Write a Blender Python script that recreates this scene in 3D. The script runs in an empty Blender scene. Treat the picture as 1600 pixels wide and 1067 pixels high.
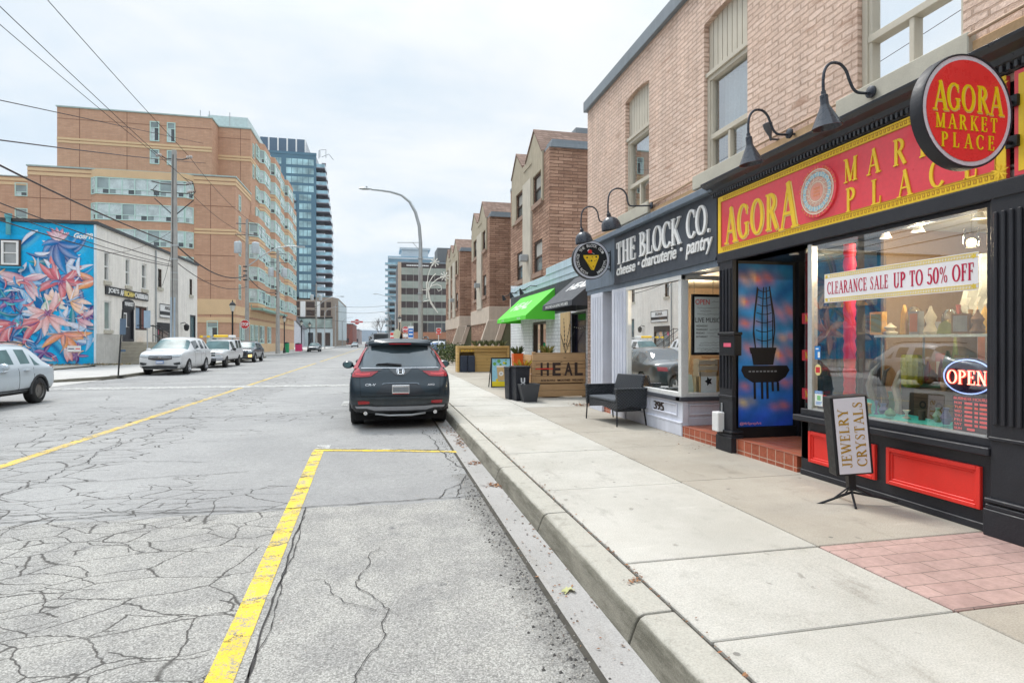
import bpy, bmesh, math, random
from mathutils import Vector, Matrix
from mathutils.bvhtree import BVHTree
S = bpy.context.scene
C = S.collection
R = math.radians
PI = math.pi
random.seed(7)

# ---------------------------------------------------------------- camera
YAW = math.atan(203/908)
cd = bpy.data.cameras.new('camera'); cam = bpy.data.objects.new('camera', cd); C.objects.link(cam)
cd.sensor_width = 36; cd.lens = 36*908/1600; cd.clip_start = 0.05; cd.clip_end = 9000
cam.location = (0, 0, 1.6); cam.rotation_euler = (R(90), 0, -YAW)
S.camera = cam

# ---------------------------------------------------------------- sky, sun, exposure
EXPOSURE = 0.64
SUN_EL, SUN_AZ = R(57), R(-25)          # azimuth measured from +Y towards +X
S.view_settings.view_transform = 'Standard'; S.view_settings.look = 'None'
S.view_settings.gamma = 1; S.view_settings.exposure = EXPOSURE
w = bpy.data.worlds.new('World'); S.world = w; w.use_nodes = True


class X:
    """a socket with arithmetic: builds Math nodes"""
    def __init__(s, nt, k): s.nt, s.k = nt, k
    def op(s, o, *a):
        n = s.nt.nodes.new('ShaderNodeMath'); n.operation = o
        for i, q in enumerate((s,)+a):
            if isinstance(q, X): s.nt.links.new(q.k, n.inputs[i])
            else: n.inputs[i].default_value = q
        return X(s.nt, n.outputs[0])
    def __add__(s, b): return s.op('ADD', b)
    def __sub__(s, b): return s.op('SUBTRACT', b)
    def __mul__(s, b): return s.op('MULTIPLY', b)
    def __truediv__(s, b): return s.op('DIVIDE', b)
    def abs(s): return s.op('ABSOLUTE')
    def lt(s, b): return s.op('LESS_THAN', b)
    def gt(s, b): return s.op('GREATER_THAN', b)
    def max(s, b): return s.op('MAXIMUM', b)
    def min(s, b): return s.op('MINIMUM', b)
    def inv(s): return s*-1+1
    def ss(s, a, b):          # smoothstep from a to b
        n = s.nt.nodes.new('ShaderNodeMapRange'); n.interpolation_type = 'SMOOTHSTEP'
        s.nt.links.new(s.k, n.inputs['Value'])
        n.inputs['From Min'].default_value = a; n.inputs['From Max'].default_value = b
        return X(s.nt, n.outputs[0])
    def mr(s, a, b, c, d):
        n = s.nt.nodes.new('ShaderNodeMapRange'); s.nt.links.new(s.k, n.inputs['Value'])
        for i, q in zip(('From Min', 'From Max', 'To Min', 'To Max'), (a, b, c, d)): n.inputs[i].default_value = q
        return X(s.nt, n.outputs[0])


def node(nt, t, ins=None, **at):
    n = nt.nodes.new('ShaderNode'+t)
    for k, q in at.items(): setattr(n, k, q)
    for k, q in (ins or {}).items():
        if isinstance(q, X): nt.links.new(q.k, n.inputs[k])
        elif isinstance(q, bpy.types.NodeSocket): nt.links.new(q, n.inputs[k])
        else: n.inputs[k].default_value = q
    return n


def noise(nt, vec, scale, detail=4, rough=.6, dist=0):
    n = node(nt, 'TexNoise', {'Scale': scale, 'Detail': detail, 'Roughness': rough, 'Distortion': dist})
    if vec is not None: nt.links.new(vec, n.inputs['Vector'])
    return X(nt, n.outputs[0])


def mix(nt, f, a, b, mode='MIX'):
    n = nt.nodes.new('ShaderNodeMix'); n.data_type = 'RGBA'; n.blend_type = mode
    for i, q in ((0, f), (6, a), (7, b)):
        if isinstance(q, X): nt.links.new(q.k, n.inputs[i])
        elif isinstance(q, bpy.types.NodeSocket): nt.links.new(q, n.inputs[i])
        elif i == 0: n.inputs[0].default_value = q
        else: n.inputs[i].default_value = (*q[:3], 1)
    return n.outputs[2]


def xyz(nt, sock=None):
    if sock is None: sock = node(nt, 'TexCoord').outputs['Object']
    n = node(nt, 'SeparateXYZ', {0: sock})
    return X(nt, n.outputs[0]), X(nt, n.outputs[1]), X(nt, n.outputs[2]), sock


def comb(nt, x, y, z=0.0):
    return node(nt, 'CombineXYZ', {0: x, 1: y, 2: z}).outputs[0]


# world: Nishita sky under a bright overcast layer (brighter towards the zenith, as overcast skies are)
nt = w.node_tree
bg = nt.nodes['Background']
sky = node(nt, 'TexSky', sky_type='NISHITA', sun_disc=False, sun_elevation=SUN_EL, sun_rotation=SUN_AZ)
x_, y_, z_, gen = xyz(nt, node(nt, 'TexCoord').outputs['Generated'])
den = z_.max(0.0)+0.12
cv = comb(nt, x_/den*0.55, y_/den*0.55, 0.3)
n1 = noise(nt, cv, 0.9, 6, .55, .6)
n2 = noise(nt, cv, 2.6, 6, .6, .3)
cl = (n1*0.65+n2*0.35).ss(.40, .62)
colr = mix(nt, cl, (4.75, 5.5, 6.2), (6.4, 6.55, 6.6))
lift = z_.max(0.0).ss(.42, .95)*1.7+1.0
n = node(nt, 'VectorMath', {0: colr}, operation='SCALE'); nt.links.new(lift.k, n.inputs['Scale'])
out = mix(nt, 0.95, sky.outputs[0], n.outputs[0])
nt.links.new(out, bg.inputs[0]); bg.inputs[1].default_value = 0.1
ld = bpy.data.lights.new('sun', 'SUN'); ld.energy = 1.7; ld.angle = R(14); ld.color = (1, .955, .89)
sun = bpy.data.objects.new('sun', ld); C.objects.link(sun)
sd = Vector((math.sin(SUN_AZ)*math.cos(SUN_EL), math.cos(SUN_AZ)*math.cos(SUN_EL), math.sin(SUN_EL)))
sun.rotation_euler = sd.to_track_quat('Z', 'Y').to_euler(); sun.location = (0, 0, 60)


# ---------------------------------------------------------------- materials
def new_mat(name):
    m = bpy.data.materials.new(name); m.use_nodes = True
    return m, m.node_tree, m.node_tree.nodes['Principled BSDF']


def setp(b, **k):
    al = dict(rough='Roughness', metal='Metallic', spec='Specular IOR Level', coat='Coat Weight', em='Emission Strength')
    for a, q in k.items(): b.inputs[al[a]].default_value = q


def M(name, col, rough=.6, var=.12, scale=3.0, bump=0.0, bscale=60, metal=0, spec=.4, coat=0, streak=0, var2=None):
    m, nt, b = new_mat(name)
    x, y, z, o = xyz(nt)
    n1 = noise(nt, o, scale, 5, .6)
    f = n1.mr(.25, .75, 1-var, 1+var)
    if streak:
        sv = comb(nt, x*5, y*5, z*.35)
        f = f*noise(nt, sv, 2, 4, .6).mr(.3, .7, 1-streak, 1+streak*.5)
    f = f*noise(nt, o, scale*22, 2, .5).mr(.3, .7, 1-var*.5, 1+var*.5)
    nt.links.new(mix(nt, 1.0, col, comb(nt, f, f, f), 'MULTIPLY'), b.inputs['Base Color'])
    setp(b, rough=rough, metal=metal, spec=spec, coat=coat)
    nt.links.new(noise(nt, o, scale*4, 3).mr(.3, .7, max(.02, rough-.08), min(1, rough+.08)).k, b.inputs['Roughness'])
    if bump:
        bn = node(nt, 'Bump', {'Strength': min(1, bump), 'Distance': .01, 'Height': noise(nt, o, bscale, 4, .6)})
        nt.links.new(bn.outputs[0], b.inputs['Normal'])
    return m


def brick(name, c1, c2, mort, bw=.21, bh=.075, ms=.012, bump=.6, rough=.8, var=.15, horiz=False, warp=.0, dark=None, off=.5, spec=.3, streak=.12):
    m, nt, b = new_mat(name)
    x, y, z, o = xyz(nt)
    if horiz: u, v = x, y
    else: u, v = x+y, z
    if warp:
        u = u+noise(nt, o, 5, 2).mr(0, 1, -warp, warp); v = v+noise(nt, o, 7, 3).mr(0, 1, -warp*.6, warp*.6)
    vec = comb(nt, u, v, 0)
    br = node(nt, 'TexBrick', {'Vector': vec, 'Scale': 1.0, 'Brick Width': bw, 'Row Height': bh, 'Mortar Size': ms, 'Mortar Smooth': .25,
              'Color1': (*c1, 1), 'Color2': (*c2, 1), 'Mortar': (*mort, 1), 'Bias': 0.0}, offset=off)
    f = noise(nt, o, 1.2, 5, .65).mr(.25, .75, 1-var, 1+var)*noise(nt, o, 30, 3).mr(.3, .7, 1-var*.6, 1+var*.6)
    f = f*noise(nt, comb(nt, x*2.5, y*2.5, z*.25), 1.5, 4).mr(.3, .7, 1-streak, 1+streak*.5)
    col = mix(nt, 1.0, br.outputs[0], comb(nt, f, f, f), 'MULTIPLY')
    if dark:
        dk = noise(nt, comb(nt, u*1.0, v*4.5, 0), 1.6, 4, .6).ss(.57, .72)
        col = mix(nt, dk*.75, col, dark)
    nt.links.new(col, b.inputs['Base Color'])
    h = X(nt, br.outputs[1]).inv()*1.0+noise(nt, o, 26, 4, .65)*.55+noise(nt, vec, 3.2/bw/5, 2)*.4
    bn = node(nt, 'Bump', {'Strength': bump, 'Distance': .02, 'Height': h})
    nt.links.new(bn.outputs[0], b.inputs['Normal']); setp(b, rough=rough, spec=spec)
    return m


def glass(name, tint=(.75, .85, .85), refl=1.0, base=.04):
    """clear pane: see-through with a Fresnel mirror on top"""
    m, nt, b = new_mat(name); nt.nodes.remove(b)
    lw = node(nt, 'Fresnel', {'IOR': 1.5})
    f = (X(nt, lw.outputs[0])*refl+base).min(.95)
    tr = node(nt, 'BsdfTransparent', {'Color': (*tint, 1)}); gl = node(nt, 'BsdfGlossy', {'Color': (1, 1, 1, 1), 'Roughness': .0})
    x = node(nt, 'MixShader', {0: f, 1: tr.outputs[0], 2: gl.outputs[0]})
    nt.links.new(x.outputs[0], nt.nodes['Material Output'].inputs[0])
    return m


def wglass(name, col, rough=.06, var=.35, scale=.5, spec=.9):
    """dark pane seen from far off: reflects the sky, room behind only hinted at"""
    m, nt, b = new_mat(name)
    x, y, z, o = xyz(nt)
    f = noise(nt, comb(nt, x, y, z), scale, 2, .5).mr(.3, .7, 1-var, 1+var)
    nt.links.new(mix(nt, 1.0, col, comb(nt, f, f, f), 'MULTIPLY'), b.inputs['Base Color'])
    setp(b, rough=rough, spec=spec)
    return m


def emit(name, col, st):
    m, nt, b = new_mat(name)
    b.inputs['Base Color'].default_value = (*col, 1); b.inputs['Emission Color'].default_value = (*col, 1)
    setp(b, em=st); return m


def wood(name, c1, c2, axis='x', plank=.14, rough=.65):
    m, nt, b = new_mat(name)
    x, y, z, o = xyz(nt)
    a, c = (x+y, z) if axis == 'x' else (z, x+y)
    cell = (c/plank).op('FLOOR')
    g = noise(nt, comb(nt, a*.9+cell*3.7, c*14, cell), 2.2, 5, .6, .8)
    k = noise(nt, comb(nt, cell*7.3, cell*1.7, 0), 3, 1)
    col = mix(nt, (g*.75+k*.4).ss(.3, .9), c1, c2)
    edge = ((c/plank).op('FRACT')-.5).abs().gt(.475)
    col = mix(nt, edge*.8, col, (.03, .02, .012))
    kn = node(nt, 'TexVoronoi', {'Vector': comb(nt, a*1.1, c*4, cell), 'Scale': 1.6})
    col = mix(nt, X(nt, kn.outputs['Distance']).lt(.09)*.7, col, (.12, .06, .03))
    nt.links.new(col, b.inputs['Base Color']); setp(b, rough=rough, spec=.3)
    bn = node(nt, 'Bump', {'Strength': .25, 'Distance': .004, 'Height': g-edge})
    nt.links.new(bn.outputs[0], b.inputs['Normal'])
    return m


def attr_paint(name, rough=.6, bump=.15):
    m, nt, b = new_mat(name)
    a = node(nt, 'VertexColor', layer_name='paint')
    o = node(nt, 'TexCoord').outputs['Object']
    f = noise(nt, o, 8, 4).mr(.3, .7, .88, 1.12)
    nt.links.new(mix(nt, 1.0, a.outputs[0], comb(nt, f, f, f), 'MULTIPLY'), b.inputs['Base Color'])
    setp(b, rough=rough, spec=.3)
    if bump:
        bn = node(nt, 'Bump', {'Strength': bump, 'Distance': .01, 'Height': noise(nt, o, 40, 3)})
        nt.links.new(bn.outputs[0], b.inputs['Normal'])
    return m


# ---------------------------------------------------------------- mesh builder
_txt = {}


def text_geo(s, shear=0, bold=0.0, res=3):
    k = (s, shear, bold, res)
    if k not in _txt:
        cu = bpy.data.curves.new('t', 'FONT'); cu.body = s; cu.size = 1; cu.shear = shear; cu.offset = bold
        cu.extrude = .5; cu.resolution_u = res; cu.align_x = 'CENTER'; cu.align_y = 'CENTER'
        ob = bpy.data.objects.new('t', cu); C.objects.link(ob)
        dg = bpy.context.evaluated_depsgraph_get(); me = bpy.data.meshes.new_from_object(ob.evaluated_get(dg))
        vs = [tuple(v.co) for v in me.vertices]; fs = [tuple(p.vertices) for p in me.polygons]
        bpy.data.objects.remove(ob); bpy.data.curves.remove(cu); bpy.data.meshes.remove(me)
        xs = [v[0] for v in vs]; ys = [v[1] for v in vs]
        _txt[k] = (vs, fs, (min(xs), max(xs), min(ys), max(ys)))
    return _txt[k]


class MB:
    def __init__(s, T=None): s.v, s.f, s.m, s.T, s.cols = [], [], [], T, None
    def add(s, vs, fs, m=0, col=None):
        o = len(s.v)
        T = s.T
        s.v += [tuple(T @ Vector(p)) if T else tuple(p) for p in vs]
        s.f += [tuple(i+o for i in f) for f in fs]; s.m += [m]*len(fs)
        if col is not None:
            if s.cols is None: s.cols = {}
            for i in range(len(vs)): s.cols[o+i] = col[i] if isinstance(col, list) else col
        return s
    def box(s, x0, x1, y0, y1, z0, z1, m=0):
        v = [(x, y, z) for z in (z0, z1) for y in (y0, y1) for x in (x0, x1)]
        return s.add(v, [(0, 2, 3, 1), (4, 5, 7, 6), (0, 1, 5, 4), (2, 6, 7, 3), (0, 4, 6, 2), (1, 3, 7, 5)], m)
    def prism(s, poly, d, m=0):
        n = len(poly); d = Vector(d); a = [Vector(p) for p in poly]
        return s.add(a+[p+d for p in a], [tuple(range(n))[::-1], tuple(range(n, 2*n))]+[(i, (i+1) % n, n+(i+1) % n, n+i) for i in range(n)], m)
    def quad(s, *p, m=0): return s.add(p, [tuple(range(len(p)))], m)
    def tube(s, path, r, n=8, m=0, caps=True, closed=False):
        P = [Vector(p) for p in path]; k = len(P); vs = []; fs = []
        rr = r if isinstance(r, (list, tuple)) else [r]*k
        up = None
        for i, p in enumerate(P):
            t = (P[min(i+1, k-1)]-P[max(i-1, 0)])
            if t.length < 1e-9: t = Vector((0, 0, 1))
            t.normalize()
            if up is None:
                up = t.orthogonal().normalized()
            up = (up-t*up.dot(t))
            up = up.normalized() if up.length > 1e-6 else t.orthogonal().normalized()
            b = t.cross(up)
            vs += [p+(up*math.cos(2*PI*j/n)+b*math.sin(2*PI*j/n))*rr[i] for j in range(n)]
        for i in range(k-1):
            fs += [(i*n+j, i*n+(j+1) % n, (i+1)*n+(j+1) % n, (i+1)*n+j) for j in range(n)]
        if caps: fs += [tuple(range(n))[::-1], tuple((k-1)*n+j for j in range(n))]
        return s.add(vs, fs, m)
    def bar(s, a, b, r, n=6, m=0): return s.tube([a, b], r, n, m)
    def beam(s, a, b, w, h, m=0, up=(0, 0, 1)):
        a, b = Vector(a), Vector(b); t = (b-a).normalized(); u = Vector(up); q = t.cross(u)
        if q.length < 1e-4: q = t.orthogonal()
        q.normalize(); u = q.cross(t)
        c = [q*sx*w/2+u*sz*h/2 for sx, sz in ((-1, -1), (1, -1), (1, 1), (-1, 1))]
        return s.add([a+k for k in c]+[b+k for k in c], [(3, 2, 1, 0), (4, 5, 6, 7)]+[(i, (i+1) % 4, 4+(i+1) % 4, 4+i) for i in range(4)], m)
    def lathe(s, prof, c=(0, 0, 0), axis=(0, 0, 1), n=16, m=0, cap=True):
        c = Vector(c); t = Vector(axis).normalized(); u = t.orthogonal().normalized(); b = t.cross(u); vs = []; fs = []
        for r, h in prof: vs += [c+t*h+(u*math.cos(2*PI*j/n)+b*math.sin(2*PI*j/n))*r for j in range(n)]
        for i in range(len(prof)-1):
            fs += [(i*n+j, i*n+(j+1) % n, (i+1)*n+(j+1) % n, (i+1)*n+j) for j in range(n)]
        if cap:
            k = len(prof)
            if prof[0][0] > 1e-5: fs.append(tuple(range(n))[::-1])
            if prof[-1][0] > 1e-5: fs.append(tuple((k-1)*n+j for j in range(n)))
        return s.add(vs, fs, m)
    def ball(s, c, r, n=10, m=0, sz=1.0):
        return s.lathe([(max(1e-6, r*math.sin(PI*i/6)), -r*sz*math.cos(PI*i/6)) for i in range(7)], c, n=n, m=m, cap=False)
    def grid(s, P, m=0, col=None):
        r, c = len(P), len(P[0])
        return s.add([p for row in P for p in row], [(i*c+j, i*c+j+1, (i+1)*c+j+1, (i+1)*c+j) for i in range(r-1) for j in range(c-1)], m, col)
    def text(s, st, O, U, V, h, depth=.008, m=0, shear=0, bold=0.0, width=None, res=3, xs=1.0):
        """st centred at O, its box h high (and width wide), raised by depth towards U x V"""
        vs, fs, (x0, x1, y0, y1) = text_geo(st, shear, bold, res)
        O, U, V = Vector(O), Vector(U).normalized(), Vector(V).normalized(); N = U.cross(V)
        ky = h/(y1-y0); kx = width/(x1-x0) if width else ky*xs
        cx, cy = (x0+x1)/2, (y0+y1)/2
        return s.add([O+U*((p[0]-cx)*kx)+V*((p[1]-cy)*ky)+N*((p[2]+.5)*depth) for p in vs], fs, m)
    def obj(s, name, mats, parent=None, smooth=False, bevel=0, local=False, seg=1, angle=35, recalc=True):
        me = bpy.data.meshes.new(name)
        off = Vector((0, 0, 0))
        if parent is not None and not local:
            p = parent
            while p is not None: off += p.location; p = p.parent
        vs = [tuple(Vector(p)-off) for p in s.v] if off.length > 0 else s.v
        me.from_pydata(vs, [], s.f); 
        mats = mats if isinstance(mats, (list, tuple)) else [mats]
        for mt in mats: me.materials.append(mt)
        if len(mats) > 1: me.polygons.foreach_set('material_index', s.m)
        if recalc:
            bm = bmesh.new(); bm.from_mesh(me); bmesh.ops.recalc_face_normals(bm, faces=bm.faces); bm.to_mesh(me); bm.free()
        if s.cols is not None:
            at = me.attributes.new('paint', 'FLOAT_COLOR', 'POINT')
            for i in range(len(s.v)): at.data[i].color = (*s.cols.get(i, (.5, .5, .5))[:3], 1)
        me.update()
        if smooth:
            me.polygons.foreach_set('use_smooth', [True]*len(me.polygons)); me.set_sharp_from_angle(angle=R(angle))
        o = bpy.data.objects.new(name, me); C.objects.link(o)
        if parent is not None: o.parent = parent
        if bevel:
            b = o.modifiers.new('bevel', 'BEVEL'); b.width = bevel; b.segments = seg; b.limit_method = 'ANGLE'; b.angle_limit = R(40)
        return o


def tag(o, label, cat, group=None, kind=None):
    if label: o['label'] = label
    if cat: o['category'] = cat
    if group: o['group'] = group
    if kind: o['kind'] = kind
    return o


def thing(name, label, cat, loc=(0, 0, 0), group=None, rz=0):
    o = bpy.data.objects.new(name, None); C.objects.link(o); o.location = loc; o.rotation_euler = (0, 0, rz)
    o.empty_display_size = .2
    return tag(o, label, cat, group)


def struct(o): o['kind'] = 'structure'; return o


def dup(o, parent=None):
    c = o.copy(); C.objects.link(c); c.parent = parent
    if parent is not None: c.matrix_parent_inverse = o.matrix_parent_inverse.copy()
    for ch in list(o.children): dup(ch, c)
    return c


# ---------------------------------------------------------------- serif lettering (stroke built)
def _ln(x0, y0, x1, y1, wd): return ('l', x0, y0, x1, y1, wd)
def _ar(cx, cy, rx, ry, a0, a1, T=.17, t=.055): return ('a', cx, cy, rx, ry, a0, a1, T, t)
def _sf(x, y, l=.26): return ('l', x-l/2, y, x+l/2, y, .05)
T_, t_ = .165, .06
GL = {
 'A': (.82, [_ln(.1, .0, .42, 1, t_), _ln(.4, 1, .72, 0, T_), _ln(.2, .34, .62, .34, t_), _sf(.1, .025, .24), _sf(.72, .025, .32)]),
 'B': (.68, [_ln(.17, 0, .17, 1, T_), _ar(.22, .75, .3, .225, -90, 90), _ar(.22, .27, .37, .245, -90, 90), _sf(.15, .025, .28), _sf(.15, .975, .28)]),
 'C': (.74, [_ar(.42, .5, .34, .475, 42, 318), _ln(.67, .68, .67, .95, .05)]),
 'E': (.64, [_ln(.17, 0, .17, 1, T_), _ln(.15, .03, .57, .03, t_), _ln(.15, .97, .55, .97, t_), _ln(.15, .52, .45, .52, t_), _ln(.56, .02, .58, .26, .05), _ln(.54, .75, .54, .98, .05), _ln(.45, .42, .45, .62, .05), _sf(.12, .025, .2), _sf(.12, .975, .2)]),
 'F': (.6, [_ln(.17, 0, .17, 1, T_), _ln(.15, .97, .55, .97, t_), _ln(.15, .52, .43, .52, t_), _ln(.54, .73, .54, .98, .05), _ln(.43, .42, .43, .62, .05), _sf(.17, .025, .3), _sf(.12, .975, .2)]),
 'G': (.8, [_ar(.42, .5, .34, .475, 42, 330), _ln(.67, .08, .67, .42, T_*.85), _sf(.66, .42, .28), _ln(.67, .68, .67, .95, .05)]),
 'H': (.8, [_ln(.17, 0, .17, 1, T_), _ln(.63, 0, .63, 1, T_), _ln(.17, .52, .63, .52, t_), _sf(.17, .025, .3), _sf(.63, .025, .3), _sf(.17, .975, .3), _sf(.63, .975, .3)]),
 'I': (.36, [_ln(.18, 0, .18, 1, T_), _sf(.18, .025, .3), _sf(.18, .975, .3)]),
 'J': (.5, [_ln(.32, .2, .32, 1, T_), _ar(.2, .2, .14, .19, 180, 360, .12), _sf(.32, .975, .3)]),
 'K': (.78, [_ln(.17, 0, .17, 1, T_), _ln(.2, .4, .64, .98, t_), _ln(.32, .56, .68, .02, T_), _sf(.17, .025, .3), _sf(.68, .025, .26), _sf(.17, .975, .3), _sf(.64, .975, .24)]),
 'L': (.62, [_ln(.17, 0, .17, 1, T_), _ln(.15, .03, .57, .03, t_), _ln(.56, .02, .58, .3, .05), _sf(.17, .975, .3), _sf(.12, .025, .2)]),
 'M': (.94, [_ln(.14, 0, .14, 1, t_), _ln(.16, .98, .47, .04, T_), _ln(.47, .04, .78, .98, t_), _ln(.78, 0, .78, 1, T_), _sf(.14, .025, .24), _sf(.78, .025, .3), _sf(.1, .975, .2), _sf(.82, .975, .22)]),
 'N': (.82, [_ln(.15, 0, .15, 1, t_), _ln(.15, .98, .66, .02, T_), _ln(.66, 0, .66, 1, t_), _sf(.15, .025, .24), _sf(.66, .975, .24), _sf(.1, .975, .2)]),
 'O': (.82, [_ar(.41, .5, .34, .475, 0, 360)]),
 'P': (.66, [_ln(.17, 0, .17, 1, T_), _ar(.22, .73, .34, .245, -90, 90), _sf(.17, .025, .3), _sf(.12, .975, .2)]),
 'R': (.76, [_ln(.17, 0, .17, 1, T_), _ar(.22, .74, .32, .235, -90, 90), _ln(.36, .5, .68, .0, T_*.95), _sf(.17, .025, .3), _sf(.12, .975, .2), _sf(.68, .025, .16)]),
 'S': (.6, [('p', [(.49, .8), (.42, .93), (.29, .965), (.17, .9), (.13, .77), (.2, .64), (.32, .53), (.44, .4), (.48, .25), (.42, .1), (.29, .035), (.16, .09), (.1, .24)], [.05, .05, .06, .09, .12, .15, .17, .15, .12, .09, .06, .05, .05]), _ln(.5, .72, .5, .96, .05), _ln(.09, .04, .09, .3, .05)]),
 'T': (.68, [_ln(.34, 0, .34, 1, T_), _ln(.05, .97, .63, .97, t_), _ln(.06, .74, .06, .98, .05), _ln(.62, .74, .62, .98, .05), _sf(.34, .025, .3)]),
 'U': (.78, [_ln(.17, .3, .17, 1, T_), _ln(.62, .3, .62, 1, t_), _ar(.395, .3, .225, .285, 180, 360, T_), _sf(.17, .975, .3), _sf(.62, .975, .24)]),
 'V': (.78, [_ln(.1, 1, .4, 0, T_), _ln(.4, 0, .68, 1, t_), _sf(.1, .975, .3), _sf(.68, .975, .24)]),
 'W': (1.08, [_ln(.1, 1, .34, 0, T_), _ln(.34, 0, .54, .9, t_), _ln(.52, .98, .76, 0, T_), _ln(.76, 0, .98, 1, t_), _sf(.1, .975, .26), _sf(.98, .975, .22)]),
 'Y': (.76, [_ln(.1, 1, .38, .46, T_), _ln(.38, .46, .66, 1, t_), _ln(.38, 0, .38, .48, T_), _sf(.38, .025, .3), _sf(.1, .975, .28), _sf(.66, .975, .24)]),
 '5': (.58, [_ln(.14, .97, .5, .97, .08), _ln(.14, .55, .14, .97, .05), _ar(.26, .32, .24, .29, -150, 125)]),
 '0': (.64, [_ar(.32, .5, .24, .475, 0, 360)]),
 '%': (.86, [_ln(.2, 0, .66, 1, .05), _ar(.2, .76, .13, .2, 0, 360, .08, .04), _ar(.66, .24, .13, .2, 0, 360, .08, .04)]),
 '.': (.28, [_ar(.12, .07, .035, .035, 0, 360, .07, .07)]),
 ' ': (.34, []),
}


def serif(mb, st, O, U, V, h, m=0, depth=.01, xs=1.0, gap=.04, width=None, bold=1.0, arch=None, step=.0004):
    """st centred on O (middle of cap height)"""
    O, U, V = Vector(O), Vector(U).normalized(), Vector(V).normalized(); N = U.cross(V)
    tot = sum(GL[c][0]+gap for c in st)-gap
    k = (width/tot/h) if width else xs
    x = -tot/2
    cnt = 0
    for c in st:
        for sk in GL[c][1]:
            if sk[0] == 'l': pts = [(sk[1], sk[2]), (sk[3], sk[4])]; ws = [sk[5]]*2
            elif sk[0] == 'p': pts, ws = sk[1], sk[2]
            else:
                _, cx, cy, rx, ry, a0, a1, T, t = sk; nn = max(6, int(abs(a1-a0)/18))
                an = [R(a0+(a1-a0)*i/nn) for i in range(nn+1)]
                pts = [(cx+rx*math.cos(a), cy+ry*math.sin(a)) for a in an]; ws = [t+(T-t)*abs(math.cos(a)) for a in an]
            L = []; Rr = []
            q = len(pts)
            hz = [(p[0]*k*h, p[1]*h) for p in pts]
            for i in range(q):
                a, b = hz[max(0, i-1)], hz[min(q-1, i+1)]
                dx, dy = b[0]-a[0], b[1]-a[1]; l = math.hypot(dx, dy) or 1
                nx, ny = -dy/l, dx/l; wv = ws[i]*h/2*bold
                wx = wv*(k if k < 1 else 1)
                L.append((hz[i][0]+nx*wx, hz[i][1]+ny*wv)); Rr.append((hz[i][0]-nx*wx, hz[i][1]-ny*wv))
            d = depth+cnt % 7*step; cnt += 1
            def W(p, e):
                px_ = x*k*h+p[0]; return O+U*px_+V*(p[1]-h/2)+N*e
            vs = [W(p, d) for p in L]+[W(p, d) for p in Rr]+[W(p, 0.0005) for p in L]+[W(p, .0005) for p in Rr]
            fs = []
            for i in range(q-1):
                fs += [(i, i+1, q+i+1, q+i), (i, 2*q+i, 2*q+i+1, i+1), (q+i, q+i+1, 3*q+i+1, 3*q+i)]
            fs += [(0, q, 3*q, 2*q), (q-1, 3*q-1, 4*q-1, 2*q-1)]
            mb.add(vs, fs, m)
        x += GL[c][0]+gap
    return tot*k*h


# shared materials
m_black = M('black_metal', (.012, .013, .016), .42, .2, 6, .1, 90)
m_char = M('charcoal_paint', (.021, .022, .028), .5, .18, 4, .15, 50)
m_white = M('white_paint', (.78, .78, .77), .5, .06, 3, .1, 40, streak=.05)
m_conc = M('concrete', (.5, .485, .45), .85, .12, 2.5, .35, 70, streak=.1)
m_galv = M('galvanised_steel', (.4, .42, .43), .45, .12, 5, .08, 40, metal=.5)
m_chrome = M('chrome', (.7, .71, .73), .16, .05, 4, metal=1)
m_rubber = M('tyre_rubber', (.02, .02, .021), .8, .15, 10, .2, 80)
m_red = M('red_paint', (.55, .03, .035), .45, .1, 4)
m_yel = M('yellow_lettering', (.85, .55, .02), .5, .06, 6)
m_dglass = wglass('dark_glass', (.03, .036, .042), .04)
# ================================================================ THE SETTING: ground, road, pavements
G = .15                    # right pavement height
KR, KL = 1.36, -11.25      # kerb edges


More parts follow.
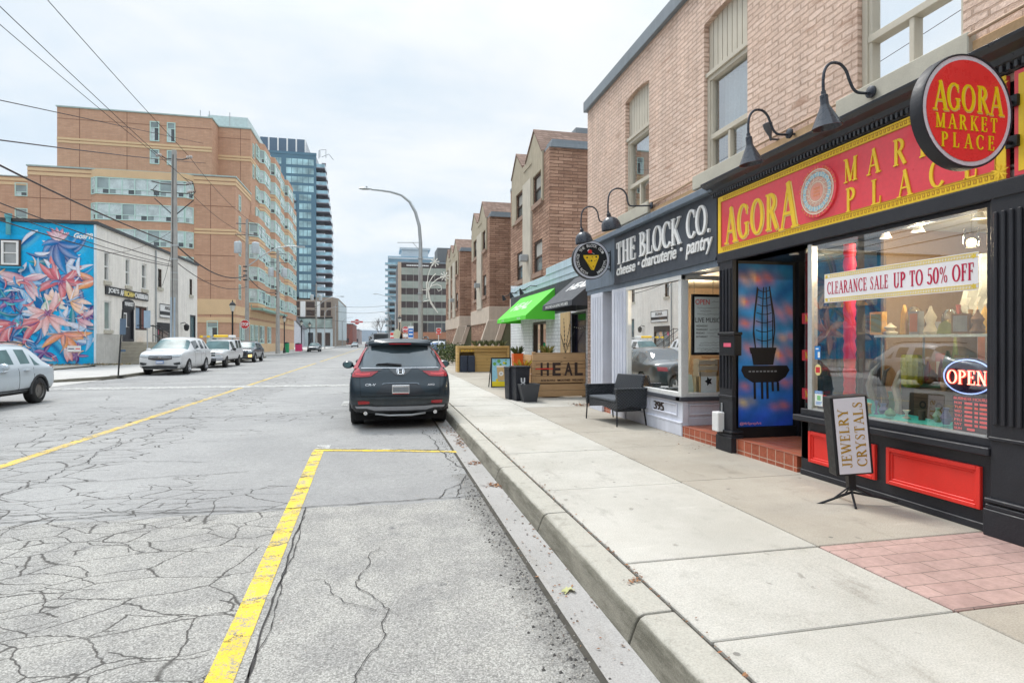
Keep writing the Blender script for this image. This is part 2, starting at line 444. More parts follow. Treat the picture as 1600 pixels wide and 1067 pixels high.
def asphalt(name, patched=True):
    m, nt, b = new_mat(name)
    x, y, z, o = xyz(nt)
    big = noise(nt, o, .35, 4, .6); mid = noise(nt, o, 2.2, 5, .65)
    f1 = node(nt, 'TexVoronoi', {'Vector': o, 'Scale': 95.0}, feature='F1'); agg = X(nt, f1.outputs['Distance'])
    fine = noise(nt, o, 150, 2, .6)
    wob = noise(nt, o, 1.3, 3)*.35
    near = (y+wob).lt(6.03).max(((x+wob).lt(-40)))
    c = mix(nt, big.ss(.35, .7), (.25, .248, .245), (.305, .302, .294))
    c = mix(nt, mid.ss(.45, .75)*.5, c, (.215, .213, .21))
    nearc = mix(nt, mid.ss(.35, .7), (.36, .35, .325), (.275, .268, .255))
    c = mix(nt, near, c, nearc)
    # tyre-polished bands along the lanes, oil drips down the parking lane
    lane = ((x+2.9).abs().ss(.9, .3))*.35*big
    c = mix(nt, lane, c, (.345, .342, .335))
    oil = noise(nt, comb(nt, x*1.6, y*.9, 0), 1.7, 4, .65).ss(.6, .72)*((x-.25).abs().ss(.9, .2))
    c = mix(nt, oil*.6, c, (.12, .12, .125))
    spot = node(nt, 'TexVoronoi', {'Vector': comb(nt, x, y*.8, 0), 'Scale': 1.9})
    c = mix(nt, X(nt, spot.outputs['Distance']).lt(.055)*.55, c, (.14, .14, .14))
    sp2 = node(nt, 'TexVoronoi', {'Vector': comb(nt, x+wob*.3, y*.7, 0), 'Scale': 4.5}); c = mix(nt, X(nt, sp2.outputs['Distance']).ss(.11, .06)*noise(nt, o, .7, 2).gt(.52)*.5, c, (.15, .145, .135))
    edge = (x-1.0+noise(nt, comb(nt, x*3, y*3, 0), 2.4, 5, .75)*.5-.25).ss(-.28, -.02)*(y.lt(7)); c = mix(nt, edge*.6, c, (.13, .125, .115))
    st_ = node(nt, 'TexVoronoi', {'Vector': o, 'Scale': 120.0}); rs_ = node(nt, 'SeparateColor', {0: st_.outputs['Color']}); stone = X(nt, rs_.outputs[0])
    gr = fine.mr(.3, .7, .78, 1.22)*agg.mr(0, .8, 1.2, .7)*stone.mr(0, 1, .68, 1.34)
    gr2 = fine.mr(.3, .7, .86, 1.14)*stone.mr(0, 1, .84, 1.17)*noise(nt, o, 14, 4, .7).mr(.3, .7, .9, 1.1)
    gm = near*1.0
    g = gr*gm+gr2*gm.inv()
    c = mix(nt, 1.0, c, comb(nt, g, g, g), 'MULTIPLY')
    # crazed (alligator) cracking, in the places it has spread to
    wp = noise(nt, o, .9, 2, .5)*.5+noise(nt, o, 11, 2, .6)*.05; wq = noise(nt, comb(nt, x+9, y+4, 0), .9, 2, .5)*.5+noise(nt, comb(nt, x+3, y+8, 0), 11, 2, .6)*.05
    crm = (noise(nt, o, 34, 3, .7)-.5)*.03
    def cracks(sx, sy, wd):
        v = node(nt, 'TexVoronoi', {'Vector': comb(nt, (x+wp)*sx, (y+wq)*sy, 0), 'Scale': 1.0}, feature='DISTANCE_TO_EDGE')
        return (X(nt, v.outputs['Distance'])+crm).ss(wd, wd*.25)
    n1 = noise(nt, o, .8, 3)*1.3-.65
    lf = (x+n1*.6).lt(-.82)*(y+n1*4.5).lt(7.2)*(x.gt(-4.3).max(noise(nt, o, .6, 2).gt(.42)))
    mid_ = (x+4.35+n1*.9).abs().lt(1.15)*(y.lt(30))*noise(nt, o, .5, 2).gt(.36)
    ban = (y-13.3+n1*1.2).abs().lt(.75)*(x.lt(.9))*noise(nt, o, .9, 2).gt(.36)
    ban2 = (y-22.6+n1*1.5).abs().lt(.8)*noise(nt, o, .7, 2).gt(.45)
    far = y.gt(9)*noise(nt, o, .25, 3).gt(.55)
    cr = (cracks(1.35, 2.3, .0135)*lf).max(cracks(2.3, 3.9, .018)*lf*noise(nt, comb(nt, x+5, y, 0), .55, 2).gt(.5)).max(cracks(1.7, 2.5, .023)*mid_.max(ban)).max(cracks(.9, 1.9, .02)*ban2.max(far)*.7)
    cr = cr*noise(nt, o, 3, 2).mr(.3, .45, .7, 1)
    c = mix(nt, cr*.88, c, (.05, .046, .042))
    # sealed hairline joints across the road further on
    nt.links.new(c, b.inputs['Base Color']); setp(b, rough=.85, spec=.3)
    h = fine*.5+agg*(near*.5+.2)-cr*3
    bn = node(nt, 'Bump', {'Strength': .5, 'Distance': .006, 'Height': h}); nt.links.new(bn.outputs[0], b.inputs['Normal'])
    return m


def slabs_mat(name, c1, c2, agg=.19):
    m, nt, b = new_mat(name)
    x, y, z, o = xyz(nt)
    n1 = noise(nt, o, .9, 5, .65); n2 = noise(nt, o, 5, 5, .7)
    c = mix(nt, n1.ss(.3, .7), c1, c2)
    c = mix(nt, n2.ss(.52, .8)*.45, c, tuple(q*.72 for q in c1))
    sp = node(nt, 'TexVoronoi', {'Vector': o, 'Scale': 3.1}); gum = X(nt, sp.outputs['Distance']).lt(.055)*noise(nt, o, 1.1, 1).gt(.5)
    c = mix(nt, gum*.7, c, (.12, .115, .105))
    st = noise(nt, comb(nt, x*1.4, y*.5, 0), 2.2, 5, .7).ss(.56, .78)
    c = mix(nt, st*.6, c, (.2, .18, .15))
    sm = node(nt, 'TexVoronoi', {'Vector': comb(nt, x*1.6+n2*.2, y+n2*.2, 0), 'Scale': 3.3}); c = mix(nt, X(nt, sm.outputs['Distance']).ss(.13, .05)*noise(nt, comb(nt, x+4, y+2, 0), .9, 2).gt(.42)*.55, c, (.2, .185, .16))
    pale = noise(nt, comb(nt, x*.8, y*2.2, 0), 1.7, 4, .7).ss(.58, .8); c = mix(nt, pale*.55, c, tuple(min(1, q*1.25) for q in c2))
    f = noise(nt, o, 120, 2, .6).mr(.3, .7, 1-agg, 1+agg)
    c = mix(nt, 1.0, c, comb(nt, f, f, f), 'MULTIPLY')
    nt.links.new(c, b.inputs['Base Color']); setp(b, rough=.85, spec=.25)
    bn = node(nt, 'Bump', {'Strength': .3, 'Distance': .004, 'Height': f+n2*.6}); nt.links.new(bn.outputs[0], b.inputs['Normal'])
    return m


def line_paint(name, col, wear=.5):
    m, nt, b = new_mat(name)
    x, y, z, o = xyz(nt)
    wv = noise(nt, o, 6, 5, .75); ag = noise(nt, o, 90, 2, .7)
    k = (wv*.6+ag*.4).ss(wear, wear+.12)
    c = mix(nt, k, (.28, .275, .26), col)
    v = node(nt, 'TexVoronoi', {'Vector': comb(nt, x*1.2+wv, y*1.8+wv, 0), 'Scale': 1.6}, feature='DISTANCE_TO_EDGE')
    c = mix(nt, X(nt, v.outputs['Distance']).lt(.017)*.85, c, (.07, .06, .035))
    f = noise(nt, o, 130, 2, .6).mr(.3, .7, .8, 1.15)*noise(nt, o, 1.4, 4, .6).mr(.3, .7, .82, 1.08); c = mix(nt, 1.0, c, comb(nt, f, f, f), 'MULTIPLY')
    nt.links.new(c, b.inputs['Base Color']); setp(b, rough=.7, spec=.3)
    bn = node(nt, 'Bump', {'Strength': .35, 'Distance': .004, 'Height': ag}); nt.links.new(bn.outputs[0], b.inputs['Normal'])
    return m


m_asph = asphalt('asphalt')
m_walk = slabs_mat('sidewalk_concrete', (.41, .39, .345), (.5, .48, .435))
m_walk2 = slabs_mat('sidewalk_concrete_grey', (.335, .3, .25), (.4, .365, .31), .2)
m_gut = slabs_mat('gutter_concrete', (.31, .3, .285), (.37, .355, .34), .18)
m_joint = M('joint_dirt', (.06, .055, .045), .95, .3, 8)
m_apron = slabs_mat('apron_concrete', (.4, .39, .37), (.46, .45, .43))
m_dirt = M('gravel', (.36, .33, .28), .95, .3, 3, .6, 50)
m_ground = M('ground', (.26, .26, .25), .9, .12, .08)
m_yline = line_paint('yellow_line', (.74, .53, .045), .405)
m_yline2 = line_paint('yellow_centre', (.68, .46, .06), .43)
m_wline = line_paint('white_line', (.62, .62, .61), .46)

b = MB(); b.quad((-1900, -300, -.03), (1900, -300, -.03), (1900, 4400, -.03), (-1900, 4400, -.03)); struct(b.obj('ground', m_ground))
b = MB(); b.quad((KL, -30, 0), (1.02, -30, 0), (1.02, 420, 0), (KL, 420, 0))
b.quad((1.02, 62, 0), (60, 62, 0), (60, 71, 0), (1.02, 71, 0)); b.quad((-60, 61, 0), (KL, 61, 0), (KL, 69, 0), (-60, 69, 0))
struct(b.obj('road', m_asph))

# kerb with its gutter pan, right side
def kerb_run(y0, y1):
    k = MB(); g = MB()
    prof = [(1.27, -.02), (1.275, .0), (1.315, .105), (1.335, .135), (1.365, .149), (1.535, .151), (1.535, -.02)]
    y = y0
    while y < y1-.1:
        e = min(y+(1.86 if y < 30 else 12), y1)
        k.prism([(px, y, pz) for px, pz in prof], (0, e-y-.016, 0)); y = e
    g.prism([(1.02, y0, -.02), (1.02, y0, .004), (1.10, y0, .0015), (1.27, y0, .006), (1.27, y0, -.02)], (0, y1-y0, 0))
    return k, g
m_kerb, nt, bb = new_mat('kerb_concrete')
x, y, z, o = xyz(nt)
n1 = noise(nt, comb(nt, x*2, y*.9, z*6), 2.2, 5, .7); n2 = noise(nt, o, 110, 2)
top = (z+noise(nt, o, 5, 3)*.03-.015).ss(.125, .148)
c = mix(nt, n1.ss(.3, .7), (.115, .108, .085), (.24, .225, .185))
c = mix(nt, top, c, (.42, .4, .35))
c = mix(nt, noise(nt, o, 6, 5, .7).ss(.5, .75)*.55, c, (.21, .2, .17))
f = n2.mr(.3, .7, .85, 1.15); nt.links.new(mix(nt, 1.0, c, comb(nt, f, f, f), 'MULTIPLY'), bb.inputs['Base Color']); setp(bb, rough=.88, spec=.2)
bn = node(nt, 'Bump', {'Strength': .5, 'Distance': .012, 'Height': n2*.4+n1}); nt.links.new(bn.outputs[0], bb.inputs['Normal'])
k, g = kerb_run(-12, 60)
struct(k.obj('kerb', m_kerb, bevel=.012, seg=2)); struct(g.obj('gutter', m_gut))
b = MB(); b.quad((1.0, -12, .0025), (1.035, -12, .0055), (1.035, 60, .0055), (1.0, 60, .0025)); struct(b.obj('gutter_seam', m_joint))

# right pavement slabs
b = MB(); b.box(1.535, 8, -12, 60, -.02, .128); struct(b.obj('pavement_bed', m_joint))
s1 = MB(); s2 = MB(); s3 = MB()
def slab(mb, x0, x1, y0, y1, gap=.006, z=G):
    dz = random.uniform(-.003, .002); mb.box(x0+gap, x1-gap, y0+gap, y1-gap, .1, z+dz)
ys = [-12, -9, -6, -3, -1.3, .62, 2.535, 3.55, 5.45]+[5.45+1.9*i for i in range(1, 29)]
for a, c in zip(ys, ys[1:]): slab(s1, 1.555, 3.02, a, c, .007)
yb = [-12, -9, -6, -3, -1.3, .62, 2.535]
for a, c in zip(yb, yb[1:]): slab(s2, 3.02, 4.52, a, c)
yb = [3.55, 5.5, 7.42, 8.82, 10.7, 12.42]
for a, c in zip(yb, yb[1:]): slab(s2, 3.02, 4.62, a, c, .005)
yb = [12.42]+[12.42+1.9*i for i in range(1, 26)]
for a, c in zip(yb, yb[1:]): slab(s1 if a < 13 else s2, 3.02, 5.3 if a < 23 else 5.0, a, c, .008)
struct(s1.obj('sidewalk', m_walk, bevel=.006)); struct(s2.obj('pavement', m_walk2, bevel=.006))
m_rpav = brick('red_pavers', (.4, .265, .235), (.46, .315, .28), (.2, .15, .13), .3, .15, .004, .35, .85, .2, horiz=True, warp=.008)
slab(s3, 3.02, 4.52, 2.535, 3.55); struct(s3.obj('paved_path', m_rpav, bevel=.006))
# lawn-side bed in front of the brownstone blocks
b = MB(); b.box(5.02, 8, 23.3, 60, .05, .17); struct(b.obj('terrain_bed', M('garden_soil', (.2, .17, .12), .95, .3, 4, .5)))

# left side: pavement with a rounded kerb return, apron and yard
def arc(cx, cy, r, a0, a1, n=10): return [(cx+r*math.cos(R(a0+(a1-a0)*i/n)), cy+r*math.sin(R(a0+(a1-a0)*i/n))) for i in range(n+1)]
ret = arc(KL-3.2, 27.3+1.2, 3.2, 0, -78, 10)
poly = ret+[(-16.5, 25.6), (-16.5, 61), (KL, 61)]
b = MB(); b.prism([(px, py, -.02) for px, py in poly], (0, 0, .14)); struct(b.obj('left_pavement', m_apron, bevel=.02))
kb = MB(); pts = [(KL, 61)]+ret
L = [(p[0]+.1 if i == 0 else p[0], p[1]) for i, p in enumerate(pts)]
out_ = arc(KL-3.2, 28.5, 3.2+.14, 0, -78, 10); out_ = [(KL+.14, 61)]+out_
for i in range(len(pts)-1):
    a, c, d, e = pts[i], pts[i+1], out_[i+1], out_[i]
    za, zc = (.135, .135) if i < 6 else (.135-.02*(i-6), .135-.02*(i-5))
    kb.add([(a[0], a[1], -.02), (c[0], c[1], -.02), (d[0], d[1], -.02), (e[0], e[1], -.02), (a[0], a[1], za), (c[0], c[1], zc), (d[0], d[1], zc), (e[0], e[1], za)],
           [(0, 1, 2, 3), (4, 7, 6, 5), (0, 4, 5, 1), (1, 5, 6, 2), (2, 6, 7, 3), (3, 7, 4, 0)])
struct(kb.obj('left_kerb', m_kerb))
b = MB(); b.quad((-16.5, 12, .01), (KL, 12, .01), (KL, 27, .01), (-16.5, 27, .01)); struct(b.obj('driveway_path', m_apron))
b = MB(); b.prism([(-40, 10, .015), (-16.5, 10, .015), (-16.5, 38.88, .24), (-40, 38.88, .24)], (0, 0, -.05)); struct(b.obj('yard_ground', m_dirt))
b = MB(); b.box(-60, KL, 69, 420, -.02, .14); struct(b.obj('far_left_pavement', m_apron))
b = MB(); b.box(1.4, 60, 71, 420, -.02, .14); struct(b.obj('far_right_pavement', m_apron))

# painted markings
Z1 = .004
b = MB()
b.quad((-.785, 1.9, Z1), (-.655, 1.9, Z1), (-.835, 9.0, Z1), (-.99, 9.0, Z1))
b.quad((-.97, 8.9, Z1+.002), (.2, 8.6, Z1+.002), (1.05, 8.33, Z1+.002), (1.05, 8.45, Z1+.002), (.2, 8.73, Z1+.002), (-.97, 9.03, Z1+.002))
struct(b.obj('road_marking_parking', m_yline))
b = MB()
for a, c in ((-30, 45), (48, 150)):
    b.quad((-4.83, a, Z1), (-4.67, a, Z1), (-4.67, c, Z1), (-4.83, c, Z1))
struct(b.obj('road_marking_centre', m_yline2))
b = MB(); Z1 = .0065
b.quad((-10.9, 21.9, Z1), (-.65, 21.6, Z1), (-.65, 22.5, Z1), (-10.9, 22.8, Z1))
b.quad((-.97, 9.06, Z1), (-.77, 9.03, Z1), (-.77, 9.4, Z1), (-.97, 9.4, Z1)); b.quad((-1.0, 15.0, Z1), (-.84, 15.0, Z1), (-.84, 16.2, Z1), (-1.0, 16.2, Z1))
b.quad((-.77, 9.02, Z1), (.2, 8.76, Z1), (.9, 8.54, Z1), (.9, 8.58, Z1), (.2, 8.81, Z1), (-.77, 9.08, Z1))
b.quad((-10.9, 57, Z1), (1.0, 57, Z1), (1.0, 57.6, Z1), (-10.9, 57.6, Z1))
struct(b.obj('road_marking_white', m_wline))

# long single cracks and the patch seams, as tar-dark ribbons
m_crack = M('crack_tar', (.04, .038, .037), .9, .3, 9)
rc = random.Random(3)
def crack(pts, wd=.018, jit=.035, step=.045, z=.0085):
    jit *= .4; ph = rc.uniform(0, 9)
    P = []
    for (x0, y0), (x1, y1) in zip(pts, pts[1:]):
        n = max(1, int(math.hypot(x1-x0, y1-y0)/step))
        for i in range(n):
            t = i/n; k_ = len(P)*step; wv_ = jit*2.2; P.append((x0+(x1-x0)*t+rc.uniform(-jit, jit)+wv_*math.sin(k_*5.1+ph)+wv_*.6*math.sin(k_*11.7), y0+(y1-y0)*t+rc.uniform(-jit, jit)+wv_*math.sin(k_*4.3+2*ph)+wv_*.5*math.sin(k_*13.1)))
    P.append(pts[-1])
    Lf, Rt = [], []
    for i, p in enumerate(P):
        a, c = P[max(0, i-1)], P[min(len(P)-1, i+1)]; dx, dy = c[0]-a[0], c[1]-a[1]; l = math.hypot(dx, dy) or 1
        q = wd*rc.uniform(.25, .75)/2
        Lf.append((p[0]-dy/l*q, p[1]+dx/l*q, z)); Rt.append((p[0]+dy/l*q, p[1]-dx/l*q, z))
    n = len(P); ck.add(Lf+Rt, [(i, i+1, n+i+1, n+i) for i in range(n-1)])
ck = MB()
crack([(-.60, 1.9), (-.665, 4.2), (-.72, 5.9)], .022, .008, .07); crack([(-.585, 2.2), (-.65, 4.4), (-.69, 5.6)], .012, .015, .06)
crack([(-6.5, 5.75), (-4, 5.95), (-2.4, 6.0), (-.72, 5.88), (.2, 5.95), (1.0, 5.92)], .026, .02); crack([(-5, 6.35), (-3.2, 6.2), (-1.0, 5.98)], .02, .03)
crack([(-.14, 2.45), (-.05, 3.1), (.02, 3.55), (-.12, 3.95), (-.1, 4.5), (-.02, 4.62)], .010, .035); crack([(.0, 3.55), (-.2, 3.7), (-.45, 4.1)], .008, .03)
crack([(.55, 5.95), (.68, 6.3), (.85, 6.45), (1.0, 6.9)], .018, .02); crack([(.75, 5.95), (.82, 6.25), (1.0, 6.35)], .016, .02); crack([(.85, 6.45), (.8, 6.2)], .014, .01)
crack([(.7, 10.6), (.78, 9.6), (.85, 9.0), (.8, 8.5), (.95, 7.6), (1.0, 7.0)], .02, .03)
crack([(-9.5, 13.0), (-6, 13.6), (-3.5, 13.3), (-.6, 13.6)], .03, .05); crack([(-10, 16.9), (-7, 17.3), (-4, 17.0), (-1, 17.5)], .025, .05)
crack([(-10.5, 25), (-7, 25.6), (-3, 25.3), (-.7, 25.7)], .05, .07); crack([(-10.5, 30.2), (-6, 30.6), (-.5, 30.2)], .06, .08); crack([(-9, 36), (-5, 36.5), (0, 36)], .07, .1)
crack([(-6.3, 9.2), (-5.5, 10.5), (-5.7, 12.5), (-5.2, 15), (-5.5, 18)], .02, .06); crack([(-3.9, 6.4), (-3.8, 8), (-4.0, 10), (-3.7, 12.4)], .02, .05)
crack([(-7.3, 17.8), (-7.8, 19.2), (-7.0, 19.9), (-5.6, 19.6), (-5, 18.6)], .02, .03)
crack([(-6.8, 7.4), (-5, 7.8), (-3, 7.5), (-1.6, 7.7)], .018, .04); crack([(-5.6, 8.5), (-4, 8.8), (-2.2, 8.4)], .016, .04)
struct(ck.obj('road_cracks', m_crack))

# dead leaves blown into the gutter (nobody could count them)
m_leaf = attr_paint('dead_leaves', .8, 0)
lb = MB(); rl = random.Random(11)
def leaf(cx, cy, cz, s, col):
    a = rl.uniform(0, 2*PI); u = Vector((math.cos(a), math.sin(a), rl.uniform(-.2, .4)))*s; v = Vector((-math.sin(a), math.cos(a), rl.uniform(-.2, .4)))*s*.6
    c = Vector((cx, cy, cz+s*.25)); lb.add([c-u, c-v*.9, c+u*.3-v*.6, c+u, c+u*.3+v*.7, c+v*.8], [(0, 1, 2, 3, 4, 5)], 0, col)
def litter(cx, cy, sx, sy, n, z=.008, s=.022):
    for i in range(n):
        k = rl.uniform(.5, 1.3)
        leaf(rl.gauss(cx, sx), rl.gauss(cy, sy), z, s*rl.uniform(.5, 1.4), rl.choice([(.23*k, .1*k, .05*k), (.3*k, .15*k, .07*k), (.15*k, .08*k, .05*k)]))
litter(1.2, 10.3, .05, .35, 70); litter(1.21, 9.1, .045, .25, 90); litter(1.2, 7.55, .05, .05, 40); litter(1.19, 6.35, .05, .06, 40); litter(1.2, 5.1, .05, .5, 16, s=.015)
litter(1.15, 4.1, .05, .3, 12, s=.013); litter(1.57, 7.0, .02, 1.6, 60, .155, .014); litter(1.57, 4.5, .015, 1.2, 30, .155, .01); litter(4.45, 12.55, .14, .2, 90, .16, .03); litter(4.42, 7.95, .08, .6, 40, .155, .014); litter(4.3, 7.2, .15, .15, 30, .155, .012)
litter(1.5, 3.27, .03, .02, 22, .158, .012); litter(1.545, 6, .008, 3.5, 260, .148, .012); litter(1.24, 4, .03, 1.3, 40, s=.011); litter(1.1, 3.2, .05, .6, 30, s=.009)
for i in range(5): leaf(1.16+rl.uniform(-.03, .05), 3.55+rl.uniform(-.03, .03), .01, .035, (.42, .42, .2))
tag(lb.obj('dead_leaves', m_leaf, recalc=False), 'brown dead leaves gathered in the gutter and along the kerb', 'leaves', kind='stuff')
# gritty wear where the asphalt meets the gutter
gb = MB()
for i in range(900):
    yy = rl.uniform(2.2, 6.2) if i < 650 else rl.uniform(6, 11); xx = 1.0+rl.gauss(-.06, .06); s = rl.uniform(.003, .011)
    gb.add([(xx-s, yy-s, .001), (xx+s, yy-s*.6, .001), (xx+s*.7, yy+s, .001), (xx-s*.8, yy+s, .001), (xx, yy, s*1.1)], [(0, 1, 4), (1, 2, 4), (2, 3, 4), (3, 0, 4)], 0, rl.choice([(.08, .075, .07), (.2, .19, .18), (.33, .31, .28)]))
tag(gb.obj('loose_grit', m_leaf, recalc=False), 'loose dark grit along the gutter edge of the asphalt', 'grit', kind='stuff')

# far hills, with distance haze put into their blue colour
hb = MB(); hp = []
for i in range(41):
    t = i/40; hx = -1850+3700*t; hp.append((hx, 3600, 52+30*math.sin(t*5.1+.6)+12*math.sin(t*17)+5*math.sin(t*41)))
hb.add([(p[0], p[1], -1) for p in hp]+hp+[(p[0], p[1]+700, p[2]*.9) for p in hp], [(i, i+1, 41+i+1, 41+i) for i in range(40)]+[(41+i, 41+i+1, 82+i+1, 82+i) for i in range(40)])
struct(hb.obj('hills', M('hill_haze_blue', (.2, .26, .34), .95, .2, .004)))
# ================================================================ RIGHT SIDE: painted brick shops
Zu = (0, 0, 1); Uw = (0, -1, 0); Ue = (0, 1, 0); Us = (1, 0, 0)     # U for walls facing -X, +X, -Y
m_pink = brick('painted_brick', (.72, .525, .42), (.8, .605, .5), (.56, .395, .305), .24, .07, .012, 1.0, .8, .15, warp=.03, dark=(.4, .235, .16), streak=.14)
m_flash = M('grey_flashing', (.2, .23, .255), .45, .1, 2, .05, 30, streak=.1)
m_beige = M('beige_render', (.58, .38, .21), .8, .1, 2, .3, 40, streak=.1)
m_vinyl = M('beige_vinyl', (.55, .5, .41), .55, .06, 4, .05)
m_sillc = M('sill_stone', (.5, .47, .39), .75, .1, 5, .2)
m_glass = glass('clear_glass', (.86, .92, .92), 1.5, .3)
m_shop = glass('shop_glass', (.93, .96, .95), .9, .15)
m_curt = M('white_curtain', (.62, .68, .7), .8, .12, 1.5)
m_dark = M('dark_interior', (.022, .02, .02), .9, .3, 3)
m_slate = M('slate_blue_paint', (.058, .068, .085), .5, .14, 3, .1, 60, streak=.18)
m_slate2 = M('blue_grey_paint', (.16, .2, .25), .5, .12, 3, .1, 60, streak=.15)
m_pwhite = M('lavender_white_paint', (.66, .68, .76), .5, .07, 3, .12, 50, streak=.08)
m_tile = brick('red_quarry_tile', (.34, .085, .045), (.42, .12, .065), (.5, .38, .3), .15, .2, .006, .4, .45, .2, off=0)
m_tileh = brick('red_quarry_tile_floor', (.34, .085, .045), (.42, .12, .065), (.35, .22, .16), .15, .15, .006, .3, .4, .2, horiz=True, off=0)
m_agred = M('agora_red', (.76, .06, .08), .35, .08, 1.2, coat=.2)
m_redpan = M('signal_red_panel', (.78, .035, .025), .42, .06, 5, .08)
m_gold = M('gold_paint', (.85, .56, .03), .4, .08, 8)
m_goldlt = M('gold_outline', (.82, .62, .22), .5, .08, 8)


def wallp(mb, O, U, W, H, holes, th=.18, m=0, mr=None):
    """a wall face with rectangular openings (u0,u1,v0,v1) and their reveals; O lower start corner, N = U x Z is outward"""
    O, U = Vector(O), Vector(U); V = Vector(Zu); N = U.cross(V)
    us = sorted({0, W, *[h[0] for h in holes], *[h[1] for h in holes]}); vs = sorted({0, H, *[h[2] for h in holes], *[h[3] for h in holes]})
    us = [u for u in us if 0 <= u <= W]; vs = [v for v in vs if 0 <= v <= H]
    for a, b_ in zip(us, us[1:]):
        for c, d in zip(vs, vs[1:]):
            cu, cv = (a+b_)/2, (c+d)/2
            if any(h[0] < cu < h[1] and h[2] < cv < h[3] for h in holes): continue
            mb.quad(O+U*a+V*c, O+U*b_+V*c, O+U*b_+V*d, O+U*a+V*d, m=m)
    for a, b_, c, d in holes:
        p = [O+U*a+V*c, O+U*b_+V*c, O+U*b_+V*d, O+U*a+V*d]
        for i in range(4): mb.quad(p[i], p[(i+1) % 4], p[(i+1) % 4]-N*th, p[i]-N*th, m=m if mr is None else mr)


class Pl:
    """a local drafting plane: boxes given as (u0,u1,v0,v1,out0,out1)"""
    def __init__(s, O, U): s.O, s.U, s.V = Vector(O), Vector(U).normalized(), Vector(Zu); s.N = s.U.cross(s.V)
    def p(s, u, v, d=0): return s.O+s.U*u+s.V*v+s.N*d
    def box(s, mb, u0, u1, v0, v1, d0, d1, m=0):
        a = [s.p(u, v, d) for d in (d0, d1) for v in (v0, v1) for u in (u0, u1)]
        mb.add(a, [(0, 2, 3, 1), (4, 5, 7, 6), (0, 1, 5, 4), (2, 6, 7, 3), (0, 4, 6, 2), (1, 3, 7, 5)], m)
    def quad(s, mb, u0, u1, v0, v1, d, m=0): mb.quad(s.p(u0, v0, d), s.p(u1, v0, d), s.p(u1, v1, d), s.p(u0, v1, d), m=m)
    def poly(s, mb, pts, d, m=0, th=None):
        if th: mb.prism([s.p(u, v, d) for u, v in pts], s.N*th, m)
        else: mb.add([s.p(u, v, d) for u, v in pts], [tuple(range(len(pts)))], m)
    def frame(s, mb, u0, u1, v0, v1, t, d0, d1, m=0):
        s.box(mb, u0, u0+t, v0, v1, d0, d1, m); s.box(mb, u1-t, u1, v0, v1, d0, d1, m)
        s.box(mb, u0+t, u1-t, v0, v0+t, d0, d1, m); s.box(mb, u0+t, u1-t, v1-t, v1, d0, d1, m)


PF = Pl((4.5, 0, 0), Uw)           # shop facade: u = -Y
pb_ = thing('brick_building', 'two-storey building of pink painted brick with grey roof flashing above the shops', 'building', (4.5, 7, 0))
WN = [(9.28, 10.28), (6.51, 7.52), (3.72, 4.77), (.9, 1.95)]
b = MB()
holes = [(12.35-y1, 12.35-y0, 3.98-3.5, 6.22-3.5) for y0, y1 in WN]
wallp(b, (4.5, 12.35, 3.5), Uw, 16.35, 3.3, holes, .2)
b.quad((4.5, 12.35, 0), (12, 12.35, 0), (12, 12.35, 6.8), (4.5, 12.35, 6.8)); b.quad((12, -4, 0), (12, 12.35, 0), (12, 12.35, 6.8), (12, -4, 6.8))
b.quad((4.5, -4, 2.7), (12, -4, 2.7), (12, -4, 6.8), (4.5, -4, 6.8))
b.obj('wall', m_pink, pb_)
b = MB(); b.box(4.42, 12.1, -4.05, 12.42, 6.74, 6.97); b.obj('roof', m_flash, pb_, bevel=.01)
b = MB()
PF.box(b, -7.12, 4, 3.62, 3.93, -.05, .03); PF.box(b, -12.3, -7.12, 3.74, 3.86, -.05, .02); b.obj('stringcourse', m_beige, pb_, bevel=.01)
cut_ = M('unlit_room', (.05, .06, .065), .8)  # dark sheet standing in for the unlit room behind the glass
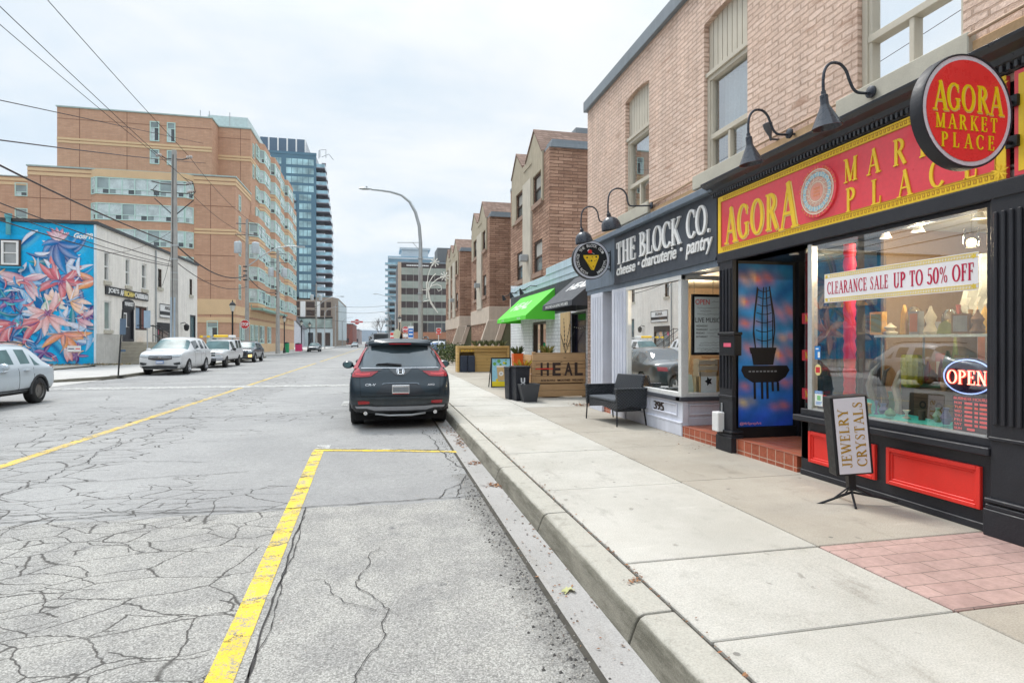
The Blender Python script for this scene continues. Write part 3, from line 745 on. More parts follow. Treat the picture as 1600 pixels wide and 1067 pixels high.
for i, (y0, y1) in enumerate(WN):
    f = MB(); u0, u1 = -y1, -y0
    PF.frame(f, u0, u1, 3.98, 5.36, .06, -.16, -.05); PF.box(f, u0-.02, u1+.02, 5.36, 5.42, -.17, -.02)
    PF.box(f, u0+.06, u1-.06, 4.46, 4.53, -.15, -.06); PF.box(f, (u0+u1)/2-.025, (u0+u1)/2+.025, 4.04, 4.46, -.14, -.07)
    PF.box(f, u0+.06, u0+.1, 4.04, 5.3, -.15, -.07)
    wn = f.obj('window', m_vinyl, pb_, bevel=.004)
    g = MB(); PF.quad(g, u0+.06, u1-.06, 4.04, 5.3, -.12); g.obj('pane', m_glass, wn)
    g = MB(); n = 26
    rows = [[PF.p(u0+.06+(u1-u0-.12)*k/n, v, -.3+.025*math.sin(k*1.9)) for k in range(n+1)] for v in (4.5 if i != 3 else 4.04, 5.34)]
    g.grid(rows); PF.quad(g, (u0+u1)/2, u1, 4.0, 4.5, -.27)
    g.obj('curtain', m_curt, wn)
    g = MB(); PF.box(g, u0-.1, u1+.1, 3.9, 5.5, -1.4, -1.3); g.obj('interior', cut_, wn)
    # ribbed infill panel with a segmental head
    s = MB(); k = 9
    for j in range(k):
        a, c = u0+(u1-u0)*j/k, u0+(u1-u0)*(j+1)/k
        hh = lambda u: 6.12+.05*math.sin(PI*(u-u0)/(u1-u0))
        PF.poly(s, [(a+.008, 5.42), (c-.008, 5.42), (c-.008, hh(c)), (a+.008, hh(a))], -.14, 0, .06)
    PF.box(s, u0, u1, 5.40, 6.0, -.18, -.13)
    s.obj('siding_panel', m_vinyl, wn)
    s = MB(); q = [(u0, 6.24), (u0, 6.12)]+[(u0+(u1-u0)*t/10, 6.12+.05*math.sin(PI*t/10)) for t in range(1, 10)]+[(u1, 6.12), (u1, 6.24)]
    PF.poly(s, q, -.2, 0, .2-.001); s.obj('arch_head', m_pink, wn)
    s = MB(); PF.box(s, u0-.2, u1+.1, 3.8, 4.0, -.17, .075); s.obj('sill', m_sillc, wn, bevel=.008)
# conduits and a small flood lamp on the wall
b = MB(); b.tube([(4.46, 12.0, 3.9), (4.465, 9.2, 3.9), (4.465, 7.4, 3.98), (4.46, 5.6, 3.99), (4.44, 4.6, 3.97), (4.44, 3.5, 3.97), (4.44, 2.2, 4.02)], .014); b.tube([(4.47, 9.5, 3.99), (4.46, 8.4, 3.93), (4.46, 7.3, 3.99)], .02)
b.obj('conduit', M('tan_pipe', (.55, .38, .26), .6), pb_, smooth=True)
fl = thing('flood_light', 'small grey flood lamp clipped above the red fascia between two lamps', 'lamp', (4.42, 5.91, 3.93))
b = MB(); b.lathe([(.012, -.06), (.018, 0), (.03, .03), (.05, .09), (.055, .14), (.03, .15)], (4.38, 5.91, 3.98), (-.25, 0, 1), 12); b.bar((4.5, 5.91, 3.94), (4.38, 5.91, 3.94), .012); b.obj('lamp_head', M('grey_plastic', (.1, .1, .11), .5), fl, smooth=True)

# ---- Agora shopfront (parts of the building)
sf = MB()                                   # charcoal joinery: lintel, bulkhead, sills, mullions
PF.box(sf, -7.1, -3.12, 2.66, 2.785, -.3, .06)
PF.box(sf, -5.54, -3.47, .15, .74, -.15, .0)
PF.box(sf, -5.6, -3.47, .74, .80, -.2, .07); PF.box(sf, -5.54, -3.47, .80, .87, -.2, .015)
PF.box(sf, -5.54, -3.47, .15, .21, 0, .02)
PF.box(sf, -3.53, -3.47, .87, 2.66, -.1, .01); PF.box(sf, -5.42, -3.53, 2.62, 2.66, -.08, .005)
sf.obj('shopfront_bulkhead', m_char, pb_, bevel=.006)
b = MB(); PF.box(b, -5.43, -5.37, .87, 2.64, -.06, .012); PF.box(b, -5.37, -3.53, .87, .885, -.06, .006); b.obj('window_frame', M('aluminium_frame', (.5, .52, .52), .4, metal=.4), pb_)
for u0, u1 in ((-5.41, -4.54), (-4.42, -3.565)):
    b = MB(); PF.frame(b, u0, u1, .31, .64, .035, -.02, .028); PF.frame(b, u0+.035, u1-.035, .345, .605, .022, -.02, .016); PF.box(b, u0+.057, u1-.057, .367, .583, -.02, .006)
    b.obj('panel', m_redpan, pb_, bevel=.004)
def pilaster(name, y0, y1, zt, mat, flutes=5, zb=.15):
    b = MB(); PF.box(b, -y1, -y0, zb, zt, -.04 if y0 == 6.76 else -.25, .05); w_ = y1-y0
    PF.box(b, -y1-.03, -y0+.03, zb, zb+.2, -.1, .085); PF.box(b, -y1-.022, -y0+.022, zb+.2, zb+.235, -.1, .075); PF.box(b, -y1-.026, -y0+.026, zb+.25, zb+.28, -.1, .08)
    PF.box(b, -y1-.01, -y0+.01, .86, .89, 0, .062)
    for i in range(flutes+1):
        u = -y1+w_*(.12+.76*i/flutes); PF.box(b, u-.014*w_/.35, u+.014*w_/.35, .98, zt-.12, .05, .068)
    return b.obj(name, mat, pb_, bevel=.006)
pilaster('pilaster', 3.1, 3.47, 2.68, m_char); pilaster('pilaster', 6.76, 7.06, 2.68, m_char, 3)
pilaster('pilaster', -2.0, -1.6, 2.68, m_char)
# cornice with dentils
b = MB(); prof = [(-.0, 3.56), (.05, 3.56), (.06, 3.6), (.1, 3.62), (.12, 3.66), (.2, 3.69), (.235, 3.72), (.24, 3.745), (0, 3.76)]
b.prism([PF.p(-7.22, v, d) for d, v in prof], Vector((0, -11, 0)))
for i in range(150):
    u = -7.18+.052*i; PF.box(b, u, u+.026, 3.565, 3.615, .045, .085)
b.obj('cornice', M('cornice_paint', (.03, .033, .04), .35, .15, 4, coat=.2), pb_, bevel=.003)
# recessed entry
b = MB(); b.box(4.49, 5.6, 5.6, 6.76, .14, .335); b.obj('step', m_tile, pb_)
b = MB(); b.quad((4.485, 5.55, .337), (5.6, 5.55, .337), (5.6, 6.74, .337), (4.485, 6.74, .337)); b.obj('entry_floor', m_tileh, pb_)
b = MB(); b.box(4.55, 5.7, 6.79, 6.84, .33, 2.7); b.box(5.42, 5.5, 6.72, 6.80, .33, 2.7); b.box(4.51, 5.45, 6.765, 6.8, .335, .47); b.box(5.5, 5.58, 5.5, 6.8, .33, 2.7); b.box(4.5, 5.6, 5.5, 6.8, 2.66, 2.72); b.box(4.51, 4.54, 6.76, 6.8, .47, 2.66)
b.obj('entry_wall', m_black, pb_)
dr = MB(); dr.box(5.44, 5.50, 5.6, 6.62, .34, 2.45); PD = Pl((5.44, 0, 0), Uw); PD.box(dr, -6.1, -6.06, 1.2, 1.6, .03, .06); PD.box(dr, -6.62, -6.45, 1.25, 1.7, 0, .03)
dr.obj('door', m_black, pb_, bevel=.004)
b = MB(); b.box(5.425, 5.437, 5.75, 6.45, .55, 2.3); b.obj('door_pane', m_dglass, pb_)
b = MB(); b.quad((4.5, 5.49, .87), (5.44, 5.49, .87), (5.44, 5.49, 2.62), (4.5, 5.49, 2.62)); b.obj('side_pane', m_shop, pb_)
b = MB(); b.box(4.5, 5.44, 5.44, 5.54, .33, .87); b.obj('side_bulkhead', m_char, pb_)
b = MB(); b.quad((4.503, 5.37, .885), (4.503, 3.53, .885), (4.503, 3.53, 2.62), (4.503, 5.37, 2.62)); b.obj('shop_window', m_shop, pb_)
# red tags on the door side
for z in (1.9, .92, 1.42):
    b = MB(); PD2 = Pl((5.41, 0, 0), Uw); PD2.box(b, -6.62, -6.42, z-.07, z+.07, .02, .026, 0); serif(b, 'M', PD2.p(-6.52, z, .026), Uw, Zu, .09, 1, .004)
    tag(b.obj('sticker', [m_agred, m_gold]), 'red tag with a gold letter M on the dark shop door, %s one' % {1.9: 'topmost', .92: 'lowest', 1.42: 'middle'}[z], 'sticker', 'red tags by the shop door')
for x in (4.85, 5.2):
    b = MB(); b.lathe([(.0, 0), (.05, 0), (.055, -.012), (.04, -.014)], (x, 6.1, 2.658), n=14); b.obj('downlight', M('downlight_ring', (.5, .5, .5), .4), pb_)

# painted entry mural: river lights over a dark beacon
m_mural = attr_paint('mural_paint', .5, .1)
PM = Pl((4.545, 6.785, 0), Us)
b = MB(); rm = random.Random(5)
nx, nz = 26, 60; rows = []; cols = []
cloud = [(.28, 2.42, .3, .11, 1), (.12, 2.12, .2, .09, 1), (.12, 1.83, .22, .08, .9), (.73, 1.98, .2, .14, .9), (.74, 1.66, .16, .07, 1), (.18, 1.5, .18, .12, .7), (.62, 1.42, .3, .14, 1), (.75, 1.05, .18, .08, .8), (.1, 1.0, .16, .08, .6), (.1, .8, .16, .08, .9), (.65, .74, .18, .07, .8), (.45, 1.2, .25, .12, .4), (.5, 1.95, .14, .25, .25)]
for j in range(nz+1):
    row = []
    for i in range(nx+1):
        u, v = .83*i/nx, .48+2.14*j/nz; row.append(PM.p(u, v, 0))
        t = (v-.48)/2.14
        nn = .5+.5*math.sin(u*9+v*5+2*math.sin(v*7))*math.sin(v*11-u*6)
        c = Vector((.012+.02*nn, .1+.22*nn*t+.09*(1-abs(t-.5)*2), .42+.3*nn))
        if t > .9: c *= .55
        for cx, cy, sx, sy, k in cloud:
            q = math.exp(-(((u-cx)/sx)**2+((v-cy)/sy)**2)*1.6)*k*(.7+.3*math.sin(u*31+v*23))
            cc = Vector((.75, .2, .14)) if v > cy-.02 else Vector((.6, .2, .32))
            if k == 1 and u < cx: cc = Vector((.8, .42, .22))
            if cy == .8: cc = Vector((.7, .55, .2))
            c = c.lerp(cc, min(1, q))
        cols.append(tuple(c))
    rows.append(row)
b.grid(rows, 0, cols); mur = b.obj('mural', m_mural, pb_, smooth=True)
b = MB(); bk = M('mural_black', (.012, .012, .016), .5)
def mstroke(pts, wd, d=.003, m=0):
    for (u0, v0), (u1, v1) in zip(pts, pts[1:]):
        l = math.hypot(u1-u0, v1-v0) or 1; nx_, ny_ = -(v1-v0)/l*wd/2, (u1-u0)/l*wd/2
        PM.poly(b, [(u0-nx_, v0-ny_), (u1-nx_, v1-ny_), (u1+nx_, v1+ny_), (u0+nx_, v0+ny_)], d, m)
PM.poly(b, [(.07, 1.28), (.74, 1.28), (.78, 1.22), (.72, 1.13), (.6, 1.06), (.22, 1.06), (.1, 1.13), (.05, 1.22)], .004)
PM.poly(b, [(.2, 1.45), (.56, 1.45), (.53, 1.29), (.23, 1.29)], .0046); PM.poly(b, [(.17, 1.52), (.58, 1.52), (.56, 1.44), (.19, 1.44)], .0052)
for u in (.25, .36, .44, .52, .6): mstroke([(u, 1.06), (u+.005, .84+.1*(u > .5))], .035, .0034)
for k, (a, c) in enumerate(((.26, .29), (.36, .385), (.44, .42), (.52, .47))): mstroke([(a+.0, 1.52), (a-.03 if k == 0 else a, 1.7), (a-.015 if k == 0 else a, 1.95), (c, 2.32)], .016, .0058)
for v in (1.62, 1.74, 1.86, 1.97, 2.08, 2.18, 2.27):
    h = .13-abs(v-1.8)*.1; mstroke([(.39-h, v+.01), (.39-h/3, v-.012), (.39+h/3, v-.012), (.39+h, v+.01)], .011, .0062)
mstroke([(.52, 1.52), (.55, 1.75), (.54, 1.95), (.47, 2.33)], .018, .0066); mstroke([(.26, 1.52), (.235, 1.75), (.25, 1.95), (.3, 2.3)], .018, .0066)
pk = M('mural_tag_pink', (.7, .3, .5), .5); b.text('@MrSpreyArt', PM.p(.19, .52, .003), Us, Zu, .045, .002, 1, bold=.02, width=.32)
gl_ = M('mural_glint', (.2, .22, .26), .5); [PM.box(b, .16+.055*k, .195+.055*k, 1.195, 1.215, .006, .007, 2) for k in range(8)]; 
b.obj('mural_drawing', [bk, pk, gl_], mur)

# ---- Block Co shopfront
bs = MB()
PF.box(bs, -12.3, -7.12, 2.62, 2.78, -.3, .03)
bs.obj('lintel', m_slate2, pb_)
PW = Pl((4.5, 8.16, 0), Us)
def pil2(y0, y1):
    b = MB(); PF.box(b, -y1, -y0, .15, 2.62, -.3, .04); PF.box(b, -y1-.02, -y0+.02, .15, .4, -.1, .06)
    for i in range(4): u = -y1+(y1-y0)*(.2+.2*i); PF.box(b, u-.02, u+.02, .5, 2.55, .04, .052)
    b.obj('pilaster', m_pwhite, pb_, bevel=.005)
pil2(11.35, 12.05); pil2(10.2, 10.85)
b = MB()
PF.box(b, -8.23, -8.131, .75, 2.54, -.1, .021); PF.frame(b, -10.2, -8.13, .74, 2.62, .07, -.06, .02); PW.frame(b, .0, 1.1, .74, 2.62, .07, -.06, .02); PW.box(b, 1.02, 1.1, .74, 2.62, -.05, .0); PF.box(b, -10.2, -8.13, 2.55, 2.62, -.05, .03)
b.obj('window_frame', M('white_frame', (.72, .72, .7), .5, .1, streak=.1), pb_, bevel=.004)
b = MB(); PF.quad(b, -10.13, -8.2, .81, 2.55, -.02); PW.quad(b, .07, 1.03, .81, 2.55, -.02); b.obj('shop_window', m_shop, pb_)
b = MB(); PF.box(b, -10.2, -8.13, .68, .745, -.1, .05); PW.box(b, -.05, 1.2, .68, .745, -.1, .05); b.obj('sill', M('sill_paint', (.07, .075, .09), .5), pb_, bevel=.005)
b = MB()
PF.box(b, -10.2, -8.13, .15, .68, -.1, .0); PF.box(b, -10.22, -8.11, .15, .33, -.1, .03); PF.frame(b, -9.15, -8.28, .44, .63, .025, 0, .02); PF.frame(b, -10.1, -9.3, .44, .63, .025, 0, .02); PF.box(b, -10.2, -8.12, .33, .36, 0, .036)
PW.box(b, .004, 1.2, .3, .68, -.1, .0); PW.frame(b, .12, 1.1, .46, .63, .025, 0, .018); PW.box(b, .03, 1.2, .3, .42, 0, .012)
b.obj('stall_riser', m_pwhite, pb_, bevel=.005)
b = MB(); b.text('395', PF.p(-8.9, .535, .001), Uw, Zu, .15, .014, 0, width=.34, bold=.01); b.obj('house_number', M('bronze_numeral', (.05, .035, .03), .4), pb_)
b = MB(); b.box(4.49, 5.8, 7.08, 8.12, .14, .305); b.obj('step', m_tile, pb_)
b = MB(); b.quad((4.485, 7.08, .307), (5.8, 7.08, .307), (5.8, 8.14, .307), (4.485, 8.14, .307)); b.obj('entry_floor', m_tileh, pb_)
b = MB(); b.box(5.7, 5.76, 7.0, 8.2, .3, 2.7); b.box(4.55, 5.8, 7.02, 7.08, .3, 2.7); b.obj('entry_wall', m_slate, pb_)
# narrow side door
b = MB(); b.box(4.75, 4.8, 10.85, 11.35, .3, 2.6); b.box(4.7, 4.75, 10.86, 10.93, .3, 2.5); b.box(4.7, 4.75, 11.27, 11.34, .3, 2.5); b.box(4.7, 4.75, 10.93, 11.27, 2.1, 2.16); sd_ = b.obj('side_door', M('grey_door', (.2, .21, .22), .5, .12, streak=.1), pb_, bevel=.004)
b = MB(); b.box(4.738, 4.748, 10.95, 11.25, .9, 2.06); b.obj('pane', m_dglass, sd_); b = MB(); b.bar((4.7, 11.2, 1.2), (4.7, 11.2, 1.45), .012); b.obj('handle', m_chrome, sd_)
b = MB(); b.box(4.49, 4.9, 10.86, 11.34, .14, .3); b.obj('step', m_tile, pb_)

# interior of both shops: floors, back walls, ceiling
iw = M('shop_wall_tan', (.25, .17, .1), .85, .12, 2); ic = M('shop_ceiling', (.55, .58, .56), .85, .08)
b = MB(); b.box(4.55, 8.6, 1.0, 5.42, .3, .6); b.obj('shop_floor', M('shop_floor', (.2, .12, .07), .6), pb_)
b = MB(); b.box(4.52, 8.6, 1.0, 5.42, 2.86, 2.9); b.box(4.52, 4.56, 1, 5.42, 2.62, 2.88); b.obj('ceiling', ic, pb_)
b = MB(); b.box(7.2, 7.3, -3, 5.5, .3, 2.9); b.box(5.5, 8.6, 5.46, 5.5, .3, 2.9); b.box(4.6, 8.6, .9, 1.0, .3, 2.9); b.obj('interior_wall', iw, pb_)
b = MB(); b.box(4.55, 8.2, 8.18, 11.3, .3, .6); b.box(7.0, 7.1, 8.1, 12, .3, 2.9); b.box(4.7, 7.0, 10.9, 11.0, .3, 2.8); b.box(5.6, 7, 8.17, 8.25, .3, 2.8); b.obj('interior_wall', M('shop_wall_brown', (.36, .26, .17), .8, .25, 2), pb_)
b = MB(); b.box(4.56, 7, 8.2, 11, 2.7, 2.75); b.obj('ceiling', M('shop_ceiling_dim', (.3, .27, .22), .9), pb_)
b = MB(); b.box(4.52, 5.15, 3.55, 5.38, .8, .868); b.obj('display_shelf', m_white, pb_)
b = MB(); b.box(4.54, 5.2, 8.3, 10.15, .7, .8); b.obj('display_shelf', M('shelf_wood', (.35, .24, .14), .6), pb_)

# ---- the signs (things of their own, mounted on the facade)
ag = thing('shop_sign', 'long red fascia sign reading AGORA MARKET PLACE in gold letters with a round medallion', 'sign', (4.46, 5.2, 2.79))
PS = Pl((4.455, 0, 0), Uw)
b = MB(); PS.box(b, -7.09, -3.36, 2.79, 3.545, -.04, 0); b.obj('board', m_agred, ag, bevel=.003)
b = MB(); PS.frame(b, -7.09, -3.36, 2.79, 3.545, .075, -.002, .004); b.obj('border', m_gold, ag)
b = MB(); PS.frame(b, -7.02, -3.43, 2.86, 3.475, .008, .004, .008)
for v in (2.808, 3.488):          # running key pattern
    for i in range(82):
        u = -6.98+.0432*i
        for q in ((0, .036, .034, .04), (.03, .036, .004, .034), (.012, .03, .004, .01), (.012, .018, .01, .026)): PS.box(b, u+q[0], u+q[1], v+q[2]-.002, v+q[3], .004, .0065)
b.obj('key_pattern', M('ochre_key', (.5, .25, .02), .5), ag)
b = MB()
for i, (ch, u, vc, h) in enumerate(zip('AGORA', (-6.79, -6.53, -6.25, -5.97, -5.69), (3.12, 3.12, 3.12, 3.12, 3.125), (.47, .43, .43, .43, .53))):
    serif(b, ch, PS.p(u, vc, .0), Uw, Zu, h, 0, .012, xs=.68, bold=1.0)
b.obj('lettering', m_gold, ag); b = MB()
for tx, v, us_ in (('MARKET', 3.27, (-4.8, -4.53, -4.25, -3.99, -3.76, -3.55)), ('PLACE', 2.98, (-4.8, -4.5, -4.2, -3.9, -3.62))):
    for ch, u in zip(tx, us_): serif(b, ch, PS.p(u, v, 0), Uw, Zu, .235, 0, .01, xs=.75)
b.obj('lettering', m_gold, ag)
b = MB()  # paler gold outline set off under the letters, part of the sign
for i, (ch, u, vc, h) in enumerate(zip('AGORA', (-6.79, -6.53, -6.25, -5.97, -5.69), (3.12, 3.12, 3.12, 3.12, 3.125), (.47, .43, .43, .43, .53))):
    serif(b, ch, PS.p(u+.014, vc-.014, -.001), Uw, Zu, h, 0, .005, xs=.68, bold=1.25)
b.obj('letter_outline', m_goldlt, ag)
# medallion
b = MB(); c0 = PS.p(-5.235, 3.165, 0)
def disc(mb, c, r0, r1, d, m, N=Vector((-1, 0, 0)), n=48, U=Vector(Uw), a0=0, a1=360):
    V = Vector(Zu); vs = []
    for i in range(n+1):
        a = R(a0+(a1-a0)*i/n); e = U*math.cos(a)+V*math.sin(a); vs += [c+e*r0+N*d, c+e*r1+N*d]
    mb.add(vs, [(2*i, 2*i+1, 2*i+3, 2*i+2) for i in range(n)], m)
b.lathe([(.0, .02), (.268, .02), (.27, 0)], c0, (-1, 0, 0), 40, 0, cap=False); disc(b, c0, .155, .2, .0215, 1); disc(b, c0, 0, .235, .0207, 4)
disc(b, c0, .225, .235, .0222, 3); disc(b, c0, .1, .108, .0222, 3); disc(b, c0, .0, .085, .0215, 2)
for i in range(14):
    a = 360*i/14; 
    for r0, r1, da, db in ((.118, .126, 2, 20), (.118, .21, 2, 5), (.2, .21, 2, 19), (.15, .21, 16, 19), (.15, .158, 9, 19), (.15, .182, 9, 12)): disc(b, c0, r0, r1, .0226, 3, n=3, a0=a+da, a1=a+db)
m_medtxt = M('medallion_letters', (.8, .3, .12), .5)
def arctext(mb, st, c, U, r, a_mid, span, h, d, m, up=True, bold=.01):
    V = Vector(Zu); U = Vector(U); N = U.cross(V)
    for i, ch in enumerate(st):
        if ch == ' ': continue
        t = (i+.5)/len(st)-.5; a = R(a_mid-(t*span if up else -t*span)); e = U*math.cos(a)+V*math.sin(a)
        tu = U*math.sin(a)-V*math.cos(a)
        if up: mb.text(ch, c+e*r+N*d, tu, e, h, .003, m, bold=bold)
        else: mb.text(ch, c+e*r+N*d, -tu, -e, h, .003, m, bold=bold)
arctext(b, "THE WORLD'S SMALLEST", c0, Uw, .25, 90, 170, .026, .02, 5); arctext(b, 'MARKETPLACE', c0, Uw, .252, -90, 120, .026, .02, 5, False)
for v, s_, w_ in ((.03, 'AGORA', .1), (-.0, 'SINCE', .1), (-.03, '1999', .09)): pass
for v in (.035, .0, -.035): b.text('ooo', c0+Vector((-.0215, 0, v)), Uw, Zu, .022, .002, 5, width=.09)
b.obj('medallion', [m_agred, M('medallion_blue', (.3, .52, .62), .5), M('medallion_rose', (.72, .3, .22), .5), M('medallion_cream', (.75, .68, .55), .5), M('medallion_peach', (.66, .36, .28), .5), m_medtxt], ag)
# next bay's panel
ag2 = thing('shop_sign', 'plain pink-red fascia panel with gold leaf corners beside the round sign bracket', 'sign', (4.46, 2.2, 2.79))
b = MB(); PS.box(b, -3.3, 1.6, 2.79, 3.545, -.04, .004); b.obj('board', m_agred, ag2)
b = MB()
for v in (2.85, 3.48):
    for a in range(5): PS.poly(b, [(-3.4+.07*math.cos(R(72*a+j*14.4))*(1 if j % 2 else .45), v+.07*math.sin(R(72*a+j*14.4))*(1 if j % 2 else .45)) for j in range(5)]+[(-3.4, v)], .009+.0005*a)
PS.frame(b, -3.27, 1.5, 2.82, 3.515, .04, .004, .007); b.obj('border', m_gold, ag2)

# round projecting sign
rs = thing('blade_sign', 'round red lightbox sign reading AGORA MARKET PLACE hung out on two black arms', 'sign', (3.97, 3.3, 3.18))
cR = Vector((3.915, 3.3, 3.178)); b = MB()
b.lathe([(.0, .0), (.375, .0), (.39, .01), (.392, .09), (.386, .1), (.378, .1), (.376, .06)], cR, (0, -1, 0), 56, 0, cap=False); b.obj('casing', m_char, rs, smooth=True)
b = MB(); disc(b, cR, .0, .377, .094, 0, Vector((0, -1, 0)), 56, Vector(Us)); disc(b, cR, 0, .37, -.0015, 0, Vector((0, -1, 0)), 56, Vector(Us)); b.obj('rim', M('opal_rim', (.7, .72, .78), .4), rs)
b = MB(); disc(b, cR, .0, .347, .0975, 0, Vector((0, -1, 0)), 56, Vector(Us)); b.obj('face', M('sign_face_red', (.85, .05, .045), .3, .03, coat=.3), rs)
PR = Pl(cR+Vector((0, -.0985, 0)), Us); b = MB()
for ch, u, h in zip('AGORA', (-.235, -.125, .0, .125, .24), (.2, .185, .185, .185, .2)): serif(b, ch, PR.p(u, .085, 0), Us, Zu, h, 0, .004, xs=.72)
for ch, u in zip('MARKET', (-.235, -.135, -.045, .05, .135, .22)): serif(b, ch, PR.p(u, -.085, 0), Us, Zu, .1, 0, .004, xs=.85)
for ch, u in zip('PLACE', (-.2, -.105, 0, .1, .195)): serif(b, ch, PR.p(u, -.21, 0), Us, Zu, .1, 0, .004, xs=.85)
b.obj('lettering', M('sign_yellow', (.85, .68, .01), .4, .03), rs)
b = MB()  # paler gold outline beneath the round sign's letters
for ch, u, h in zip('AGORA', (-.235, -.125, .0, .125, .24), (.2, .185, .185, .185, .2)): serif(b, ch, PR.p(u+.007, .078, -.0005), Us, Zu, h, 0, .0015, xs=.72, bold=1.2)
b.obj('letter_outline', m_goldlt, rs)
b = MB()
for z in (.14, -.15): b.bar(cR+Vector((.36, 0, z)), Vector((4.455, 3.3, cR.z+z)), .014); b.box(4.42, 4.455, 3.26, 3.34, cR.z+z-.03, cR.z+z+.05)
b.tube([cR+Vector((.39, -.02, -.02)), cR+Vector((.43, -.03, -.06)), cR+Vector((.47, -.01, -.03))], .006); b.obj('bracket', m_black, rs, smooth=True)

# Block Co fascia
bk_ = thing('shop_sign', 'dark slate fascia sign with white raised letters THE BLOCK CO.', 'sign', (4.46, 9, 2.75))
b = MB(); PS.box(b, -10.7, -7.13, 2.745, 3.66, -.04, 0); PS.box(b, -10.7, -7.13, 2.71, 2.745, -.04, .02); b.obj('board', m_slate, bk_)
b = MB(); PS.box(b, -12.34, -10.7, 2.72, 3.64, -.04, .003); b.obj('side_board', m_slate2, bk_)
b = MB(); PS.box(b, -12.34, -7.13, 3.64, 3.74, -.04, .1); b.obj('cap', m_slate2, bk_, bevel=.01)
b = MB(); serif(b, 'THE', PS.p(-10.12, 3.29, 0), Uw, Zu, .42, 0, .03, width=.88, gap=.05); serif(b, 'BLOCK', PS.p(-8.8, 3.3, 0), Uw, Zu, .42, 0, .03, width=1.46, gap=.04); serif(b, 'CO.', PS.p(-7.57, 3.325, 0), Uw, Zu, .42, 0, .03, width=.66, gap=.05)
b.text('cheese', PS.p(-10.14, 2.97, 0), Uw, Zu, .2, .02, 0, .25, .014, .84); b.text('•', PS.p(-9.57, 2.98, 0), Uw, Zu, .06, .02); b.text('charcuterie', PS.p(-8.83, 2.99, 0), Uw, Zu, .21, .02, 0, .25, .014, 1.22); b.text('•', PS.p(-8.07, 3.0, 0), Uw, Zu, .06, .02); b.text('pantry', PS.p(-7.57, 2.95, 0), Uw, Zu, .26, .02, 0, .25, .014, .72)
b.obj('lettering', m_white, bk_)

# Block Co round sign
bl = thing('blade_sign', 'round black sign with a yellow cheese wedge reading THE BLOCK CO. EDISON ROOM', 'sign', (4.06, 11, 3.2))
cB = Vector((4.03, 10.9, 3.21)); b = MB()
b.lathe([(.0, -.05), (.38, -.05), (.385, -.04), (.385, .04), (.38, .05), (.0, .05)], cB, (0, -1, 0), 48, 0, cap=False); b.obj('casing', m_black, bl, smooth=True, angle=30)
Ny = Vector((0, -1, 0)); b = MB(); disc(b, cB, .33, .372, .0515, 0, Ny, 48, Vector(Us)); disc(b, cB, .33, .372, -.0515, 0, Ny, 48, Vector(Us)); b.obj('rim', M('sign_grey_ring', (.55, .56, .62), .4), bl)
arctxt = MB(); cc = cB+Vector((0, -.051, 0))
arctext(arctxt, 'THE BLOCK CO.', cc, Us, .28, 88, 118, .055, 0, 0); arctext(arctxt, 'EDISON ROOM', cc, Us, .285, 206, 95, .055, 0, 0, False); arctext(arctxt, 'MARKETPL', cc, Us, .285, -30, 66, .055, 0, 0, False)
arctxt.obj('lettering', m_white, bl)
PB2 = Pl(cc, Us); b = MB(); PB2.poly(b, [(-.17, .085), (.15, .095), (.155, .05), (.05, -.205), (-.0, -.2), (-.16, .04)], .002, 0, .004); 
PB2.poly(b, [(-.165, .035), (-.16, .028), (.02, -.185), (.012, -.19)], .0065, 1)
rr_ = random.Random(2)
for u, v, r in ((-.09, .04, .02), (0.02, .055, .016), (.1, .06, .022), (.0, -.02, .02), (.07, -.02, .014), (.04, -.13, .018), (-.05, -.03, .013), (.1, .0, .012)): PB2.poly(b, [(u+r*math.cos(R(40*k)), v+r*.8*math.sin(R(40*k))) for k in range(9)], .0067, 2 if r < .02 else 1)
PB2.poly(b, [(-.06, .13), (.01, .13), (.015, .17), (-.01, .2), (-.045, .195), (-.075, .165)], .002, 3); PB2.poly(b, [(-.075, .165), (-.045, .195), (-.05, .21), (-.085, .175)], .0025, 4); PB2.poly(b, [(.0, .15), (.005, .143), (.06, .11), (.063, .118)], .002, 4)
b.obj('emblem', [M('cheese_yellow', (.85, .55, .02), .5), m_black, M('cheese_brown', (.45, .2, .01), .5), m_redpan, m_white], bl)
b = MB()
for z in (.16, -.17): b.bar(cB+Vector((.34, 0, z)), (4.46, 10.9, cB.z+z), .012)
b.bar((4.455, 10.9, cB.z+.2), (4.455, 10.9, cB.z-.22), .016); b.bar(cB+Vector((.38, 0, -.04)), (4.455, 10.9, cB.z-.12), .008); b.obj('bracket', m_black, bl)

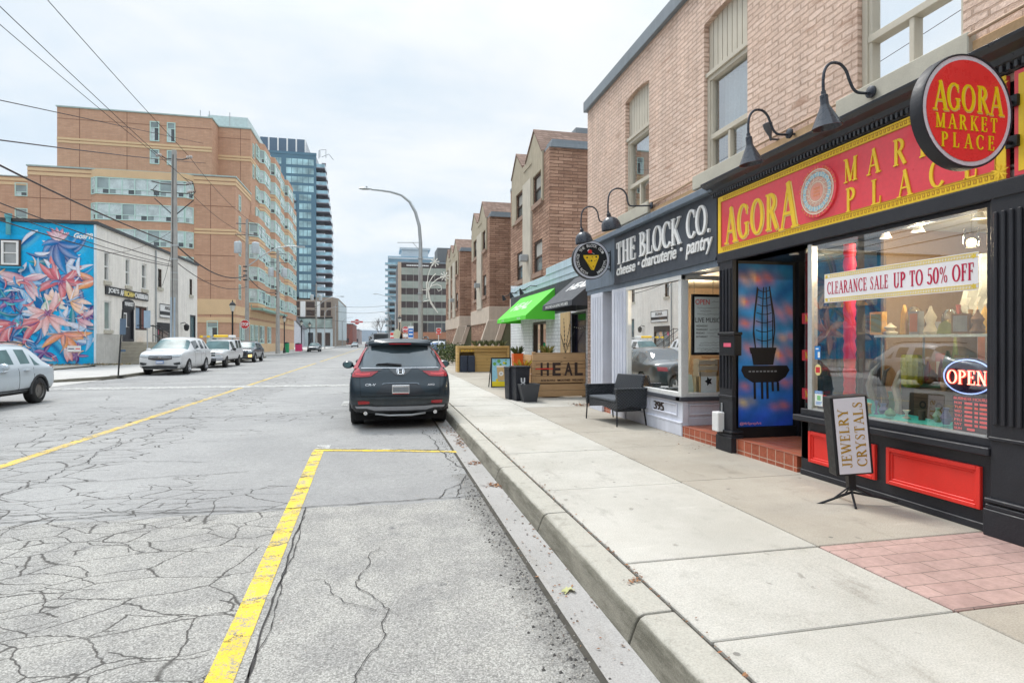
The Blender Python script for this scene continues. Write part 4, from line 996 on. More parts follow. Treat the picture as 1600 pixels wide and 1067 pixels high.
# gooseneck lamps
m_lampb = M('lamp_enamel', (.03, .036, .05), .3, .1, 5, coat=.3)
def gooseneck(y, style, label):
    t = thing('wall_lamp', label, 'lamp', (4.5, y, 3.9), 'gooseneck lamps over the shop signs')
    b = MB(); b.lathe([(.055, -.0), (.055, .02), (.02, .035)], (4.41 if style else 4.46, y, 3.9), (-1, 0, 0), 14); b.obj('wall_plate', m_lampb, t, smooth=True)
    b = MB()
    if style:
        P_ = [(4.47, 3.9), (4.3, 3.88), (4.22, 3.9), (4.17, 3.98), (4.13, 4.07), (4.06, 4.125), (3.97, 4.12), (3.91, 4.06), (3.89, 3.97), (3.89, 3.86)]
        zb = 3.86; pr = [(.02, 0), (.022, -.03), (.034, -.04), (.036, -.12), (.042, -.14), (.13, -.33), (.125, -.33), (.04, -.15), (.0, -.15)]; xc = 3.89
    else:
        P_ = [(4.47, 3.9), (4.2, 3.88), (4.06, 3.88), (4.02, 3.95), (4.0, 4.05), (3.94, 4.13), (3.85, 4.155), (3.75, 4.12), (3.69, 4.04), (3.67, 3.92), (3.67, 3.76)]
        zb = 3.76; pr = [(.02, 0), (.022, -.03), (.036, -.04), (.036, -.09), (.06, -.1), (.12, -.14), (.155, -.2), (.168, -.3), (.162, -.3), (.145, -.2), (.0, -.13)]; xc = 3.67
    # smooth the neck with a Catmull-Rom pass
    Q = []
    for i in range(len(P_)-1):
        p0, p1, p2, p3 = P_[max(0, i-1)], P_[i], P_[i+1], P_[min(len(P_)-1, i+2)]
        for k in range(4):
            s = k/4; q = [.5*((2*p1[j])+(-p0[j]+p2[j])*s+(2*p0[j]-5*p1[j]+4*p2[j]-p3[j])*s*s+(-p0[j]+3*p1[j]-3*p2[j]+p3[j])*s**3) for j in (0, 1)]; Q.append((q[0], y, q[1]))
    Q.append((P_[-1][0], y, P_[-1][1]))
    b.tube(Q, .0135, 10); b.obj('arm', m_lampb, t, smooth=True)
    b = MB(); b.lathe(pr, (xc, y, zb), (-.12 if style else -.22, 0, 1), 26, cap=False); b.obj('lamp_shade', m_lampb, t, smooth=True)
    b = MB(); b.ball((xc, y, zb-.22), .035); b.obj('bulb', m_white, t, smooth=True)
gooseneck(4.51, 1, 'gooseneck lamp with a cone shade, the one nearest the round red sign')
gooseneck(5.61, 1, 'gooseneck lamp with a cone shade, between two upstairs windows')
gooseneck(9.09, 0, 'gooseneck lamp with a dome shade over the dark slate sign')
gooseneck(10.43, 0, 'gooseneck lamp with a dome shade directly above the round cheese sign')

# boxes on the pilaster
mbx = thing('mailbox', 'black wall mailbox with a pink sticker on the fluted pilaster', 'mailbox', (4.42, 6.68, 1.42))
b = MB(); PMb = Pl((4.45, 0, 0), Uw); PMb.box(b, -6.88, -6.55, 1.42, 1.68, 0, .11); PMb.poly(b, [(-6.9, 1.68), (-6.53, 1.68), (-6.53, 1.72), (-6.9, 1.72)], 0, 0, .13); b.obj('box', m_black, mbx, bevel=.008)
b = MB(); PMb.box(b, -6.78, -6.62, 1.53, 1.58, .11, .113); b.obj('sticker', M('pink_sticker', (.75, .12, .2), .5), mbx)
ub = thing('utility_box', 'white electrical box low on the black pilaster between the shops', 'box', (4.42, 7.04, .38))
b = MB(); PMb.box(b, -7.08, -6.93, .4, .66, 0, .1); b.obj('box', m_white, ub, bevel=.01); b = MB(); b.bar((4.44, 6.98, .66), (4.44, 6.98, .78), .012); b.obj('pipe', m_galv, ub)

# sale banner on the glass
bn_ = thing('banner', 'white paper banner reading CLEARANCE SALE UP TO 50% OFF across the shop window', 'banner', (4.48, 4.4, 2.0))
PBn = Pl((4.494, 0, 0), Uw); b = MB(); PBn.box(b, -5.19, -3.59, 2.0, 2.295, 0, .003); b.obj('sheet', M('banner_white', (.82, .8, .82), .5, .03), bn_)
b = MB()
for v in (2.012, 2.255):
    for i in range(60):
        u = -5.12+.0247*i
        for q in ((0, .02, .022, .026), (.016, .02, .004, .022), (.006, .016, .004, .008), (.006, .01, .008, .017)): PBn.box(b, u+q[0], u+q[1], v+q[2], v+q[3], .003, .0045)
    PBn.box(b, -5.19, -3.59, v-.003, v+.002, .003, .0045); PBn.box(b, -5.19, -3.59, v+.028, v+.033, .003, .0045)
for u in (-5.16, -3.625):
    for v in (2.03, 2.265): PBn.poly(b, [(u+.024*math.cos(R(36*k))*(1 if k % 2 else .6), v+.024*math.sin(R(36*k))*(1 if k % 2 else .6)) for k in range(10)], .0048)
b.obj('border', M('banner_gold', (.75, .56, .08), .5), bn_)
b = MB(); serif(b, 'CLEARANCE SALE', PBn.p(-4.78, 2.147, .003), Uw, Zu, .125, 0, .002, width=.74, gap=.1, bold=1.0, step=.0001); serif(b, 'UP TO 50% OFF', PBn.p(-3.99, 2.147, .003), Uw, Zu, .135, 0, .002, width=.73, gap=.08, bold=1.15, step=.0001)
b.obj('lettering', M('banner_crimson', (.5, .01, .06), .5), bn_)

# neon OPEN and hours
op = thing('neon_sign', 'oval lit OPEN sign in red letters inside the shop window corner', 'sign', (4.53, 3.6, 1.3))
PO = Pl((4.535, .045, 0), Uw); b = MB(); PO.poly(b, [(-3.66+.215*math.cos(R(10*k)), 1.32+.15*math.sin(R(10*k))) for k in range(36)], -.03, 0, .03); b.obj('panel', M('neon_panel', (.03, .02, .05), .3), op)
b = MB(); b.tube([PO.p(-3.66+.2*math.cos(R(10*k)), 1.32+.135*math.sin(R(10*k)), .008) for k in range(37)], .005, 6); b.obj('neon_ring', emit('neon_blue', (.35, .5, 1), 1.0), op)
b = MB(); serif(b, 'OPEN', PO.p(-3.665, 1.315, .006), Uw, Zu, .115, 0, .005, width=.33, gap=.06, bold=1.5); b.obj('lettering', emit('neon_red', (.9, .05, .03), 1.0), op)
b = MB(); serif(b, 'OPEN', PO.p(-3.665, 1.315, .012), Uw, Zu, .11, 0, .005, width=.325, gap=.065, bold=.75); b.obj('letter_core', emit('neon_core', (1, .75, .55), 1.0), op)
hs = thing('hours_sign', 'dark BUSINESS HOURS panel with red lettering under the OPEN sign', 'sign', (4.53, 3.65, .89))
b = MB(); PO.box(b, -3.79, -3.5, .885, 1.165, -.02, 0); b.obj('panel', M('hours_panel', (.05, .03, .045), .3), hs)
b = MB(); b.text('BUSINESS HOURS', PO.p(-3.645, 1.145, 0), Uw, Zu, .022, .003, width=.27)
for i, dday in enumerate(('MON', 'TUE', 'WED', 'THU', 'FRI', 'SAT', 'SUN')):
    v = 1.108-.034*i; b.text(dday, PO.p(-3.745, v, 0), Uw, Zu, .02, .003, width=.06)
    for u0 in ((-3.69, -3.61, -3.57) if i < 6 else (-3.67,)): PO.box(b, u0, u0+(.06 if u0 != -3.61 else .025), v-.009, v+.009, 0, .003)
b.obj('lettering', emit('hours_red', (.55, .05, .05), .6), hs)

# stickers on the glass
def sticker(label, u, v, w_, h, mats, fn=None, x=4.498):
    P_ = Pl((x, 0, 0), Uw); b = MB()
    if fn: fn(P_, b)
    else: P_.box(b, u-w_/2, u+w_/2, v-h/2, v+h/2, 0, .002)
    tag(b.obj('sticker', mats), label, 'sticker', 'stickers on the shop glass')
mb1 = M('sticker_blue', (.02, .2, .55), .5); mb2 = M('sticker_white', (.75, .77, .75), .5); mb3 = M('sticker_cream', (.75, .66, .3), .5)
def f1(P_, b): P_.box(b, -5.335, -5.255, 1.41, 1.55, 0, .002); P_.box(b, -5.29, -5.26, 1.43, 1.49, .002, .003, 1); P_.box(b, -5.32, -5.28, 1.515, 1.53, .002, .003, 1)
def f2(P_, b): P_.poly(b, [(-5.29+.045*math.cos(R(20*k)), 1.3+.06*math.sin(R(20*k))) for k in range(18)], 0, 0, .002); P_.box(b, -5.32, -5.26, 1.27, 1.33, .002, .003, 1)
def f3(P_, b):
    P_.box(b, -5.335, -5.225, .92, 1.08, 0, .002); P_.box(b, -5.335, -5.225, 1.05, 1.08, .002, .003, 1); b.text('NOTICE', P_.p(-5.28, 1.065, .003), Uw, Zu, .018, .001, 0, width=.09); P_.box(b, -5.3, -5.25, .98, 1.03, .002, .003, 2); [P_.box(b, -5.32, -5.25+.01*k, .935+.012*k, .941+.012*k, .002, .0028, 1) for k in range(3)]
sticker('blue card sticker high on the left edge of the shop window', 0, 0, 0, 0, [mb1, mb2], f1)
sticker('round cream sticker below the blue one on the shop window', 0, 0, 0, 0, [mb3, m_red], f2)
sticker('NOTICE sticker with blue heading low on the shop window', 0, 0, 0, 0, [mb2, mb1, M('sticker_green', (.2, .5, .2), .5)], f3)
sticker('small red and white sticker beside the NOTICE sticker', -5.17, .98, .09, .12, [m_redpan], None)

# ---- what stands in the Agora window
col_ = thing('column', 'red cloth-wrapped column behind the left edge of the shop window', 'column', (4.78, 5.2, .87))
b = MB(); b.lathe([(.057+.006*math.sin(k*2.3)+.003*math.sin(k*5), .0+k*.046) for k in range(39)], (4.78, 5.17, .87), n=18); b.obj('cloth_wrap', M('red_cloth', (.6, .02, .04), .55, .25, 5, .5, 14), col_, smooth=True)
cl_ = MB(); rows = []
for i in range(18):
    rows.append([(4.55+.3*j/10, 5.3-1.45*i/17, .872+.02*abs(math.sin(i*1.7+j*.9))+.025*(.5+.5*math.sin(i*.9-j*1.3))*(j/10)) for j in range(11)])
cl_.grid(rows); tag(cl_.obj('cloth', M('turquoise_cloth', (.05, .55, .58), .5, .15, 4), smooth=True), 'turquoise cloth spread along the bottom of the shop window', 'cloth')
hd = MB(); hd.lathe([(.14, 0), (.13, .05), (.07, .11), (.0, .12)], (4.8, 5.0, .9), n=10); tag(hd.obj('cloth_bundle', M('turquoise_bundle', (.06, .55, .6), .5, .2, 6), smooth=True), 'turquoise bundle heaped beside the white sidewalk sign', 'cloth')
ws_ = thing('shelf', 'white glass-topped display table inside the shop window', 'table', (5.0, 4.4, .87))
b = MB(); b.box(4.9, 5.5, 3.6, 4.98, 1.64, 1.665); b.obj('tabletop', M('glass_top', (.6, .68, .68), .1), ws_)
for (x, y) in ((4.95, 4.92), (5.45, 4.92), (4.95, 3.7), (5.45, 3.7)):
    b = MB(); b.bar((x, y, .87), (x, y, 1.64), .012); b.obj('leg', m_galv, ws_)
cr = thing('crate', 'dark weathered wooden crate with round holes standing on turquoise cloth', 'crate', (4.85, 4.2, .9))
b = MB(); b.box(4.85, 5.1, 3.95, 4.48, .9, 1.16); 
for z in (.98, 1.06): b.box(4.845, 4.85, 3.95, 4.48, z, z+.006)
b.obj('boards', wood('old_crate', (.1, .075, .06), (.17, .13, .1), 'x', .09), cr); b = MB(); P_ = Pl((4.843, 0, 0), Uw)
for u in (-4.38, -4.22, -4.06): disc(b, P_.p(u, 1.02, 0), .02, .035, .003, 0, n=14)
b.obj('ring', m_black, cr)
def pot(name, label, cat, x, y, z, prof, mat, n=14, grp=None):
    b = MB(); b.lathe(prof, (x, y, z), n=n, cap=True); return tag(b.obj(name, mat, smooth=True), label, cat, grp)
b = MB(); fl_ = []
for r, h in ((.045, 0), (.075, .03), (.085, .25), (.07, .31), (.06, .31)):
    fl_.append([(4.9+(r+.008*(k % 2))*math.cos(2*PI*k/24), 4.55+(r+.008*(k % 2))*math.sin(2*PI*k/24), 1.165+h) for k in range(25)])
b.grid(fl_); tag(b.obj('vase', M('olive_glaze', (.33, .33, .02), .25, .15, 5, coat=.5), smooth=False), 'ribbed olive green vase near the middle of the shop window', 'vase'); b = MB(); b.box(4.87, 5.03, 4.47, 4.63, .9, 1.165); tag(b.obj('box', M('dark_card', (.06, .05, .05), .7)), 'dark box under the ribbed olive vase', 'box')
for i, (x, y, s) in enumerate(((5.0, 4.62, 1.0), (5.05, 4.3, .85))):
    b = MB(); b.lathe([(.075*s, 0), (.075*s, .16*s), (.06*s, .23*s), (.03*s, .265*s), (.0, .27*s)], (x, y, 1.667), n=18, cap=False); tag(b.obj('glass_dome', glass('dome_glass', (.93, .96, .96), 1.2, .08), smooth=True), ('taller' if i == 0 else 'smaller')+' clear glass dome on the white display table', 'dome', 'glass domes')
    pot('figurine', ('pale' if i == 0 else 'tan')+' ornament under the %s glass dome' % ('taller' if i == 0 else 'smaller'), 'ornament', x, y, 1.667, [(.04*s, 0), (.03*s, .05*s), (.045*s, .1*s), (.02*s, .16*s)], M('ornament%d' % i, ((.6, .58, .5), (.5, .35, .15))[i], .5), 10)
hi = MB(); hp_ = []
for i in range(12):
    t = i/11; w_ = .16*math.sin(PI*min(1, .35+t*.62))+.01*math.sin(i*2.7); hp_.append([(5.35+.02*math.sin(j*2+i), 4.3-w_+2*w_*j/8+.03*math.sin(i*1.1), 2.4-.72*t) for j in range(9)])
hi.grid(hp_); tag(hi.obj('hide', M('pale_hide', (.5, .5, .44), .8, .25, 7, .5, 20), smooth=True), 'pale driftwood-like slab hanging behind the sale banner', 'slab')
hi2 = MB(); hi2.grid([[(p[0]+.1, p[1]-.42, p[2]) for p in row] for row in hp_]); tag(hi2.obj('hide', M('pale_hide_grey', (.42, .43, .4), .8, .25, 7, .5, 20), smooth=True), 'greyish slab hanging nearer the fluted pilaster behind glass', 'slab')
shv = thing('shelf', 'tan wooden shelving with gilded wares at the back of the shop', 'shelf', (6.6, 4.2, .6))
b = MB()
for z in (.9, 1.3, 1.7, 2.1): b.box(6.5, 6.95, 2.2, 5.3, z, z+.03)
b.obj('board', M('shelf_tan', (.45, .32, .16), .6), shv); b = MB(); b.box(6.95, 6.98, 2.2, 5.3, .6, 2.5); b.obj('back_panel', M('shelf_back', (.55, .42, .24), .7, .2, 3), shv)
rg = random.Random(21)
gm = [M('ware_%d' % i, c, .45, .2, 8) for i, c in enumerate(((.5, .3, .06), (.1, .08, .07), (.55, .5, .42), (.1, .3, .2), (.28, .07, .05), (.1, .14, .35), (.35, .22, .1)))]
wn_ = ('gilded', 'black', 'cream', 'green', 'maroon', 'blue', 'brown')
for z in (.93, 1.33, 1.73):
    for k in range(9):
        i = rg.randrange(7); h = rg.uniform(.1, .3); r = rg.uniform(.03, .07); y = 2.6+k*.29; q = rg.choice([[(r*.6, 0), (r, h*.3), (r*.5, h*.8), (r*.7, h)], [(r, 0), (r, h)], [(r*.3, 0), (r, h*.5), (r*.3, h)]])
        pot('ornament', '%s ornament on the %s tan shelf, %s from the right' % (wn_[i], {.93: 'lowest', 1.33: 'middle', 1.73: 'upper'}[z], ('first', 'second', 'third', 'fourth', 'fifth', 'sixth', 'seventh', 'eighth', 'ninth')[k]), 'ornament', 6.7, y, z+.001, q, gm[i], 8, 'wares on the back shelves')
for k, (x, y, z, r, h, i, lb_) in enumerate(((4.98, 4.85, .9, .05, .2, 3, 'green bottle-shaped vase left of the olive one'), (5.1, 4.72, 1.667, .05, .14, 0, 'gilded pot at the left end of the display table'), (5.05, 4.05, 1.667, .06, .16, 1, 'black carved pot on the display table'), (5.1, 3.85, 1.667, .07, .12, 6, 'brown bowl at the right end of the display table'), (4.72, 4.98, .9, .04, .16, 2, 'cream jar on the turquoise cloth'), (4.75, 4.72, .9, .045, .1, 5, 'blue bowl on the turquoise cloth'), (4.72, 3.95, 1.165, .04, .09, 5, 'blue ornament on the weathered crate'), (4.95, 3.85, 1.165, .06, .13, 0, 'gilded bowl on the weathered crate'), (4.8, 4.14, 1.165, .03, .2, 6, 'brown figure on the weathered crate'))):
    pot('ornament', lb_, 'ornament', x if k not in (6,) else 4.9, y, z, [(r*.6, 0), (r, h*.35), (r*.45, h*.75), (r*.7, h)], gm[i], 12)
rz2 = random.Random(77)
nm_ = ('first', 'second', 'third', 'fourth', 'fifth', 'sixth', 'seventh', 'eighth', 'ninth', 'tenth', 'eleventh', 'twelfth')
for z_, zl, xs0, n_ in ((.9, 'turquoise cloth', 4.66, 10), (1.667, 'display table', 5.3, 11), (1.18, 'low stand', 5.35, 9), (2.05, 'top tan shelf', 6.7, 12)):
    for k in range(n_):
        i = rz2.randrange(7); y = 5.0-(1.4/n_)*(k+.4) if xs0 < 6 else 5.2-.24*k; h_ = rz2.uniform(.06, .17 if xs0 < 5 else .3); r_ = rz2.uniform(.025, .055)
        pr_ = rz2.choice([[(r_*.5, 0), (r_, h_*.4), (r_*.35, h_*.8), (r_*.5, h_)], [(r_, 0), (r_*.9, h_*.5), (r_*1.1, h_)], [(r_*.9, 0), (r_*.3, h_*.2), (r_*.25, h_*.6), (r_*.8, h_)], [(r_*.7, 0), (r_, h_*.25), (r_*.8, h_*.6), (0, h_)]])
        pot('ornament', '%s ornament on the %s, %s from the left' % (wn_[i], zl, nm_[k]), 'ornament', xs0+rz2.uniform(-.05, .05), y, z_+.003, pr_, gm[i], 10, 'wares in the shop window')
b = MB(); b.box(5.2, 5.5, 3.6, 4.95, .87, 1.18); tag(b.obj('low_stand', M('stand_green', (.05, .16, .1), .5)), 'dark green low stand behind the window display', 'stand')
for k, (y, z, c_) in enumerate(((5.05, 2.0, (.55, .4, .2)), (4.6, 1.95, (.6, .5, .33)), (3.0, 2.2, (.3, .1, .3)))):
    b = MB(); b.box(7.1, 7.16, y-.25, y+.25, z-.3, z+.3); tag(b.obj('picture', M('wall_picture_%d' % k, c_, .6, .3, 4)), ('tan', 'cream', 'purple')[k]+' framed print on the back wall of the shop', 'picture')
nb = ('tan', 'cream', 'brown', 'amber', 'grey', 'olive', 'rust'); cb_ = [M('ware_box_%d' % i, c, .6, .25, 9) for i, c in enumerate(((.55, .38, .18), (.6, .54, .42), (.2, .11, .06), (.62, .36, .08), (.25, .26, .27), (.22, .24, .07), (.42, .14, .06)))]
for k in range(40):
    zone, y = k//10, 4.98-.145*(k % 10)
    xx, zz = ((4.95, 1.667), (5.4, 1.667), (5.3, 1.18), (5.75, .62))[zone]; h_ = rz2.uniform(.1, .34) if zone < 3 else rz2.uniform(.6, 1.3); w_ = rz2.uniform(.04, .075); i = rz2.randrange(7)
    b = MB(Matrix.Translation((xx, y, zz+.002)) @ Matrix.Rotation(rz2.uniform(-.5, .5), 4, 'Z'))
    if k % 3 == 0: b.box(-.03, .03, -w_, w_, 0, h_); b.box(-.034, -.03, -w_*.8, w_*.8, h_*.1, h_*.9, 1)
    elif k % 3 == 1: b.lathe([(w_*.8, 0), (w_, .02), (w_*.5, h_*.35), (w_*.85, h_*.6), (w_*.3, h_*.85), (.01, h_)], n=12)
    else: b.prism([(0, -w_, 0), (0, w_, 0), (0, w_*.7, h_*.7), (0, 0, h_), (0, -w_*.8, h_*.6)], (.025, 0, 0))
    tag(b.obj('ornament', [cb_[i], cb_[(i+2) % 7]], smooth=k % 3 == 1, angle=50), '%s %s on the %s, %s from the left' % (nb[i], ('framed panel', 'carved finial', 'cut stone')[k % 3], ('glass table front', 'glass table back', 'dark green stand', 'floor behind the stand')[zone], nm_[k % 10]), 'ornament', 'wares in the shop window')
for k, (y, s) in enumerate(((5.02, 1.0), (4.86, .8), (4.7, 1.1))):     # curved horns on stands
    b = MB(); b.tube([(4.9, y, .9), (4.9, y-.02, 1.0), (4.9, y+.03*s, 1.15), (4.9, y-.02*s, 1.3), (4.9, y-.1*s, 1.38*s**.1)], [.03*s, .035*s, .03*s, .02*s, .004], 8)
    tag(b.obj('horn', M('polished_horn_%d' % k, ((.35, .34, .32), (.12, .12, .13), (.5, .48, .44))[k], .25, coat=.4), smooth=True), ('grey', 'dark', 'pale')[k]+' curved polished horn standing in the shop window', 'horn', 'horns in the window')
em_w = emit('lamp_glow', (1, .82, .5), 5.0)
for y, nm in ((4.99, 'leftmost'), (4.62, 'middle'), (4.03, 'rightmost')):
    t = thing('track_light', 'white ceiling spot light inside the shop, %s of three' % nm, 'lamp', (5.05, y, 2.72), 'ceiling spots in the shop window')
    b = MB(); b.bar((5.05, y, 2.86), (5.05, y, 2.74), .01); b.lathe([(.025, .06), (.03, 0), (.055, -.06), (.05, -.06)], (5.05, y, 2.72), n=14, cap=False); b.obj('lamp_head', m_white, t, smooth=True)
    b = MB(); b.lathe([(0, 0), (.045, 0)], (5.05, y, 2.665), n=12, cap=False); b.obj('bulb', em_w, t)
t = thing('pendant_lamp', 'lit glass pendant lamp glowing yellow above the sale banner', 'lamp', (5.0, 4.06, 2.42))
b = MB(); b.lathe([(.055, 0), (.06, .05), (.055, .17), (.05, .17)], (5.0, 4.06, 2.42), n=18, cap=False); b.bar((5, 4.06, 2.86), (5, 4.06, 2.55), .005); b.obj('lamp_shade', glass('pendant_glass', (.95, .93, .85), 1.2, .08), t, smooth=True)
b = MB(); b.ball((5.0, 4.06, 2.46), .038); b.obj('bulb', em_w, t, smooth=True)
def point(x, y, z, e, c=(1, .8, .55), r=.05):
    l = bpy.data.lights.new('shop_lamp_light', 'POINT'); l.energy = e; l.color = c; l.shadow_soft_size = r; o = bpy.data.objects.new('shop_lamp_light', l); C.objects.link(o); o.location = (x, y, z)
point(5.05, 4.6, 2.55, 26); point(6.0, 3.6, 2.5, 34); point(5.0, 4.06, 2.38, 8)
point(5.6, 9.4, 2.4, 70, (1, .8, .55)); point(5.0, 8.6, 2.5, 14, (1, .85, .65))

# ---- what stands in the Block Co window
m_ply = wood('pale_ski', (.5, .33, .16), (.62, .45, .25), 'z', .3)
for i, (a, c, w_, lb_) in enumerate((((4.75, 9.75, .8), (4.72, 10.0, 2.0), .09, 'pale plank leaning by the left edge of the cafe window'), ((4.72, 8.45, 1.0), (4.75, 9.72, 2.3), .12, 'long pale plank leaning across the middle of the cafe window'), ((4.7, 8.4, .85), (4.75, 8.28, 1.9), .1, 'upright amber plank near the corner of the cafe window'))):
    b = MB(); b.beam(a, c, w_, .02, 0, (1, 0, 0)); tag(b.obj('plank', m_ply, bevel=.005), lb_, 'plank', 'planks in the cafe window')
bd = thing('poster', 'white handwritten board reading OPEN and LIVE MUSIC in the cafe side window', 'poster', (4.7, 8.13, 1.42))
PP = Pl((4.5, 8.135, 0), Us); b = MB(); PP.box(b, .2, .75, 1.43, 2.29, -.012, 0); b.obj('sheet', M('poster_white', (.72, .8, .8), .5, .04), bd); b = MB(); PP.frame(b, .16, .79, 1.39, 2.33, .04, -.03, .006); b.obj('frame', m_black, bd)
b = MB(); b.text('OPEN', PP.p(.34, 2.21, 0), Us, Zu, .08, .002, 1, width=.24); b.text('LIVE MUSIC', PP.p(.43, 1.93, 0), Us, Zu, .075, .002, 0, width=.42)
for v, s_, w_ in ((1.84, 'WEDNESDAY', .2), (1.785, 'THURSDAY', .2), (1.73, 'FRIDAY', .15), (1.675, 'SATURDAY', .2)): b.text(s_, PP.p(.23+w_/2, v, 0), Us, Zu, .03, .002, 0, .1, width=w_)
rs2 = random.Random(8)
for v, u0, u1 in ((2.22, .5, .7), (2.12, .25, .66), (2.07, .3, .5), (2.02, .25, .7), (1.785, .46, .7), (1.73, .42, .66), (1.675, .47, .7), (1.58, .3, .68), (1.54, .28, .66), (1.49, .24, .72), (1.46, .3, .6)):   # handwriting too small to read
    pts = []; u = u0
    while u < u1: pts.append(PP.p(u, v+rs2.uniform(-.011, .011), .001)); u += rs2.uniform(.006, .014)
    b.tube(pts, .002, 3)
b.obj('lettering', [m_black, m_redpan], bd)
ct = thing('crate', 'pale slatted wooden crate under the handwritten board', 'crate', (4.9, 8.3, 1.05))
b = MB()
for v in (1.06, 1.15, 1.24): PP.box(b, .3, .62, v, v+.07, -.22, -.2); PP.box(b, .3, .62, v, v+.07, -.05, -.03)
for u in (.3, .59): PP.box(b, u, u+.03, 1.05, 1.33, -.2, -.05)
b.obj('slats', M('crate_pale', (.42, .38, .3), .7), ct)
b = MB(); PP.box(b, .26, .68, .8, 1.05, -.25, -.06); tag(b.obj('box', M('box_cream', (.45, .36, .22), .7)), 'cream carton under the pale slatted crate', 'box')
pc = thing('picture', 'clipboard print of a dark maple leaf shape in the cafe side window', 'picture', (4.85, 8.16, .8))
b = MB(); PP.box(b, .33, .6, .81, 1.13, -.05, -.035); b.obj('sheet', M('print_white', (.65, .72, .73), .5), pc); b = MB(); PP.poly(b, [(.465+.07*math.cos(R(36*k))*(1 if k % 2 else .5), .98+.075*math.sin(R(36*k))*(1 if k % 2 else .5)) for k in range(10)], -.035, 0, .003); b.obj('emblem', m_black, pc); b = MB(); PP.frame(b, .31, .62, .79, 1.15, .02, -.055, -.03); PP.box(b, .41, .52, 1.12, 1.16, -.03, -.02); b.obj('frame', M('clip_wood', (.5, .36, .18), .6), pc)
b = MB(); b.prism([PP.p(.02, .81, -.2), PP.p(.27, .81, -.12), PP.p(.25, 1.08, -.16), PP.p(.03, 1.1, -.24)], (0, .02, 0)); tag(b.obj('picture', M('pale_print', (.55, .66, .64), .6, .15, 6)), 'pale blue-green print leaning at the bottom of the side window', 'picture')
for i, (y, w_, h, c, lb_) in enumerate(((10.0, .22, .5, (.5, .55, .45), 'pale print of bare branches at the left of the cafe window'), (9.15, .5, .34, (.22, .33, .33), 'teal picture resting on the cafe window shelf'), (8.42, .16, .3, (.6, .62, .6), 'small white sign tied near the corner of the cafe window'), (8.75, .22, .18, (.4, .5, .48), 'grey-green box on the cafe window shelf'))):
    b = MB(); b.prism([(4.62, y-w_/2, .805), (4.66, y-w_/2, .805), (4.74, y-w_/2, .8+h), (4.70, y-w_/2, .8+h)], (0, w_, 0)); tag(b.obj('picture', M('print_%d' % i, c, .6, .2, 5)), lb_, 'picture')
for y, z in ((9.35, 1.95), (8.75, 1.72), (10.6, 1.75)):
    t = thing('hanging_bulb', 'small amber bulb glowing inside the cafe, %s' % {9.35: 'behind the long plank', 8.75: 'low near the corner post', 10.6: 'deep at the left'}[y], 'lamp', (5.4, y, z), 'amber bulbs in the cafe')
    b = MB(); b.ball((5.4, y, z), .035, sz=1.3); b.obj('bulb', emit('amber', (1, .42, .05), 3), t, smooth=True); b = MB(); b.bar((5.4, y, z+.03), (5.4, y, 2.7), .004); b.obj('cord', m_black, t)
for k in range(6):
    pot('jar', '%s jar on the dim cafe shelf, %s from the right' % (wn_[(k*3) % 7], ('first', 'second', 'third', 'fourth', 'fifth', 'sixth')[k]), 'jar', 6.6, 8.6+k*.35, 1.3, [(.05, 0), (.06, .12), (.03, .17)], gm[(k*3) % 7], 8, 'jars in the cafe')
b = MB(); b.box(6.4, 6.98, 8.4, 10.8, 1.26, 1.3); b.box(6.4, 6.98, 8.4, 10.8, 1.8, 1.84); tag(b.obj('shelf', M('cafe_shelf', (.2, .13, .08), .6)), 'dark plank shelves on the back wall of the cafe', 'shelf')
# ================================================================ RIGHT SIDE further on: the green-awning shop and the brownstone blocks
m_stone = brick('brown_ashlar', (.27, .15, .1), (.43, .265, .185), (.15, .085, .06), .6, .135, .013, 1.0, .85, .24, warp=.04, dark=(.11, .055, .036), off=.37)
m_stucco = M('cream_stucco', (.4, .345, .255), .85, .12, 2.5, .4, 40, streak=.16)
m_stucw = M('pale_stucco', (.52, .47, .39), .85, .1, 2, .3, 40, streak=.12)
m_conband = M('pale_concrete_band', (.56, .47, .385), .85, .1, 2, .2, 50, streak=.1)
m_shing = brick('brown_shingle', (.2, .13, .1), (.28, .19, .15), (.1, .065, .05), .3, .14, .01, .6, .9, .2)
m_wbrick = brick('white_painted_brick', (.7, .71, .73), (.76, .77, .78), (.55, .56, .58), .3, .11, .014, 1.0, .7, .08, warp=.02)
m_bluew = M('pale_blue_boards', (.48, .6, .66), .6, .08, 3, .1, streak=.15)
m_cedar = wood('cedar_boards', (.46, .27, .13), (.64, .42, .23), 'x', .19)
m_cedarl = wood('light_cedar', (.5, .31, .1), (.62, .42, .17), 'x', .16)
m_brownf = M('brown_window_frame', (.07, .045, .035), .5)
m_pane = wglass('window_pane', (.16, .17, .165), .05)

h = thing('shop_building', 'low white-painted brick shop with pale blue boarded parapet and two awnings', 'building', (5.2, 18, .15))
PH = Pl((5.2, 0, 0), Uw)
b = MB(); wallp(b, (5.2, 23.5, .15), Uw, 11.05, 2.3, [(3.57, 5.3, .95, 2.12), (7.86, 9.1, 1.0, 2.25)], .2)
b.quad((5.2, 23.5, .1), (9, 23.5, .1), (9, 23.5, 3.9), (5.2, 23.5, 3.9)); b.quad((5.2, 12.45, 3.7), (9, 12.45, 3.7), (9, 23.5, 3.7), (5.2, 23.5, 3.7)); b.obj('wall', m_wbrick, h)
b = MB(); PH.box(b, -23.5, -12.45, 3.38, 3.75, -.2, .0); PH.box(b, -18.2, -12.45, 3.75, 3.97, -.2, .0); PH.box(b, -23.5, -12.45, 3.53, 3.545, 0, .02); PH.box(b, -18.2, -12.45, 3.74, 3.76, 0, .02); b.obj('parapet', m_bluew, h, bevel=.01)
